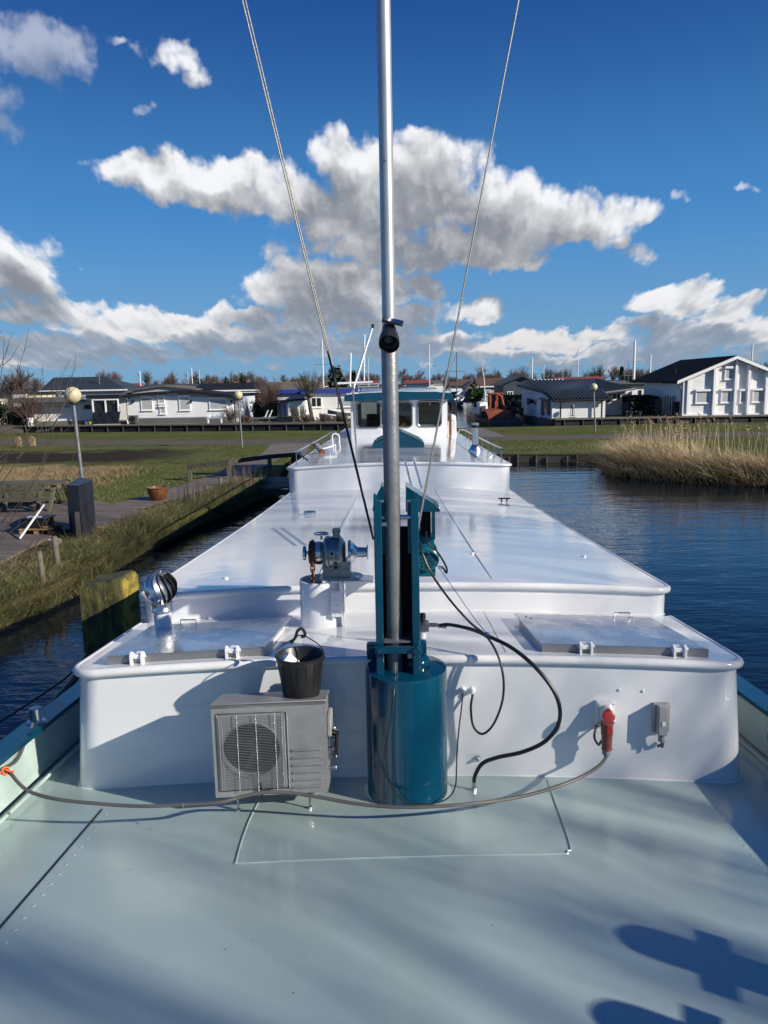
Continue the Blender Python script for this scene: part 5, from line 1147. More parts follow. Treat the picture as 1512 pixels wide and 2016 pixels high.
for px, m_, lb in ((170,'greycov','dark grey plastic plant tub by the black tarp shelter'),(178,'green','lime green plastic plant tub by the black tarp shelter')):
    x_ = X_(px, 60.2, 836); b = MB(); b.lathe([(0,0),(.12,0),(.17,.28),(.19,.28),(.19,.32),(.15,.32),(.12,.2),(0,.2)], (x_, 60.2, G2), n=20); o = b.build('plant_tub', m_, smooth=True); tag(o, lb, 'plant pot')
b = MB(); b.rng(X_(52,60), X_(59,60), 60., 60.3, G2, Zh(825,55,60)); b.rng(X_(50,60), X_(60,60), 59.97, 60.33, Zh(825,55,60), Zh(823,55,60)); o = b.build('cupboard', 'trim', bevel=.02); tag(o, 'small white cupboard at the left corner of the rendered bungalow', 'cupboard')
# black hipped roof behind
Y = 84.; h = bungalow('house with large black hipped roof behind the rendered bungalow', X_(86,Y), X_(250,Y), Y, 9, Zh(770,160,Y), 'greyw', 'rmetal', rise=1.0, kind='hip', fascia='trim', z0=G2, sided=False, name='hipped_house')
r = [o for o in h.children if o.name.startswith('roof')][0]
b = MB(); xa, xb = X_(86,Y)-.3, X_(250,Y)+.3; zt_ = Zh(770,160,Y); rz = Zh(742.5,160,Y+4.8)-zt_
r.data.vertices; 
for v in r.data.vertices:
    if v.co.z > (zt_-G2)+.5: v.co.z = zt_+rz-G2
    if v.co.z > (zt_-G2)+.5: v.co.x = (X_(112,Y+4.8) if v.co.x < 0 else X_(213,Y+4.8))-h.location.x
k = xa
while k < xb:
    t0 = (k-xa)/max(.01, X_(112,Y+4.8)-xa); t1 = (xb-k)/max(.01, xb-X_(213,Y+4.8)); t = min(1, t0, t1)
    if t > .03: b.prism([(k,Y-.33,zt_+.0),(k+.05,Y-.33,zt_+.0),(k+.05,Y-.33+(4.8+.33)*t,zt_+rz*t),(k,Y-.33+(4.8+.33)*t,zt_+rz*t)], (0,-.02,.04))
    k += .42
b.build('roof_rib', 'rmetal', h)
b = MB(); b.cyl((X_(199,Y+2),Y+2,zt_+.6),(X_(199,Y+2),Y+2,Zh(741,199,Y+2)+.0),.08,n=10); b.lathe([(.14,0),(.14,.15),(0,.2)],(X_(199,Y+2),Y+2,Zh(741,199,Y+2)),n=10); b.build('flue', 'rgrey', h)
# long white bungalow with shuttered windows
Y = 62.; xa, xb = X_(252,Y,830), X_(458,Y,830); zt_ = Zh(781,350,Y)
h = thing('bungalow', ((xa+xb)/2, Y, G2), 'long white boarded bungalow with closed grey shutters and a low arched black roof', 'house')
b = MB(); b.rng(xa, xb, Y+.03, Y+6, G2+.45, zt_); siding(b, xa, xb, Y+.028, G2+.5, zt_, .2); b.build('wall', 'sidew', h)
b = MB(); b.rng(xa+.6, xb, Y-.0, Y+5.9, G2, G2+.449); b.build('plinth', 'rgrey', h)
b = MB(); pr = [(243,779),(260,775),(300,771.5),(345,769),(380,770),(430,774),(472,781)]; b.prism([(X_(px,Y-.5),Y-.5,Zh(py+5.2,px,Y-.5)) for px, py in pr]+[(X_(px,Y-.5),Y-.5,Zh(py,px,Y-.5)) for px, py in pr[::-1]], (0,7.,0)); b.build('roof', 'rblack', h)
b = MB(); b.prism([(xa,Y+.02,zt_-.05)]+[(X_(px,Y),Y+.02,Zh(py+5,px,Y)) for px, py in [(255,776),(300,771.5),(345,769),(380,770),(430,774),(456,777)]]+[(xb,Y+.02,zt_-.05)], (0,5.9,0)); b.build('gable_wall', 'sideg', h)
for x0, x1, y0, y1 in ((278,301,808,782),(312,325,795,781),(314,326,815,801),(353,375,808,781),(412,447,807,785)):
    win(h, X_(x0,Y), X_(x1,Y), Zh(y0,x0,Y), Zh(y1,x0,Y), Y, pane='shutter', box=True)
for px in (263.5, 377, 456.5):
    b = MB(); p = Vector((X_(px,Y), Y, Zh(790,px,Y))); b.rng(p.x-.06,p.x+.06,Y-.12,Y+.0,p.z-.12,p.z+.1); b.lathe([(.03,0),(.09,.02),(.09,.06),(0,.07)], p+Vector((0,-.16,-.05)), n=12); b.build('wall_lamp', 'dtrim', h)
b = MB(); b.rng(X_(459,Y), X_(476,Y), Y+.8, Y+6, G2, zt_-.1); b.build('side_porch', 'sideg', h); win(h, X_(464,Y), X_(473,Y), Zh(810,465,Y), Zh(782,465,Y), Y+.8, pane='shutter', sill=False)
b = MB(); x_ = X_(253,61.2,832); b.rng(x_, x_+.75, 61.2, 61.5, G2+.15, G2+.72); o = b.build('heat_pump', 'rgrey', bevel=.02); tag(o, 'small dark grey outdoor unit at the left corner of the long white bungalow', 'air conditioner')
b = MB(); b.lathe([(.22,0),(.24,.0),(.24,.012),(.22,.012)], (x_+.33,61.195,G2+.44), (0,-1,0), 20); b.build('fan_ring', 'dtrim', o)
# white bench
x0, x1 = X_(407,60.3,835), X_(441,60.3,835); t = thing('garden_bench', ((x0+x1)/2, 60.3, G2), 'white slatted garden bench in front of the long white bungalow', 'bench')
b = MB(); [b.rng(x0,x1,60.1+k*.1,60.1+k*.1+.08,G2+.42,G2+.45) for k in range(5)]; b.build('seat', 'trim', t)
b = MB(); [b.rng(x0,x1,60.6,60.63,G2+.52+k*.12,G2+.52+k*.12+.09) for k in range(3)]; b.build('backrest', 'trim', t)
for x_ in (x0+.12, x1-.2): b = MB(); b.prism([(x_,60.1,G2),(x_,60.22,G2),(x_,60.3,G2+.42),(x_,60.15,G2+.42)], (.09,0,0)); b.prism([(x_,60.55,G2),(x_,60.7,G2),(x_,60.66,G2+.86),(x_,60.6,G2+.86)], (.09,0,0)); b.build('leg', 'trim', t)
# maroon house and dark roofs behind
Y = 72.; h = bungalow('maroon boarded house behind the second globe lamp', X_(470,Y), X_(556,Y), Y, 6, Zh(777,500,Y), 'maroon', 'rblack', fascia='dtrim', kind='flat', ft=.25); win(h, X_(493,Y), X_(499,Y), Zh(789,495,Y), Zh(785,495,Y), Y, mull=0)
b = MB(); b.rng(X_(470,Y), X_(515,Y), Y-.5, Y-.36, Zh(773,500,Y), Zh(771.5,500,Y)); b.build('fascia_line', 'trim', h)
Y = 86.; bungalow('low house with black roof behind the right end of the long bungalow', X_(386,Y), X_(507,Y), Y, 8, Zh(770,450,Y), 'greyw', 'rblack', rise=.75, kind='ridgex', fascia='trim')
Y = 84.; bungalow('low house with pale peaked roof edge behind the middle of the long bungalow', X_(262,Y), X_(384,Y), Y, 8, Zh(768,320,Y), 'greyw', 'rtan', rise=.45, kind='gable', fascia='trim', ft=.1)
Y = 110.; bungalow('dark grey roofed house far behind the long bungalow', X_(280,Y), X_(400,Y), Y, 8, Zh(765,330,Y), 'trim', 'rmetal', rise=.5, kind='ridgex')
Y = 98.; bungalow('house with broad tan roof behind the maroon house', X_(505,Y), X_(625,Y), Y, 9, Zh(771,560,Y), 'taupe', 'rtan', rise=1.1, kind='ridgex', fascia='dtrim')
# white house with blue fascia
Y = 64.; xa, xb = X_(600,Y), X_(760,Y); zt_ = Zh(774,650,Y)
h = bungalow('white house with bright blue flat roof edge behind the bare pollard tree', xa, xb, Y, 7, zt_, 'render', 'rgrey', fascia='rblue', ft=.42, over=.25)
win(h, X_(612,Y), X_(634,Y), Zh(802,620,Y), Zh(782,620,Y), Y, mull=1); win(h, X_(668,Y), X_(700,Y), Zh(801,680,Y), Zh(782,680,Y), Y, pane='shutter')
b = MB(); x_ = X_(606,Y); b.prism([(X_(546,Y+2),Y+2,G2),(x_,Y+2,G2),(x_,Y+2,zt_),(X_(546,Y+2),Y+2,zt_)], (0,4,0)); b.build('side_wall', 'sideg', h)
b = MB(); b.prism([(X_(543,Y+1.8),Y+1.7,zt_-.25),(X_(550,Y+1.8),Y+1.7,zt_+.35),(x_+.2,Y+1.7,zt_+.35),(x_+.2,Y+1.7,zt_+.02),(X_(553,Y+1.8),Y+1.7,zt_+.02)], (0,5,0)); b.build('roof', 'rblue', h)
b = MB(); x0_, x1_ = X_(541,61.5), X_(602,61.5); zl_, zr_ = Zh(793,541,61.5), Zh(788,602,61.5)
t = thing('shed', ((x0_+x1_)/2, 61.5, G2), 'white lean-to shed with dark roof and a dark-framed door beside the blue-edged house', 'shed')
xk = X_(567,61.5); b.prism([(xk,61.5,G2),(x1_,61.5,G2),(x1_,61.5,zr_),(xk,61.5,zl_+.05)], (0,2.4,0)); sidingp(b,(xk,61.5,0),(x1_,61.5,0),G2+.1,zl_-.05); b.build('wall', 'sidew', t)
b = MB(); b.prism([(x0_,62.6,G2),(xk-.001,61.502,G2),(xk-.001,61.502,zl_),(x0_,62.6,zl_)], (.4,1.4,0)); b.build('end_wall', 'sideg', t)
b = MB(); b.prism([(x0_-.2,61.2,zl_),(x1_+.1,61.2,zr_+.06),(x1_+.1,61.2,zr_+.16),(x0_-.2,61.2,zl_+.13)], (0,3.4,0)); b.build('roof', 'rblack', t)
b = MB(); f0 = Vector((x0_+(xk-x0_)*.3,62.27,0)); f1 = Vector((x0_+(xk-x0_)*.75,61.77,0)); n_ = Vector((-.35,-.75,0)).normalized()*.04
b.prism([(f0.x,f0.y,G2+.1),(f1.x,f1.y,G2+.1),(f1.x,f1.y,zl_-.12),(f0.x,f0.y,zl_-.12)], n_); d_ = b.build('door', 'greyw', t)
b = MB(); 
for q in (f0, f1): b.prism([(q.x-.04,q.y,G2+.1),(q.x+.04,q.y-.03,G2+.1),(q.x+.04,q.y-.03,zl_-.1),(q.x-.04,q.y,zl_-.1)], n_*1.6)
b.build('door_frame', 'rblue', d_)
# double-axle trailer
ty = 59.6; x0, x1 = X_(486,ty,838), X_(582,ty,838); t = thing('boat_trailer', ((x0+x1)/2, ty, G2), 'empty twin-axle boat trailer with silver mudguards parked in front of the white shed', 'trailer')
b = MB(); b.rng(x0, x1-.3, ty, ty+.1, G2+.32, G2+.44); b.rng(x0+1.0, x1-.3, ty+1.5, ty+1.6, G2+.32, G2+.44)
for k in range(4): b.rng(x0+1.1+k*.75, x0+1.18+k*.75, ty+.1, ty+1.5, G2+.33, G2+.42)
b.build('frame', 'rgrey', t)
for px in (553, 571):
    c_ = Vector((X_(px,ty-.1,838), ty-.12, G2+.26)); b = MB(); b.lathe([(.14,0),(.24,.0),(.26,.03),(.26,.15),(.24,.18),(.14,.18)], c_, (0,-1,0), 28); wq = b.build('wheel', 'black', t, smooth=True)
    b = MB(); b.lathe([(0,.02),(.05,.02),(.09,.06),(.145,.05),(.15,.16),(.135,.17),(.12,.12),(.05,.12),(0,.16)], c_, (0,-1,0), 24); b.build('rim', 'flint', wq, smooth=True)
b = MB(); xa_ = X_(545,ty); xb_ = X_(578,ty); pts = [(xa_-.0,G2+.33),(xa_+.08,G2+.50),(xa_+.25,G2+.60),(xb_-.25,G2+.60),(xb_-.08,G2+.50),(xb_,G2+.33)]
b.grid([[(x,ty-.32,z) for x, z in pts],[(x,ty-.02,z) for x, z in pts]]); b.build('mudguard', 'alum', t)
for px in (519, 527): b = MB(); b.prism([(X_(px,ty),ty+.1,G2+.4),(X_(px,ty)+.1,ty+.1,G2+.4),(X_(px,ty)+.36,ty+.1,G2+.98),(X_(px,ty)+.28,ty+.1,G2+.98)], (0,.06,0)); b.build('support_post', 'flint', t)
def rowboat(lb, a, c, wdt, m, name='rowing_boat', flip=False, trim='trim', z=None):
    a = Vector(a); c = Vector(c); d = (c-a); L = d.length; d.normalize(); n = Vector((-d.y, d.x, 0)); rows = []; up = Vector((0,0,1))
    t = thing(name, (a+c)/2, lb, 'boat')
    for i in range(11):
        s_ = i/10; w_ = wdt*math.sin(math.pi*min(1,(s_*.62+.38)))**.8 if s_ < 1 else .02; h = .32+.22*s_**2; p = a+d*(L*s_)
        rows.append([p+n*w_*.5+up*h, p+n*w_*.46+up*(h*.45), p+n*w_*.22+up*.02, p+up*(0.0), p-n*w_*.22+up*.02, p-n*w_*.46+up*(h*.45), p-n*w_*.5+up*h])
    b = MB(); b.grid(rows); b.poly(rows[0]); b.build('hull', m, t, smooth=True)
    b = MB(); b.tube([r[0] for r in rows]+[r[-1] for r in rows[::-1]], .035, 6); b.build('gunwale', trim, t, smooth=True)
    b = MB(); 
    for s_ in (3, 6): b.prism([rows[s_][0]-up*.1, rows[s_][-1]-up*.1, rows[s_][-1]-up*.1+d*.22, rows[s_][0]-up*.1+d*.22], up*.03)
    b.build('thwart', 'greyw', t); return t
rowboat('white rowing boat with grey side lying on the bank below the blue-edged house', (X_(690,60.5),60.6,G2+.05), (X_(628,60.5),60.4,G2+.1), 1.3, 'trim')
rowboat('grey rowing boat lying behind the white one on the bank', (X_(705,61.6),61.6,G2+.25), (X_(645,61.6),61.5,G2+.35), 1.2, 'greycov')
# quays
def quay(lb, x0, y0, x1, y1, h=.12, step=2.0):
    t = thing('quay', ((x0+x1)/2, (y0+y1)/2, 0), lb, 'quay'); a = Vector((x0,y0,0)); c = Vector((x1,y1,0)); d = (c-a).normalized(); n = Vector((d.y,-d.x,0))
    b = MB(); b.prism([a+n*.02+Vector((0,0,-.2)), c+n*.02+Vector((0,0,-.2)), c+n*.02+Vector((0,0,G2-.03)), a+n*.02+Vector((0,0,G2-.03))], n*.06); b.build('sheet_wall', 'void', t)  # wall coloured near-black to carry the shadow on the quay face
    b = MB(); b.prism([a-n*.9+Vector((0,0,G2+.006)), c-n*.9+Vector((0,0,G2+.006)), c+n*.22+Vector((0,0,G2+.006)), a+n*.22+Vector((0,0,G2+.006))], (0,0,.09)); b.build('walk_boards', 'wood', t)
    m_ = int((c-a).length/step)
    for k in range(m_):
        q = a+(c-a)*(k+.5)/m_+n*.14; b = MB(); b.cyl(q+Vector((0,0,-.5)), q+Vector((0,0,G2)), .05, n=8); b.build('quay_pile', 'woodd', t)
quay('timber quay edge in front of the bungalows left of the channel', -42, 62.2, -28, 60.2); quay('timber quay edge in front of the long white bungalow and trailer', -28, 60.2, -3.6, 56.1, step=1.3)
quay('timber quay edge in front of the houses right of the channel', 11.4, 55.95, 42, 55.7, step=1.3)
# ---- right-hand side
YB = 57.6; xl, xr = X_(1086,YB,828), X_(1191,YB,828); zt_ = Zh(789,1140,YB)
h = thing('bungalow', ((xl+xr)/2, YB+3, G2), 'white boarded house with grey tiled roof and lean-to front, right of the channel', 'house')
YL = 67.; xL = X_(1027,YL,822)
b = MB(); b.prism([(xl,YB+.03,G2),(xr,YB+.03,G2),(xr,YB+.03,zt_),(xl,YB+.03,zt_)], (0,1.5,0)); siding(b, xl, xr, YB+.02, G2+.05, zt_, .17); b.build('wall', 'sidew', h)
b = MB(); zL = Zh(757,1027,YL); Pc = Vector((xl,YB,0)); Pl = Vector((xL,YL,0)); Pm = Pc+(Pl-Pc)*.42
zc_, zm = zt_, Zh(768,X_ and 1062,Pm.y)
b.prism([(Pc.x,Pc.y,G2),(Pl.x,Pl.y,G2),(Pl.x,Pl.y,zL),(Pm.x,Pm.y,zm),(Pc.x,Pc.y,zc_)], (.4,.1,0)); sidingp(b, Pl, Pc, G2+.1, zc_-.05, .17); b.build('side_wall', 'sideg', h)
b = MB(); xr2 = X_(1243,62.5); xw = X_(1180,62.5); zw = Zh(769,1215,62.5); b.prism([(xw,62.5,G2),(xr2,62.5,G2),(xr2,62.5,zw),(xw,62.5,zw)], (0,5,0)); siding(b, xw, xr2, 62.49, G2+.1, zw, .17); b.build('wing_wall', 'render', h)
def corr(b, A_, B_, C_, D__, n, w_=.38):     # ribs from eave A-B up to ridge D-C
    A_, B_, C_, D__ = map(Vector, (A_, B_, C_, D__)); nn = (B_-A_).cross(D__-A_).normalized()
    if nn.z < 0: nn = -nn
    for k in range(n):
        s_ = k/n; s2_ = (k+w_)/n; b.prism([A_+(B_-A_)*s_, A_+(B_-A_)*s2_, D__+(C_-D__)*s2_, D__+(C_-D__)*s_], nn*.075)
# main roof
e0 = D(1018,757.5,YL+.2); e1 = D(1075,772,58.9); r0_ = D(1040,748.5,70); r1_ = D(1172,746.5,70); e2 = D(1250,764,61.9); e3 = D(1186,772.5,60.5)
b = MB(); b.poly([e0, e1, r0_]); b.poly([e1, e3, r1_, r0_]); b.poly([e3, e2, r1_]); rt = b.build('roof', 'rmetal', h)
b = MB(); corr(b, e1, e3, r1_, r0_, 19); corr(b, e3, e2, r1_+Vector((-.02,0,0)), r1_, 12); corr(b, e0, e1, r0_+Vector((.02,0,0)), r0_, 12); b.build('roof_rib', 'rmetal', rt)
b = MB(); b.tube([e0+Vector((0,-.02,-.08)), e1+Vector((0,-.02,-.08))], .09, 6); b.tube([e3+Vector((0,-.05,-.06)), e2+Vector((0,-.05,-.06))], .09, 6); b.build('gutter', 'rgrey', rt)
b = MB(); q0, q1, q2, q3 = D(1090,787.5,57.1), D(1205,784.5,57.1), D(1187,768.5,60.4), D(1076,772,58.8); b.poly([q0,q1,q2,q3]); b.poly([q0, q3, D(1073,773,58.9)]); lt = b.build('lean_to_roof', 'rmetal', h)
b = MB(); corr(b, q0, q1, q2, q3, 17)
for k in range(1, 6): 
    f = k/6; b.prism([q0+(q3-q0)*f+Vector((0,0,.03)), q1+(q2-q1)*f+Vector((0,0,.03)), q1+(q2-q1)*(f+.03)+Vector((0,0,.03)), q0+(q3-q0)*(f+.03)+Vector((0,0,.03))], (0,0,.03))
b.build('tile_rib', 'rmetal', lt)
b = MB(); b.tube([D(1070,771,59)+Vector((0,0,-.03)), q0+Vector((0,0,-.06)), q1+Vector((0,0,-.06))], .08, 6); b.build('gutter', 'dtrim', lt)
for px in (1103, 1184): b = MB(); x_ = X_(px,57.2,828); b.rng(x_-.05,x_+.05,57.15,57.25,G2,Zh(788,px,57.2)); b.build('porch_post', 'dtrim', h)
b = MB(); b.rng(xl-.02,xl+.22,YB-.03,YB+.0,G2,zt_-.05); b.build('corner_board', 'trim', h)
win(h, X_(1204,62.5), X_(1222,62.5), Zh(787,1210,62.5), Zh(773,1210,62.5), 62.47, mull=1)
for px in (1198, 1228): b = MB(); b.rng(X_(px-3,62.4), X_(px+3,62.4), 62.4, 62.46, Zh(792,1210,62.5), Zh(771,1210,62.5)); b.build('window_shutter', 'rgrey', h)
def onside(f, z0, z1, wd, m_, nm, off=.05):
    c_ = Pc+(Pl-Pc)*f; d_ = (Pl-Pc).normalized(); n_ = Vector((-d_.y, d_.x, 0)); n_ = n_ if n_.x < 0 else -n_
    b = MB(); a_ = c_-d_*wd/2+n_*.025; e_ = c_+d_*wd/2+n_*.025; b.prism([(a_.x,a_.y,z0),(e_.x,e_.y,z0),(e_.x,e_.y,z1),(a_.x,a_.y,z1)], n_*off); return b.build(nm, m_, h)
for px, py0, py1, wd, m_, nm in ((1081,817,785,.75,'navyw','window_shutter'),(1076,810,786,1.0,'dglass','window'),(1070,817,784,.8,'navyw','window_shutter'),(1062,824,787,1.2,'trim','door'),(1054.5,797,785,.9,'rgrey','window_shutter'),(1048,794,786,1.1,'dglass','window'),(1041,797,784,.8,'navyw','window_shutter')):
    f = min(range(101), key=lambda i: abs(X_((px), (Pc+(Pl-Pc)*(i/100)).y)-(Pc+(Pl-Pc)*(i/100)).x))/100; Yf = (Pc+(Pl-Pc)*f).y
    onside(f, Zh(py0,px,Yf), Zh(py1,px,Yf), wd, m_, nm)
b = MB(); b.tube([D(1057,787.5,62)+Vector((-.15,0,0)), D(1070,780,60.2)+Vector((-.15,0,0)), D(1075,783,59.6)+Vector((-.1,0,0))], .09, 6); b.build('porch_gable', 'trim', h)
# outboard motor on its stand in front of the wall
p = D(742*.172+1000, 822, 57.); ob = thing('outboard_motor', (X_(1127,57.,822), 57., G2), 'small outboard motor clamped on a stand before the white boarded wall', 'motor'); p = Vector((X_(1127,57.,822),57.,G2))
b = MB(); b.cyl(p+Vector((-.18,.1,.03)), p+Vector((-.1,.05,.8)), .02); b.cyl(p+Vector((.18,.1,.03)), p+Vector((.1,.05,.8)), .02); b.rng(p.x-.22,p.x+.22,56.9,57.3,G2+.09,G2+.13); b.build('stand', 'galv', ob)
b = MB(); b.lathe([(.08,0),(.13,.05),(.14,.2),(.10,.28),(0,.3)], p+Vector((0,0,.78)), n=14); b.cyl(p+Vector((0,0,.2)), p+Vector((0,0,.8)), .045); b.cyl(p+Vector((0,-.02,.28)), p+Vector((0,-.02,.22)), .11, n=14); b.tube([p+Vector((.1,0,.95)), p+Vector((.4,0,1.0))], .02); b.build('motor_body', 'greycov', ob, smooth=True)
# patio things
def chair(x, y, lb):
    t = thing('garden_chair', (x,y,G2), lb, 'chair'); b = MB(); b.rng(x-.25,x+.25,y-.25,y+.25,G2+.42,G2+.50); b.build('seat','blackp',t); b = MB(); b.rng(x-.25,x+.25,y+.2,y+.28,G2+.5,G2+1.05); b.build('backrest','blackp',t)
    for dx in (-.22,.2):
        for dy in (-.22,.2): b = MB(); b.rng(x+dx,x+dx+.04,y+dy,y+dy+.04,G2,G2+.42); b.build('leg','blackp',t)
chair(X_(1232,59.5,820), 59.5, 'black garden chair against the white wing wall on the patio')
for px, lb in ((1239,'left one of the two black tubs on the patio edge'),(1256,'right one of the two black tubs on the patio edge')):
    b = MB(); b.lathe([(0,0),(.2,0),(.27,.42),(.29,.42),(.29,.46),(.25,.46),(.22,.38),(0,.38)], (X_(px,57.4,826),57.4,G2), n=20); o = b.build('plant_tub','blackp',smooth=True); tag(o, lb, 'plant pot')
x0, x1 = X_(1268,59.,815), X_(1290,59.,815); t = thing('garden_table', ((x0+x1)/2, 59, G2), 'dark garden table beside the slatted fence on the patio', 'table')
b = MB(); b.rng(x0,x1,58.8,59.8,G2+.72,G2+.78); b.build('table_top','blackp',t)
for x_ in (x0+.05,x1-.1): b = MB(); b.rng(x_,x_+.06,58.85,58.91,G2,G2+.72); b.build('leg','blackp',t)
f = thing('slatted_fence', (X_(1316,58.5),58.5,G2), 'pale wooden slatted fence between the two white houses', 'fence')
for k in range(8): b = MB(); x_ = X_(1302,58.5,815)+k*.19; b.rng(x_,x_+.12,58.5,58.53,G2,Zh(781,1316,58.5)+.04*(k%3)); b.build('slat','woodl',f)
b = MB(); b.rng(X_(1290,58.6),X_(1302,58.6),58.6,58.66,G2,Zh(786,1296,58.6)); b.rng(X_(1326,57.6),X_(1339,57.6),57.6,57.7,G2,Zh(791,1332,57.6)); b.build('dark_panel','dtrim',f)
# small white flat-roofed house behind
Y = 92.; h = bungalow('small white flat-roofed house behind the patio', X_(1222,Y), X_(1296,Y), Y, 7, Zh(760,1255,Y), 'render', 'rgrey', fascia='dtrim', ft=.35, sided=False); win(h, X_(1257,Y), X_(1262,Y), Zh(776,1260,Y), Zh(768,1260,Y), Y, frame='dtrim'); win(h, X_(1270,Y), X_(1280,Y), Zh(776,1275,Y), Zh(768,1275,Y), Y, frame='dtrim')
# big white gabled house on the right
Y = 57.; xg0, xg1 = X_(1343,Y,815), X_(1560,Y,815); xp_ = X_(1441,Y); zp = Zh(706,1441,Y); ze = Zh(748,1344,Y); zb_ = Zh(818,1400,Y)
h = thing('gabled_house', ((xg0+xg1)/2, Y+4, G2), 'large white boarded gabled house with dark tiled roof at the right edge', 'house')
sl_ = (zp-ze)/(xp_-xg0)
b = MB(); zr__ = zp-sl_*(xg1-xp_); b.prism([(xg0,Y+.03,zb_),(xg1,Y+.03,zb_),(xg1,Y+.03,zr__),(xp_,Y+.03,zp-.02),(xg0,Y+.03,ze)], (0,9,0))
z = zb_+.1
while z < zp-.3:
    xa_ = xg0 if z < ze else xp_-(zp-z)/sl_; xb_ = xp_+(zp-z)/sl_; xb_ = min(xg1, xb_)
    b.poly([(xa_,Y+.014,z),(xb_,Y+.014,z),(xb_,Y+.026,z+.17),(xa_,Y+.026,z+.17)]); b.poly([(xa_,Y+.014,z),(xa_,Y+.028,z),(xb_,Y+.028,z),(xb_,Y+.014,z)]); z += .17
b.build('wall', 'sidew', h)
b = MB(); b.rng(xg0,xg1,Y+.05,Y+8.9,G2,zb_-.002); b.build('plinth', 'conc', h)
b = MB(); b.rng(xg0-.05,xg1,Y-.12,Y+.0,zb_-.03,zb_+.12); b.build('base_board', 'trim', h)
th = .16; ov = .35
def rp(x): return zp - sl_*abs(x-xp_) + .06
b = MB()
xo = xg0-.62
b.prism([(xo, Y-.45, rp(xo)), (xp_, Y-.45, rp(xp_)), (xp_, Y-.45, rp(xp_)+th), (xo, Y-.45, rp(xo)+th)], (0, 11, 0)); b.prism([(xp_+.001, Y-.45, rp(xp_)), (xg1+.6, Y-.45, rp(xg1+.6)), (xg1+.6, Y-.45, rp(xg1+.6)+th), (xp_+.001, Y-.45, rp(xp_)+th)], (0, 11, 0))
rf2 = b.build('roof', 'rtile', h)
b = MB(); n_ = 22
for k in range(n_):
    x0_ = xo+(xp_-xo)*k/n_; b.prism([(x0_, Y-.44, rp(x0_)+th), (x0_+.02, Y-.44, rp(x0_)+th+.055), (x0_+(xp_-xo)/n_, Y-.44, rp(x0_+(xp_-xo)/n_)+th+.005)], (0, 10.98, 0))
b.build('tile_course', 'rtile', rf2)
b = MB(); 
for s_, xe in ((-1, xo), (1, xg1+.6)): b.prism([(xe, Y-.50, rp(xe)-.10), (xp_, Y-.50, rp(xp_)-.10), (xp_, Y-.50, rp(xp_)+.13), (xe, Y-.50, rp(xe)+.13)], (0, .045, 0))
b.build('barge_board', 'trim', rf2)
b = MB(); b.cyl((X_(1326,60),60.,Zh(732,1326,60)-.2),(X_(1326,60),60.,Zh(732,1326,60)+.1),.07); b.lathe([(.13,0),(.13,.1),(0,.14)],(X_(1326,60),60.,Zh(732,1326,60)+.08),n=10); b.build('roof_vent', 'rtile', rf2)
for px in (1407, 1449, 1475, 1510):
    x_ = X_(px,Y-.3,770); b = MB(); b.rng(x_-.09,x_+.09,Y-.27,Y+.0,zb_+.12,rp(x_)-.12 if px != 1510 else rp(x_)-.15); b.build('wall_fin', 'trim', h)
b = MB(); b.rng(X_(1351,Y),X_(1356,Y),Y-.08,Y,zb_+.12,rp(X_(1353,Y))-.15); b.build('corner_board', 'trim', h)
for x0, x1, y0, y1 in ((1368,1396,794,770),(1418,1438,793,769),(1455,1468,793,769),(1480,1507,792,768),(1423,1446,747,725)):
    win(h, X_(x0,Y), X_(x1,Y), Zh(y0,x0,Y), Zh(y1,x0,Y), Y-.03, pane='shutter', box=True, t=.07)
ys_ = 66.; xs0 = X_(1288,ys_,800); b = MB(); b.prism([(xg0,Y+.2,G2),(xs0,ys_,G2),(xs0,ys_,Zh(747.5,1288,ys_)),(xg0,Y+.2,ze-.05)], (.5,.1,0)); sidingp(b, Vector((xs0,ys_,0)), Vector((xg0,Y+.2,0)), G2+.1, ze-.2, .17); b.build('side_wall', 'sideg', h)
b = MB(); b.prism([(xo+.05, Y-.45, rp(xo)+.02), (xo+.05,Y-.45,rp(xo)-.06),(xs0-.4,ys_+.3,rp(xo)-.06),(xs0-.4,ys_+.3,rp(xo)+.02)], (.25,0,0)); b.poly([(xo+.02,Y-.7,rp(xo)+th-.01),(xs0-.5,ys_+.3,rp(xo)+th-.06),(X_(1365,ys_),ys_+.5,Zh(712,1365,ys_)),(xp_-.6,Y+3.5,rp(xp_)-.2)]); b.build('eave', 'rtile', rf2)
b = MB(); b.tube([(xo+.1,Y-.4,rp(xo)-.0),(xo+.2,Y-.3,rp(xo)-.25),(xg0-.06,Y+.1,rp(xo)-.5),(xg0-.06,Y+.1,G2+.3)], .06, 8); b.build('downpipe', 'rgrey', h, smooth=True)
b = MB(); w0 = X_(1293,64.5); b.rng(w0,w0+1.5,63.3,63.4,Zh(785,1300,64),Zh(768,1300,64)); b.build('window', 'dglass', h)
b = MB(); b.rng(w0+.75,w0+1.35,63.22,63.28,Zh(784,1300,64),Zh(769,1300,64)); b.build('door', 'trim', h)
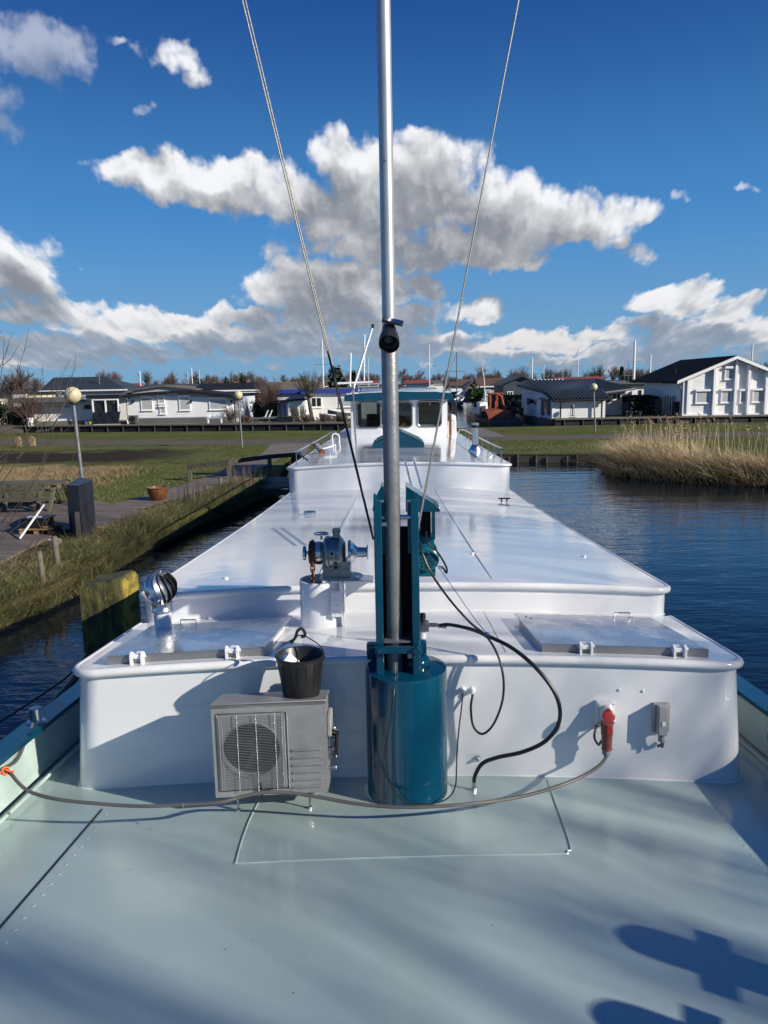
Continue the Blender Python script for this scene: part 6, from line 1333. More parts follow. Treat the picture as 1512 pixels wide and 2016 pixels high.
# houses further along the channel
Y = 84.; h = bungalow('dark blue-grey boarded gable house behind the hedge right of the channel', X_(991,Y), X_(1060,Y), Y, 8, Zh(758,1010,Y), 'navyw', 'rmetal', rise=.9, kind='gable', ft=.12, over=.35); win(h, X_(998,Y), X_(1010,Y), Zh(779,1003,Y), Zh(770.5,1003,Y), Y, mull=1)
Y = 100.; h = bungalow('house with wide brown roof and white veranda beyond the dredger', X_(944,Y), X_(992,Y), Y, 7, Zh(762,965,Y), 'greyw', 'rbrown', rise=1.0, kind='ridgex', fascia='trim'); win(h, X_(956,Y), X_(966,Y), Zh(778,960,Y), Zh(767,960,Y), Y, mull=3); win(h, X_(975,Y), X_(980,Y), Zh(772,977,Y), Zh(767,977,Y), Y)
Y = 108.; h = bungalow('small taupe gabled hut at the waterside beyond the dredger', X_(917,Y), X_(943,Y), Y, 6, Zh(763,930,Y), 'taupe', 'rgrey', rise=.7, kind='gable', ft=.12, over=.3); win(h, X_(922,Y), X_(929,Y), Zh(775,925,Y), Zh(765,925,Y), Y, frame='dtrim')
Y = 150.; h = bungalow('low white waterside house at the far end of the channel', X_(888,Y), X_(918,Y), Y, 6, Zh(761,900,Y), 'trim', 'rbrown', rise=.8, kind='ridgex', sided=False)
Y = 96.; h = bungalow('house with flat red roof strip behind the grey tiled house', X_(1100,Y), X_(1183,Y), Y, 8, Zh(745.5,1140,Y), 'greyw', 'rred', rise=.1, kind='ridgex', fascia='rred', sided=False)
Y = 90.; bungalow('long pale flat roof edge behind the left end of the grey tiled house', X_(1008,Y), X_(1102,Y), Y, 7, Zh(749,1050,Y), 'greyw', 'rgrey', kind='flat', fascia='trim', ft=.15, sided=False)
far_h = [(880,905,754,762,170,'rbrown','greyw'),(800,850,750,760,150,'rred','trim'),(1183,1240,752,760,120,'rgrey','taupe'),(612,660,753,762,140,'rbrown','taupe'),(640,700,750,756,230,'rtan','greyw'),(430,480,753,760,150,'rred','greyw'),
         (905,960,748,754,190,'rbrown','greyw'),(960,1010,746,752,230,'rbrown','trim'),(1015,1045,744,750,260,'rgrey','trim'),(700,745,751,757,190,'rred','greyw'),(60,85,760,770,120,'rgrey','trim'),(230,262,757,768,130,'rred','trim'),(20,60,757,768,130,'rgrey','greyw'),(1480,1512,741,750,200,'rbrown','greyw'),(1250,1290,743,751,210,'rgrey','trim'),(850,880,750,757,240,'rgrey','trim')]
for i, (x0, x1, y0, y1, Y, rm, wm) in enumerate(far_h):
    side = 'left of the channel' if x0 < 880 else 'right of the channel'
    zt2 = max(Zh(y1, x0, Y), G2+1.2); bungalow(f'{ {"rbrown":"brown","rred":"red","rgrey":"grey","rtan":"tan"}[rm]} roofed {"white" if wm=="trim" else "dull"} house far off {side}, {["first","second","third","fourth","fifth"][sum(1 for q in far_h[:i] if q[5]==rm and (q[0]<880)==(x0<880))]} such roof in depth', X_(x0,Y), X_(x1,Y), Y, 8, zt2, wm, rm, rise=max(.4, Zh(y0,x0,Y+4)-zt2), kind='ridgex', fascia='trim' if i%2 else 'dtrim', sided=False, name='distant_house', group='distant houses behind the bungalows')
# dredger and other craft in the channel
dz = thing('dredger', (10.2, 66, 0), 'rusty orange and black work barge with a small crane moored by the hedge', 'work boat')
def P3(px, py, Y): return D(px, py, Y)
x0, x1 = X_(931,62.5,830), X_(1022,62.5,830)
b = MB(); b.prism([(x0,68,.55),(x0+.2,62.6,.62),(x0+1.4,61.2,.45),(x1-.2,61.0,.45),(x1+.2,67,.5)], (0,0,-.8)); b.build('hull', 'hull', dz, bevel=.05)
b = MB(); yy = 61.4; b.prism([P3(957,812,yy),P3(962,829,yy),P3(972,831,yy),P3(1005,824,yy),P3(1009,812,yy),P3(990,808,yy),P3(970,810,yy)], (0,2.6,.15)); b.build('pontoon', 'oxide', dz, bevel=.05)
b = MB(); b.rng(x0+.1,x0+1.7,61.9,62.0,.5,Zh(815,940,62)); b.rng(x0+.1,x0+.2,62,67,.5,Zh(814,940,62)); b.build('bulwark', 'hull', dz)
cabx0, cabx1 = X_(965,64), X_(988,64); zc0, zc1 = Zh(812,975,64), Zh(776,975,64)
b = MB()
for x_ in (cabx0,cabx0+.45,cabx1-.4,cabx1): b.rng(x_-.04,x_+.04,63.6,63.7,zc0-.4,zc1); b.rng(x_-.04,x_+.04,65.2,65.3,zc0-.4,zc1)
b.rng(cabx0-.1,cabx1+.1,63.5,65.4,zc1,zc1+.1); b.rng(cabx0,cabx1,63.65,65.2,zc0-.6,zc0+.35); b.build('cab_frame', 'oxide', dz, bevel=.015)
b = MB(); b.rng(cabx0+.05,cabx1-.05,63.8,65.1,zc0+.35,zc1-.02); b.build('cab_window', 'dglass', dz)
b = MB(); b.tube([P3(965,811,63),P3(964,778,63)], .07); b.tube([P3(975,811,62.8),P3(975,790,62.8)], .05); b.tube([P3(958,812,63),P3(963,800,63),P3(968,786,63)], .05); b.tube([P3(990,812,62.5),P3(994,803,62.5),P3(998,804,62.5),P3(1000,812,62.5)], .06); b.tube([P3(985,811,62),P3(992,829,61),P3(989,838,61)], .03); b.tube([P3(978,776,63),P3(987,780,63),P3(992,800,63)], .09); b.build('pipework', 'oxide', dz, smooth=True)
for k in range(12):
    pass
b = MB()
for k in range(10): x_ = x0+.5+rnd.uniform(0,3.6); b.rng(x_,x_+rnd.uniform(.2,.5),62.4+rnd.uniform(0,2),63.0+rnd.uniform(.2,2.2),.55,.8+rnd.uniform(0,.55))
b.build('deck_gear', 'woodd', dz, bevel=.03)
sb = thing('sloop', (X_(955,78),78,0), 'small white sailing sloop moored behind the dredger, slim leaning mast', 'boat')
b = MB(); b.tube([P3(957,808,76),P3(953,745,76),P3(949,722,76)], .05, 8, r2=.03); b.build('mast', 'flint', sb, smooth=True)
rows = []
for i in range(9):
    s_ = i/8; w_ = 1.0*math.sin(math.pi*(.35+.65*s_))**.7 if i < 8 else .02; x_ = X_(956,74); y_ = 80-6*s_; h = .75+.35*s_**2; rows.append([(x_-w_,y_,h),(x_-w_*.7,y_,.1),(x_,y_,-.15),(x_+w_*.7,y_,.1),(x_+w_,y_,h)])
b = MB(); b.grid(rows); b.poly(rows[0]); b.grid([[r[0] for r in rows],[r[-1] for r in rows]]); b.build('hull', 'flint', sb, smooth=True)
b = MB(); b.rng(X_(956,74)-.4,X_(956,74)+.4,75.8,78.5,.9,1.35); b.build('cabin', 'trim', sb, bevel=.08)
mb = thing('motor_cruiser', (X_(899,112),112,0), 'grey covered motor cruiser moored at the bend of the channel', 'boat')
x_ = X_(899,112); rows = []
for i in range(9):
    s_ = i/8; w_ = 1.5*math.sin(math.pi*(.4+.6*s_))**.6 if i < 8 else .05; y_ = 117-7*s_; h = .9+.4*s_**2; rows.append([(x_-w_,y_,h),(x_-w_*.8,y_,.1),(x_,y_,-.15),(x_+w_*.8,y_,.1),(x_+w_,y_,h)])
b = MB(); b.grid(rows); b.poly(rows[0]); b.grid([[r[0] for r in rows],[r[-1] for r in rows]]); b.build('hull', 'greyw', mb, smooth=True)
b = MB(); b.rng(x_-1.0,x_+1.0,112.5,116,1.0,2.0); b.build('cabin', 'greycov', mb, bevel=.15)
for k, (px, lb) in enumerate(((908,'nearer of two upturned white dinghies stacked by the taupe hut'),(912,'further of two upturned white dinghies stacked by the taupe hut'))):
    rowboat(lb, (X_(px-7,100),100+k,.8+.6*k), (X_(px+5,100),101+k,1.1+.7*k), 1.2, 'trim')
# teal and white wheelhouse of another barge behind, roof just above ours
ob2 = thing('moored_barge', (X_(830,40), 120, 0), 'another barge with teal cabin roof seen over our wheelhouse', 'boat')
b = MB(); b.rng(X_(800,120,760), X_(848,120,760), 120, 126, .6, Zh(757,820,120)); b.build('cabin', 'trim', ob2)
b = MB(); b.rng(X_(790,120,760), X_(852,120,760), 119.5, 126.5, Zh(757,820,120), Zh(754.5,820,120)); b.build('cabin_roof', 'teal', ob2)
b = MB(); b.prism([(X_(780,118),118,.7),(X_(860,118),118,.7),(X_(858,118),118,-.2),(X_(782,118),118,-.2)], (0,10,0)); b.build('hull', 'hull', ob2)
# sailing masts beyond the houses
mset = [(83,722,110,.6,'thin dark mast'),(185,0,0,0,'')][:1]+[(275,731,120,.09,'white mast over the flat roofs'),(377,724,130,.09,'slightly crooked mast over the long bungalow'),(369,732,140,.05,'short thin mast over the long bungalow'),(392,728,140,.05,'thin mast right of the crooked one'),(634,670,95,.10,'tall mast behind the pollard tree'),(689,694,95,.06,'slim mast left of the leaning boom'),(725,705,120,.05,'short mast just right of the leaning boom'),
        (845,678,100,.07,'slim white mast right of the barge mast'),(899,693,90,.07,'dark mast over the channel'),(1048,704,100,.10,'white mast left of the tiled roof'),(1071,716,120,.05,'short mast over the tiled roof'),(1139,684,110,.06,'thin grey mast over the tiled roof'),(1250,671,110,.22,'thick tall white mast right of the tiled house'),(1281,699,115,.16,'white mast next to the gabled house'),(1238,715,118,.06,'dark short mast behind the small white house'),(1482,675,110,.14,'white mast rising behind the gabled house roof')]
for px, py, Y, r, lb in mset:
    if r == .6: r = .07
    t = thing('sailboat_mast', (X_(px,Y), Y, G2), (lb if len(lb.split()) > 3 else lb+' over the chalet roofs'), 'mast', 'yacht masts beyond the houses'); b = MB(); top = D(px, py, Y); b.cyl((top.x, Y, G2), top, r, r*.7, n=8); b.build('mast_tube', 'flint' if 'dark' not in lb else 'rgrey', t)
    b = MB(); q = top.z-(top.z-G2)*.35; b.cyl((top.x-.9,Y,q),(top.x+.9,Y,q),.03,n=6); b.tube([(top.x-2.2,Y+1.5,G2+.6), top-Vector((0,0,.1))], .012, 4); b.build('rigging', 'wire', t)

# ================================================================== TREES
def seg_mesh(segs, sides=3):
    S_ = np.array([[*a, *b, r0, r1] for a, b, r0, r1 in segs], dtype=np.float64); a = S_[:, :3]; b = S_[:, 3:6]; d = b-a; d /= np.linalg.norm(d, axis=1)[:, None]+1e-9
    u = np.cross(d, np.where(np.abs(d[:, 2:3]) < .9, [[0,0,1.]], [[1.,0,0]])); u /= np.linalg.norm(u, axis=1)[:, None]; v = np.cross(d, u); V = []
    for k in range(sides):
        an = 2*math.pi*k/sides; o = u*math.cos(an)+v*math.sin(an); V.append(a+o*S_[:, 6:7]); V.append(b+o*S_[:, 7:8])
    V = np.stack(V, 1); n = len(S_); base = np.arange(n)[:, None]*(2*sides); Fc = []
    for k in range(sides):
        k2 = (k+1) % sides; Fc.append(np.concatenate([base+2*k, base+2*k2, base+2*k2+1, base+2*k+1], 1))
    return V.reshape(-1, 3), np.concatenate(Fc, 0)
def grow(rs, p, d, L, r, lvl, segs, maxl, spread=.6, up=.12, nb=3, shrink=.72, wob=.12, rmin=.004):
    n = 4 if lvl < 2 else 3; p = np.array(p, float); d = np.array(d, float)
    for i in range(n):
        d = d+rs.normal(0, wob, 3)+np.array([0,0,up*.3]); d /= np.linalg.norm(d); q = p+d*(L/n); r2_ = max(rmin, r*(1-.30*(i+1)/n)); segs.append((p, q, max(rmin, r*(1-.30*i/n)), r2_, lvl)); p = q
        if lvl < maxl and (i >= 1 or lvl > 0):
            for _ in range(nb if i == n-1 else rs.integers(1, 3)):
                o = rs.normal(0, 1, 3); o -= o.dot(d)*d; o /= np.linalg.norm(o)+1e-9; dd = d*math.cos(spread*rs.uniform(.6,1.3))+o*math.sin(spread*rs.uniform(.6,1.3)); dd[2] += up; dd /= np.linalg.norm(dd)
                grow(rs, q, dd, L*shrink*rs.uniform(.7,1.1), r2_*.62, lvl+1, segs, maxl, spread, up, nb, shrink, wob, rmin)
def tree_meshes(seed, H=10., trunk=.28, maxl=4, spread=.55, up=.15, nb=3, shrink=.68, rmin=.02, wob=.1, r=.2):
    rs = np.random.default_rng(seed); segs = []; grow(rs, (0,0,0), (0,0,1), H*trunk, r, 0, segs, maxl, spread, up, nb, shrink, wob, rmin)
    top = max(s[1][2] for s in segs); k = H/top
    segs = [(s[0]*k, s[1]*k, s[2]*(k if s[2] > rmin else 1), s[3]*(k if s[3] > rmin else 1), s[4]) for s in segs]
    return [s[:4] for s in segs if s[4] <= 1], [s[:4] for s in segs if s[4] > 1]
def make_tree(name, lb, loc, group, m='bark', **kw):
    t = thing(name, loc, lb, 'tree', group); a, c = tree_meshes(**kw); L = Vector(loc)
    for nm, s_, sd in (('trunk', a, 6), ('crown', c, 3)):
        if not s_: continue
        V, Fc = seg_mesh(s_, sd); rawmesh(nm, V+np.array(L), Fc, m, t)
    return t
far_group = 'bare trees along the horizon'
protos = []
for i, (sd, kw, m) in enumerate(((11, dict(H=10, trunk=.2, maxl=4, spread=.5, nb=3, rmin=.013), 'bark'), (12, dict(H=10, trunk=.16, maxl=4, spread=.7, nb=4, shrink=.66, rmin=.013), 'barkr'), (13, dict(H=10, trunk=.3, maxl=4, spread=.38, nb=3, shrink=.6, rmin=.012), 'bark'), (14, dict(H=10, trunk=.22, maxl=4, spread=.6, nb=3, shrink=.74, rmin=.013, up=.05), 'barkg'))):
    protos.append((sd, kw, m))
tl_ = [(215,722,150,1,'round reddish bare tree above the rendered bungalow roof'),(195,731,155,0,'reddish bare tree left of the round one above the black hipped roof'),(40,716,118,2,'slim pointed bare tree at the far left'),(10,726,120,1,'broad bare tree at the far left edge'),(78,738,120,0,'small bare tree behind the chalet'),(296,724,170,0,'tall bare tree behind the long bungalow, left of the crooked mast'),(326,727,175,2,'slender bare tree behind the long bungalow'),
       (352,735,160,1,'low reddish bare tree behind the crooked mast'),(410,733,180,0,'bare tree above the right half of the long bungalow'),(430,733,190,1,'bushy bare tree above the dark roofs'),(470,737,200,0,'bare tree above the maroon house roof line'),(495,737,190,2,'thin bare tree behind the maroon house'),(585,736,170,1,'bare reddish tree behind the pollard tree'),
       (1098,724,190,3,'bare tree in the row left of the big tree'),(1075,722,200,2,'thin bare tree right of the left white mast'),(1118,722,200,0,'rounded bare tree in the middle of the right-hand row'),(1035,724,170,1,'dense bare tree left of the tiled roof'),(1066,720,165,2,'reddish slim bare tree beside the white mast'),(1182,713,160,0,'largest forked bare tree above the tiled roof'),(1165,724,170,3,'bare tree just left of the forked one'),
       (1210,722,180,2,'bare tree behind the small white house'),(1232,722,170,1,'bare tree left of the thick mast'),(1262,722,180,0,'bare tree right of the thick mast'),(1300,719,170,3,'bare tree above the gabled house roof, left'),(1322,721,175,1,'bare tree above the gabled house roof, middle'),(1348,706,180,0,'tallest bare tree over the gabled house roof'),(1500,714,150,0,'bare tree at the right edge behind the gabled house'),
       (920,733,220,0,'thin bare tree left of the sloop mast'),(962,730,190,3,'wide bare tree behind the brown roofed house'),(990,729,210,2,'slim bare tree above the blue-grey house'),(1003,732,230,1,'small bare tree above the blue-grey house'),(885,738,230,1,'small bare tree at the end of the channel'),(700,742,210,0,'bare tree behind the wheelhouse roof, left'),(668,742,200,3,'bare tree behind the stay sleeve')]
made = {}
for px, py, Y, k, lb in tl_:
    base = D(px, 757, Y); top = D(px, py, Y); loc = (base.x, Y, G2); sd, kw, m = protos[k]; sc_ = (top.z-G2)/10.
    if k not in made: made[k] = t = make_tree('bare_tree', lb, loc, far_group, m, seed=sd, **kw); t.scale = (sc_*1.0, sc_, sc_)
    else: dup(made[k], loc, lb, None, rotz=rnd.uniform(0, 6.28), scale=(sc_*rnd.uniform(.9,1.25), sc_, sc_))
# a far-off wood that reads as one band
rs = np.random.default_rng(5); sg = []
V_all, F_all, off = [], [], 0
for k in range(150):
    x_ = rs.uniform(-230, 260); Y = rs.uniform(290, 420); H = rs.uniform(5., 10.5)
    ss = []; grow(rs, (0,0,0), (0,0,1), H*.22, .25, 0, ss, 3, .6, .15, 3, .7, .12, .04); tp = max(s[1][2] for s in ss); kk = H/tp
    V, Fc = seg_mesh([(s[0]*kk, s[1]*kk, s[2], s[3]) for s in ss], 3); V_all.append(V+np.array([x_, Y, G2])); F_all.append(Fc+off); off += len(V)
o = rawmesh('distant_wood', np.concatenate(V_all), np.concatenate(F_all), 'barkr'); o['kind'] = 'stuff'; tag(o, 'band of leafless woodland along the horizon', 'wood')
def leafblob(rs, n, c, rad_, size, shape='ell', k=.35):
    """n small leaf faces through an uneven clumped volume"""
    c = np.array(c); rad_ = np.array(rad_); cl_ = rs.normal(0, 1, (max(6, n//90), 3)); cl_ /= np.linalg.norm(cl_, axis=1)[:, None]; cl_ *= rs.uniform(.35, .9, (len(cl_), 1))
    P_ = cl_[rs.integers(0, len(cl_), n)]+rs.normal(0, .17, (n, 3))
    if shape == 'cone': P_ = np.stack([rs.normal(0, .42, n)*(1-(u := rs.uniform(0, 1, n))), rs.normal(0, .42, n)*(1-u), u*2-1], 1)
    if shape == 'box': P_ = rs.uniform(-1, 1, (n, 3)); ax_i = rs.integers(0, 3, n); P_[np.arange(n), ax_i] = np.sign(P_[np.arange(n), ax_i])*rs.uniform(.82, 1.04, n)
    P_ = c+P_*rad_; a = rs.normal(0, 1, (n, 3)); a /= np.linalg.norm(a, axis=1)[:, None]; b_ = np.cross(a, rs.normal(0, 1, (n, 3))); b_ /= np.linalg.norm(b_, axis=1)[:, None]
    s_ = size*rs.uniform(.6, 1.4, (n, 1)); V = np.stack([P_+a*s_, P_+b_*s_*.55, P_-a*s_, P_-b_*s_*.55], 1).reshape(-1, 3); return V, np.arange(4*n).reshape(-1, 4)
rs = np.random.default_rng(9)
def leafy(name, lb, c, r, n, size, m, shape='ell', cat='tree', stem=True):
    z0 = c[2]-r[2]; t = thing(name, (c[0], c[1], z0), lb, cat); V, Fc = leafblob(rs, n, c, r, size, shape); rawmesh('foliage', V, Fc, m, t)
    b = MB(); b.cyl((c[0], c[1], z0-.1), (c[0], c[1], c[2]+r[2]*.4), r[0]*.12, r[0]*.04, n=8)
    for k in range(6): a = k*1.05; b.cyl((c[0], c[1], z0+r[2]*.4), (c[0]+r[0]*.6*math.cos(a), c[1]+r[1]*.6*math.sin(a), c[2]+r[2]*.2), r[0]*.03, n=5)
    b.build('trunk', 'bark', t)
    return t
for px, y0, y1, Y, wpx, shp, lb in ((667,724,765,110,20,'ell','dark evergreen tree behind the left stay'),(698,732,760,105,8,'cone','dark narrow conifer beside the leaning boom'),(453,741,760,140,12,'ell','dark pine above the dark roof'),(480,738,758,140,9,'ell','rounded green tree above the maroon house'),(1222,724,760,125,8,'cone','small black conifer left of the thick white mast'),(392,743,756,150,14,'ell','low dark evergreen above the long bungalow')):
    zt2, zb2 = Zh(y0,px,Y), G2+.3; leafy('evergreen_tree', lb, (X_(px,Y), Y, (zt2+zb2)/2), (wpx/F*Y, wpx/F*Y, (zt2-zb2)/2), 2200, .28, 'ever', shp)
leafy('hedge', 'clipped dense green hedge behind the rusty dredger', (X_(1008,70), 70, G2+Zh(780,1008,70)/2-.2), (1.5, 2.0, (Zh(779,1008,70)-G2)/2), 5200, .10, 'hedge', 'box', 'hedge')
leafy('bush', 'dark rounded evergreen bush left of the white shed', (X_(520,64), 64, (G2+Zh(786,520,64))/2), (1.15, 1.0, (Zh(786,520,64)-G2)/2), 3800, .10, 'ever', 'ell', 'bush')
leafy('bush', 'dark clipped hedge bush between the grey tiled house and the patio table', (X_(1252,62), 62, (G2+Zh(779,1252,62))/2), (.95, 1.2, (Zh(779,1252,62)-G2)/2), 3600, .09, 'ever', 'box', 'bush')
leafy('bush', 'dark hedge bush behind the patio table', (X_(1276,63), 63, (G2+Zh(781,1276,63))/2), (.8, 1., (Zh(781,1276,63)-G2)/2), 3000, .09, 'ever', 'box', 'bush')
leafy('bush', 'yellow-green shrub on the channel bank beyond the dredger', (X_(938,88), 88, 1.6), (1.0, 1., 1.3), 1600, .12, 'green' if False else 'hedge', 'ell', 'bush')
leafy('bush', 'dark tangled bushes at the left edge beside the chalet', (X_(20,62), 62, 1.35), (2.3, 1.2, 1.1), 3600, .10, 'ever', 'ell', 'bush')
def twigs(name, lb, c, H, n, seed, m='barkr', sp=.9, r=.03, maxl=2, cat='shrub'):
    rs2 = np.random.default_rng(seed); ss = []
    for k in range(n):
        a = rs2.uniform(0, 6.28); e = rs2.uniform(.1, sp); grow(rs2, (c[0]+rs2.normal(0,.12), c[1]+rs2.normal(0,.12), c[2]), (math.cos(a)*math.sin(e), math.sin(a)*math.sin(e), math.cos(e)), H*.5, r, 1, ss, maxl+1, .35, .12, 2, .7, .12, .008)
    V, Fc = seg_mesh([s[:4] for s in ss], 3); o = rawmesh(name, V, Fc, m, loc=c); tag(o, lb, cat); return o
twigs('shrub', 'reddish bare shrub above the dark bush left of the white shed', (X_(530,62.5),62.5,G2), 3.4, 22, 3, sp=.5, r=.03)
twigs('shrub', 'small bare shrub beside the white garden bench', (X_(452,60.2),60.2,G2), 1.4, 12, 4, 'bark')
twigs('shrub', 'light leafy twigs beside the trailer wheels', (X_(590,59.8),59.8,G2), 1.5, 12, 6, 'barkg')
for i, (px, lb) in enumerate(((605,'low brown ground shrub below the pollard tree'),(640,'low brown ground shrub below the rowing boats'),(672,'low brown ground shrub near the wheelhouse edge'),(480,'low brown shrub right of the second globe lamp'))):
    twigs('shrub', lb, (X_(px,58.6),58.6 if px < 600 else 57.9,G2), .75, 26, 20+i, 'barkr', sp=1.2)
twigs('shrub', 'tall bare shrub with drooping twigs left of the rendered bungalow', (X_(20,58),61,G2), 3.2, 20, 31, 'barkr', sp=.8)
# pollard tree before the blue-edged house
pt_ = (X_(616,60.8,835), 60.8, G2); t = thing('pollard_tree', pt_, 'bare pollard tree with a knobbly trunk and brush of shoots before the white house', 'tree')
b = MB(); kz = Zh(779,612,60.8); b.tube(spline([pt_, (pt_[0]-.18,60.8,1.6), (pt_[0]-.25,60.8,2.3), (X_(613,60.8),60.8,kz)], 5), .16, 10, r2=.12); b.sph((X_(612,60.8),60.8,kz+.05), .27, 12, (1.3,1,.8)); b.build('trunk', 'barkg', t, smooth=True)
rs3 = np.random.default_rng(8); ss = []
for k in range(46):
    a = rs3.uniform(0, 6.28); e = rs3.uniform(.05, 1.15); grow(rs3, (X_(612,60.8)+.2*math.cos(a), 60.8+.2*math.sin(a), kz+.1), (math.cos(a)*math.sin(e), math.sin(a)*math.sin(e), math.cos(e)), 1.15, .022, 1, ss, 2, .3, .2, 2, .62, .06, .008)
V, Fc = seg_mesh([s[:4] for s in ss], 3); rawmesh('crown', V, Fc, 'barkg', t)
# tall bare trees on the bank behind the camera, towards the sun: their twigs dapple the boat
for i, (x_, y_, H, sd) in enumerate(((29,-16.4,23,41),(31.5,-6,24,44),(20.5,-9.9,16,48))):
    make_tree('bare_tree', ['tall bare tree on the right bank, farther behind the camera','tall bare tree on the right bank, nearly abreast of the camera','smaller bare tree on the right bank, nearest the water'][i], (x_, y_, GZ), 'tall bare trees on the bank behind the camera', 'bark', seed=sd, H=H, trunk=.26, maxl=4, spread=.5, nb=2, shrink=.74, rmin=(.013, .022, .020)[i], r=(.30, .36, .34)[i])
b = MB(); b.prism([(17,-80,-.8),(300,-80,-.8),(300,-3,-.8),(24,-3,-.8),(18,-9,-.8)], (0,0,.8+GZ)); struct(b.build('ground', 'ground', origin=(0,0,0)))

# ================================================================== GRASS, REEDS, SHOOTS
def blades(name, P_, H, width, lean, curl, m, seed, lb, cat, segn=3, dirv=None):
    rs4 = np.random.default_rng(seed); P_ = np.asarray(P_, float); n = len(P_); H = np.asarray(H).reshape(-1, 1)*np.ones((n, 1))
    a = rs4.uniform(0, 2*math.pi, n); dv = np.stack([np.cos(a), np.sin(a), np.zeros(n)], 1)
    if dirv is not None: dv = dv*.8+np.array(dirv); dv /= np.linalg.norm(dv, axis=1)[:, None]
    L_ = (lean*rs4.uniform(.3, 1.6, (n, 1))); C_ = curl*rs4.uniform(.2, 1.8, (n, 1)); wa = rs4.uniform(0, math.pi, n); wv = np.stack([np.cos(wa), np.sin(wa), np.zeros(n)], 1)*width*rs4.uniform(.6, 1.3, (n, 1))
    R = []
    for j in range(segn+1):
        s_ = j/segn; c = P_+dv*(H*(L_*s_+C_*s_*s_))+np.array([0,0,1.])*H*(s_*(1-.35*np.minimum(1, (L_+C_)*s_)**2)); wj = wv*(1-s_*.85); R += [c-wj/2, c+wj/2]
    V = np.stack(R, 1).reshape(-1, 3); k = 2*(segn+1); base = np.arange(n)[:, None]*k; Fc = np.concatenate([base+np.array([[2*j, 2*j+1, 2*j+3, 2*j+2]]) for j in range(segn)], 0)
    o = rawmesh(name, V, Fc, m); o['kind'] = 'stuff'; return tag(o, lb, cat)
rs = np.random.default_rng(21)
shore = np.array([(-6.6,3.),(-6.2,6.),(-5.75,9.2),(-5.55,10.65),(-5.35,11.2),(-5.25,11.9),(-5.25,13.4),(-5.2,15.1),(-4.85,17.9),(-4.4,19.9),(-4.1,21.8),(-3.9,23.6)])
def along(poly, n, inl0, inl1, pw=1.):
    d = np.diff(poly, axis=0); L = np.linalg.norm(d, axis=1); c = np.concatenate([[0], np.cumsum(L)]); t = rs.uniform(0, c[-1], n); i = np.clip(np.searchsorted(c, t)-1, 0, len(L)-1); f = (t-c[i])/L[i]
    p = poly[i]+d[i]*f[:, None]; nv = np.stack([-d[i][:, 1], d[i][:, 0]], 1)/L[i][:, None]; q = inl0+(inl1-inl0)*rs.uniform(0, 1, n)**pw; return p+nv*q[:, None], q
def clump(n, f=.7):  return None
def patchy(P2, q, sc=1.1, thr=.42):
    v = .5+.25*np.sin(P2[:,0]*2.3*sc+1.1)+.25*np.sin(P2[:,1]*1.7*sc+P2[:,0]*.9)+rs.normal(0,.12,len(P2)); return v > thr
P2, q = along(shore, 30000, -.16, 1.25, 1.3); k = patchy(P2, q, thr=.38); P2, q = P2[k], q[k]
P3_, q3 = along(shore, 6000, -.02, .04, 1.); blades('bank_edge_grass', np.c_[P3_, rs.uniform(.0, .34, len(P3_))], rs.uniform(.07, .22, len(P3_)), .011, .8, 1.1, 'blade_d', 31, 'grass hanging down the cut left bank to the water', 'grass', dirv=(1.2,-.3,0))
blades('bank_grass', np.c_[P2, np.where(q > .05, GZ-.03, .08)], rs.uniform(.12, .40, len(P2))*np.where(q < .35, .72, .95), .011, .5, .55, 'blade_d', 1, 'rank dull green grass drooping over the left water edge', 'grass', dirv=(.5,-.15,0))
P2, q = along(shore, 8000, -.18, 1.3, 1.); k = patchy(P2, q, .9, .45); P2, q = P2[k], q[k]
blades('dry_grass', np.c_[P2, np.where(q > .05, GZ-.03, .08)], rs.uniform(.12, .42, len(P2)), .010, .6, .8, 'straw', 2, 'dry straw-coloured grass tangled along the left bank', 'grass', dirv=(.4,-.2,0))
P2, q = along(shore, 15000, -.12, .9, 1.); k = patchy(P2, q, 1.4, .5); P2, q = P2[k], q[k]
blades('green_grass', np.c_[P2, np.where(q > .05, GZ-.03, .08)], rs.uniform(.14, .38, len(P2)), .010, .45, .5, 'blade_g', 3, 'fresh green grass tufts on the left bank', 'grass', dirv=(.3,-.2,0))
P2 = np.c_[rs.uniform(-9.5, -5.6, 26000), rs.uniform(7.5, 15.2, 26000)]; k = (P2[:,0] < -5.75-(P2[:,1] < 9)*.3) & (patchy(P2, None, .8, .35)); P2 = P2[k]; k = (P2[:,1] < 12.6+(P2[:,0]+7)*1.2); P2 = P2[k]
blades('rough_grass', np.c_[P2, np.full(len(P2), GZ-.02)], rs.uniform(.06, .22, len(P2)), .010, .6, .7, 'blade_d', 4, 'short rough grass on the trodden left bank', 'grass')
P2 = np.c_[rs.uniform(-9.5, -5.6, 9000), rs.uniform(7.5, 15.2, 9000)]; k = patchy(P2, None, 1.2, .55) & (P2[:,1] < 12.6+(P2[:,0]+7)*1.2); P2 = P2[k]
blades('dead_grass', np.c_[P2, np.full(len(P2), GZ-.02)], rs.uniform(.05, .20, len(P2)), .010, .9, .9, 'straw', 5, 'flattened dead grass stalks on the trodden left bank', 'grass')
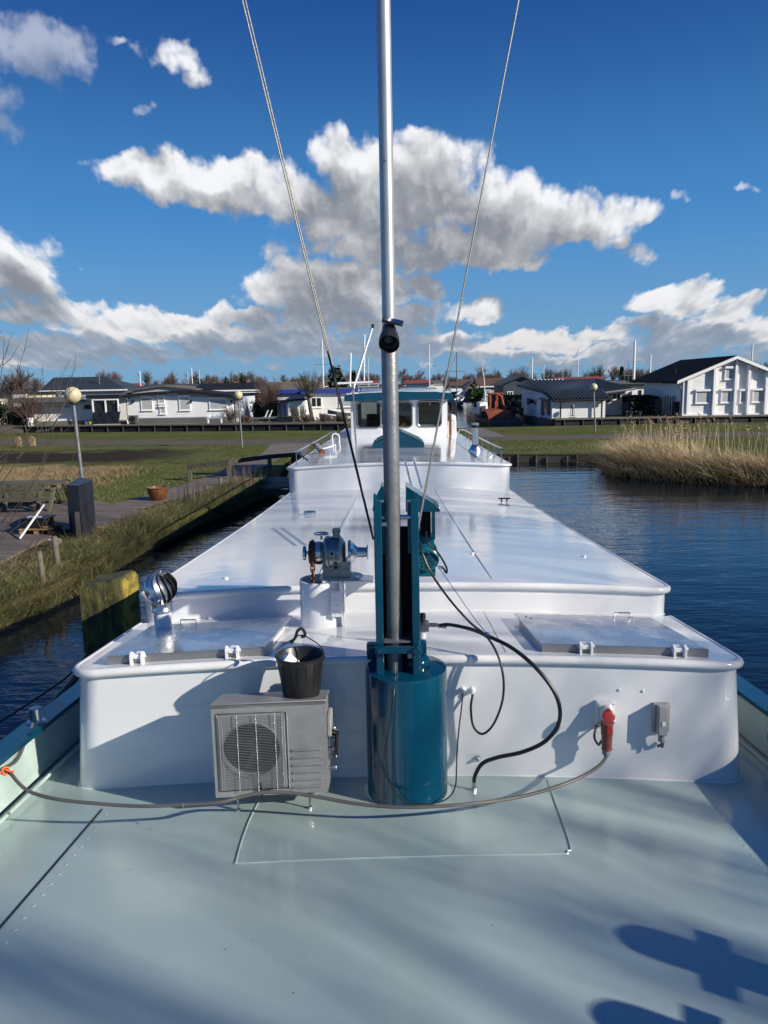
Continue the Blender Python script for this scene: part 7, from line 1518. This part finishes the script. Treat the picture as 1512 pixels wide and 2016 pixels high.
# lawn tufts
n = 60000; yy_ = 16.5+rs.uniform(0, 1, n)**1.3*23; xx_ = -4.6-(yy_ < 22)*.6-rs.uniform(0, 1, n)*(yy_*.47+.5)
k = ~((np.abs(xx_-(-6.2+.05*(yy_-18))) < .75) & (yy_ > 18)) & ~((yy_ < 19.5) & (xx_ < -6.2)) & (np.abs(yy_-(41.0-(xx_+5)*.12)) > 2.2) & ((yy_ > 22) | (xx_ < -5.2)) & ~((yy_ > 29) & (yy_ < 38) & (xx_ < -9)); P2 = np.c_[xx_, yy_][k]
drym = (P2[:,1] > 22.3+rs.normal(0,.5,len(P2))) & (P2[:,1] < 30) & (P2[:,0] < -8.7-(rs.uniform(0,1,len(P2))*1.2))
blades('lawn_grass', np.c_[P2[~drym], np.full((~drym).sum(), GZ-.01)], rs.uniform(.03, .085, (~drym).sum()), .014, .5, .4, 'blade_g', 6, 'short mown lawn grass on the left bank', 'grass', segn=2)
blades('dry_lawn_grass', np.c_[P2[drym], np.full(drym.sum(), GZ-.01)], rs.uniform(.08, .26, drym.sum()), .014, .6, .5, 'straw', 7, 'patch of dry bleached grass in the left lawn', 'grass', segn=2)
n = 16000; P2 = np.c_[rs.uniform(4.7, 19, n), rs.uniform(31.6, 39, n)]; blades('far_lawn_grass', np.c_[P2, np.full(n, GZ-.01)], rs.uniform(.03, .09, n), .016, .5, .4, 'blade_g', 8, 'short lawn grass beyond the water on the right', 'grass', segn=2)
# reeds
rsh = np.array([(9.3,31.0),(8.9,29.6),(7.75,28.5),(7.75,26.4),(9.2,24.8),(11.2,23.4),(17,21.2),(24,19.)])
P2, q = along(rsh, 15000, 2.6, -.12, .8); dn = 1.25-.5*np.abs((P2[:,0]-9.4))/3.; Hh = np.where(P2[:,0] < 12, rs.uniform(.45, 1.1, len(P2))*np.clip(dn, .5, 1.1), rs.uniform(.3, .75, len(P2)))
blades('reeds', np.c_[P2, np.where(q > .1, GZ-.05, .0)], Hh, .020, .45, .6, 'reed', 9, 'dense bed of dry golden reeds leaning over the right-hand water', 'reeds', segn=4, dirv=(-.75,-.25,0))
P2, q = along(rsh, 9000, 2.2, -.35, 1.); blades('bent_reeds', np.c_[P2, np.where(q > .1, GZ-.05, .0)], rs.uniform(.35, .9, len(P2)), .018, .9, 1.0, 'straw', 10, 'bent and broken dry reed stems at the foot of the reed bed', 'reeds', segn=4, dirv=(-.6,-.4,0))
P2, q = along(rsh, 700, 2.8, .2, 1.); Hh = rs.uniform(.9, 1.75, len(P2)); blades('tall_reed_stalks', np.c_[P2, np.full(len(P2), GZ-.05)], Hh, .014, .10, .12, 'reed', 11, 'sparse tall upright reed stalks above the right-hand reed bed', 'reeds', segn=4, dirv=(-.3,0,0))
ss = []
V_all, F_all, off = [], [], 0
for k in range(150):
    i = rs.integers(0, len(P2)); p = np.array([P2[i,0]+rs.normal(0,.1), P2[i,1], GZ+rs.uniform(.8, 1.5)]); nn = 16; t_ = rs.uniform(0, 1, nn); c_ = p+np.c_[rs.normal(0,.025,nn)-t_*.10, rs.normal(0,.025,nn), t_*.22]; a = rs.normal(0,1,(nn,3)); a /= np.linalg.norm(a,axis=1)[:,None]; b_ = np.cross(a, rs.normal(0,1,(nn,3))); b_ /= np.linalg.norm(b_,axis=1)[:,None]
    V = np.stack([c_+a*.04, c_+b_*.02, c_-a*.04, c_-b_*.02], 1).reshape(-1,3); V_all.append(V); F_all.append(np.arange(4*nn).reshape(-1,4)+off); off += 4*nn
    ss.append((np.array([P2[i,0], P2[i,1], GZ-.05]), p, .006, .004))
o = rawmesh('reed_plumes', np.concatenate(V_all), np.concatenate(F_all), 'plume'); o['kind'] = 'stuff'; tag(o, 'feathery brown seed plumes topping the tall reeds', 'reeds')
V, Fc = seg_mesh(ss, 3); o = rawmesh('plume_stalks', V, Fc, 'reed'); o['kind'] = 'stuff'; tag(o, 'thin stalks carrying the reed plumes', 'reeds')
# young dark rushes between board walk and water
P2 = np.c_[rs.normal(-5.3,.18,70), rs.normal(19.4,.5,70)]; blades('rushes', np.c_[P2, np.full(70, GZ-.05)], rs.uniform(.5,1.0,70), .016, .08, .05, 'bark', 12, 'thin dark upright stems beside the board walk', 'rushes')
P2 = np.c_[rs.normal(-4.45,.25,120), rs.normal(22.0,.35,120)]; blades('brown_rushes', np.c_[P2, np.full(120, GZ-.05)], rs.uniform(.4,.9,120), .016, .15, .1, 'barkr', 13, 'brown upright stems at the landward end of the landing stage', 'rushes')
# bare arching shrub at the left edge, close by
t = thing('bare_shrub', (-6.6, 9.4, GZ), 'close bare shrub with long arching reddish shoots at the left edge', 'shrub')
shoots = [[(-40,1120),(60,960),(110,830),(135,775),(150,700)],[(-60,1040),(40,900),(95,820),(105,760),(112,740)],[(-30,860),(60,835),(92,822)],[(-60,1090),(20,1010),(75,940),(92,880),(100,800)],[(-70,900),(-10,840),(20,800),(34,740),(48,690),(61,640+40)],[(-50,960),(30,880),(90,800),(100,790),(140,806)],[(94,822),(115,775),(122,742)],[(92,823),(85,790),(74,760)],[(70,850),(100,845),(124,828)],[(-60,1180),(10,1130),(60,1090),(110,990),(150,880),(160,800)],
          [(-60,1150),(-20,1080),(30,1040),(80,1000),(110,930)],[(-60,830),(-10,780),(5,720),(8,660)],[(-60,800),(-20,760),(10,700),(18,672)],[(-60,700),(-20,690),(3,662)],[(-40,1200),(20,1165),(60,1120),(90,1060)],[(-60,870),(0,838),(60,840),(110,820),(142,770)],[(-60,1020),(10,985),(50,985),(110,965)],[(-60,990),(0,930),(20,870),(22,830)],[(-60,1200),(0,1140),(30,1110),(80,1040),(98,990)],[(-60,940),(0,900),(50,870),(75,850),(130,790),(136,765)],[(30,905),(60,880),(95,875),(150,830)],[(60,842),(50,800),(44,760)]]
b = MB(); r1_ = random.Random(3)
for k, s_ in enumerate(shoots):
    y0 = 9.5+r1_.uniform(-.8, 1.2); b.tube(spline([D(px, py, y0+.12*j) for j, (px, py) in enumerate(s_)], 5), .0065, 5, r2=.0025)
    for j in range(1, len(s_)-1):
        px, py = s_[j]
        for _ in range(1): dx_ = r1_.uniform(-28, 42); b.tube([D(px, py, y0+.12*j), D(px+dx_*.5, py-r1_.uniform(8,28), y0+.12*j), D(px+dx_, py-r1_.uniform(30,62), y0+.12*j+.1)], .0045, 4, r2=.002)
b.build('shoots', 'shoot', t, smooth=True)
b = MB()
for k in range(10): a = k*.6; b.tube([(-6.6+.1*math.cos(a), 9.4+.1*math.sin(a), GZ-.1), (-6.7+.5*math.cos(a), 9.4+.5*math.sin(a), GZ+.8), (-6.8+.8*math.cos(a), 9.5+.8*math.sin(a), GZ+1.9)], .018, 6, r2=.008)
b.build('stems', 'barkr', t, smooth=True)
for i, (px, lb) in enumerate(((342,'black plastic hatch handle'),)): pass
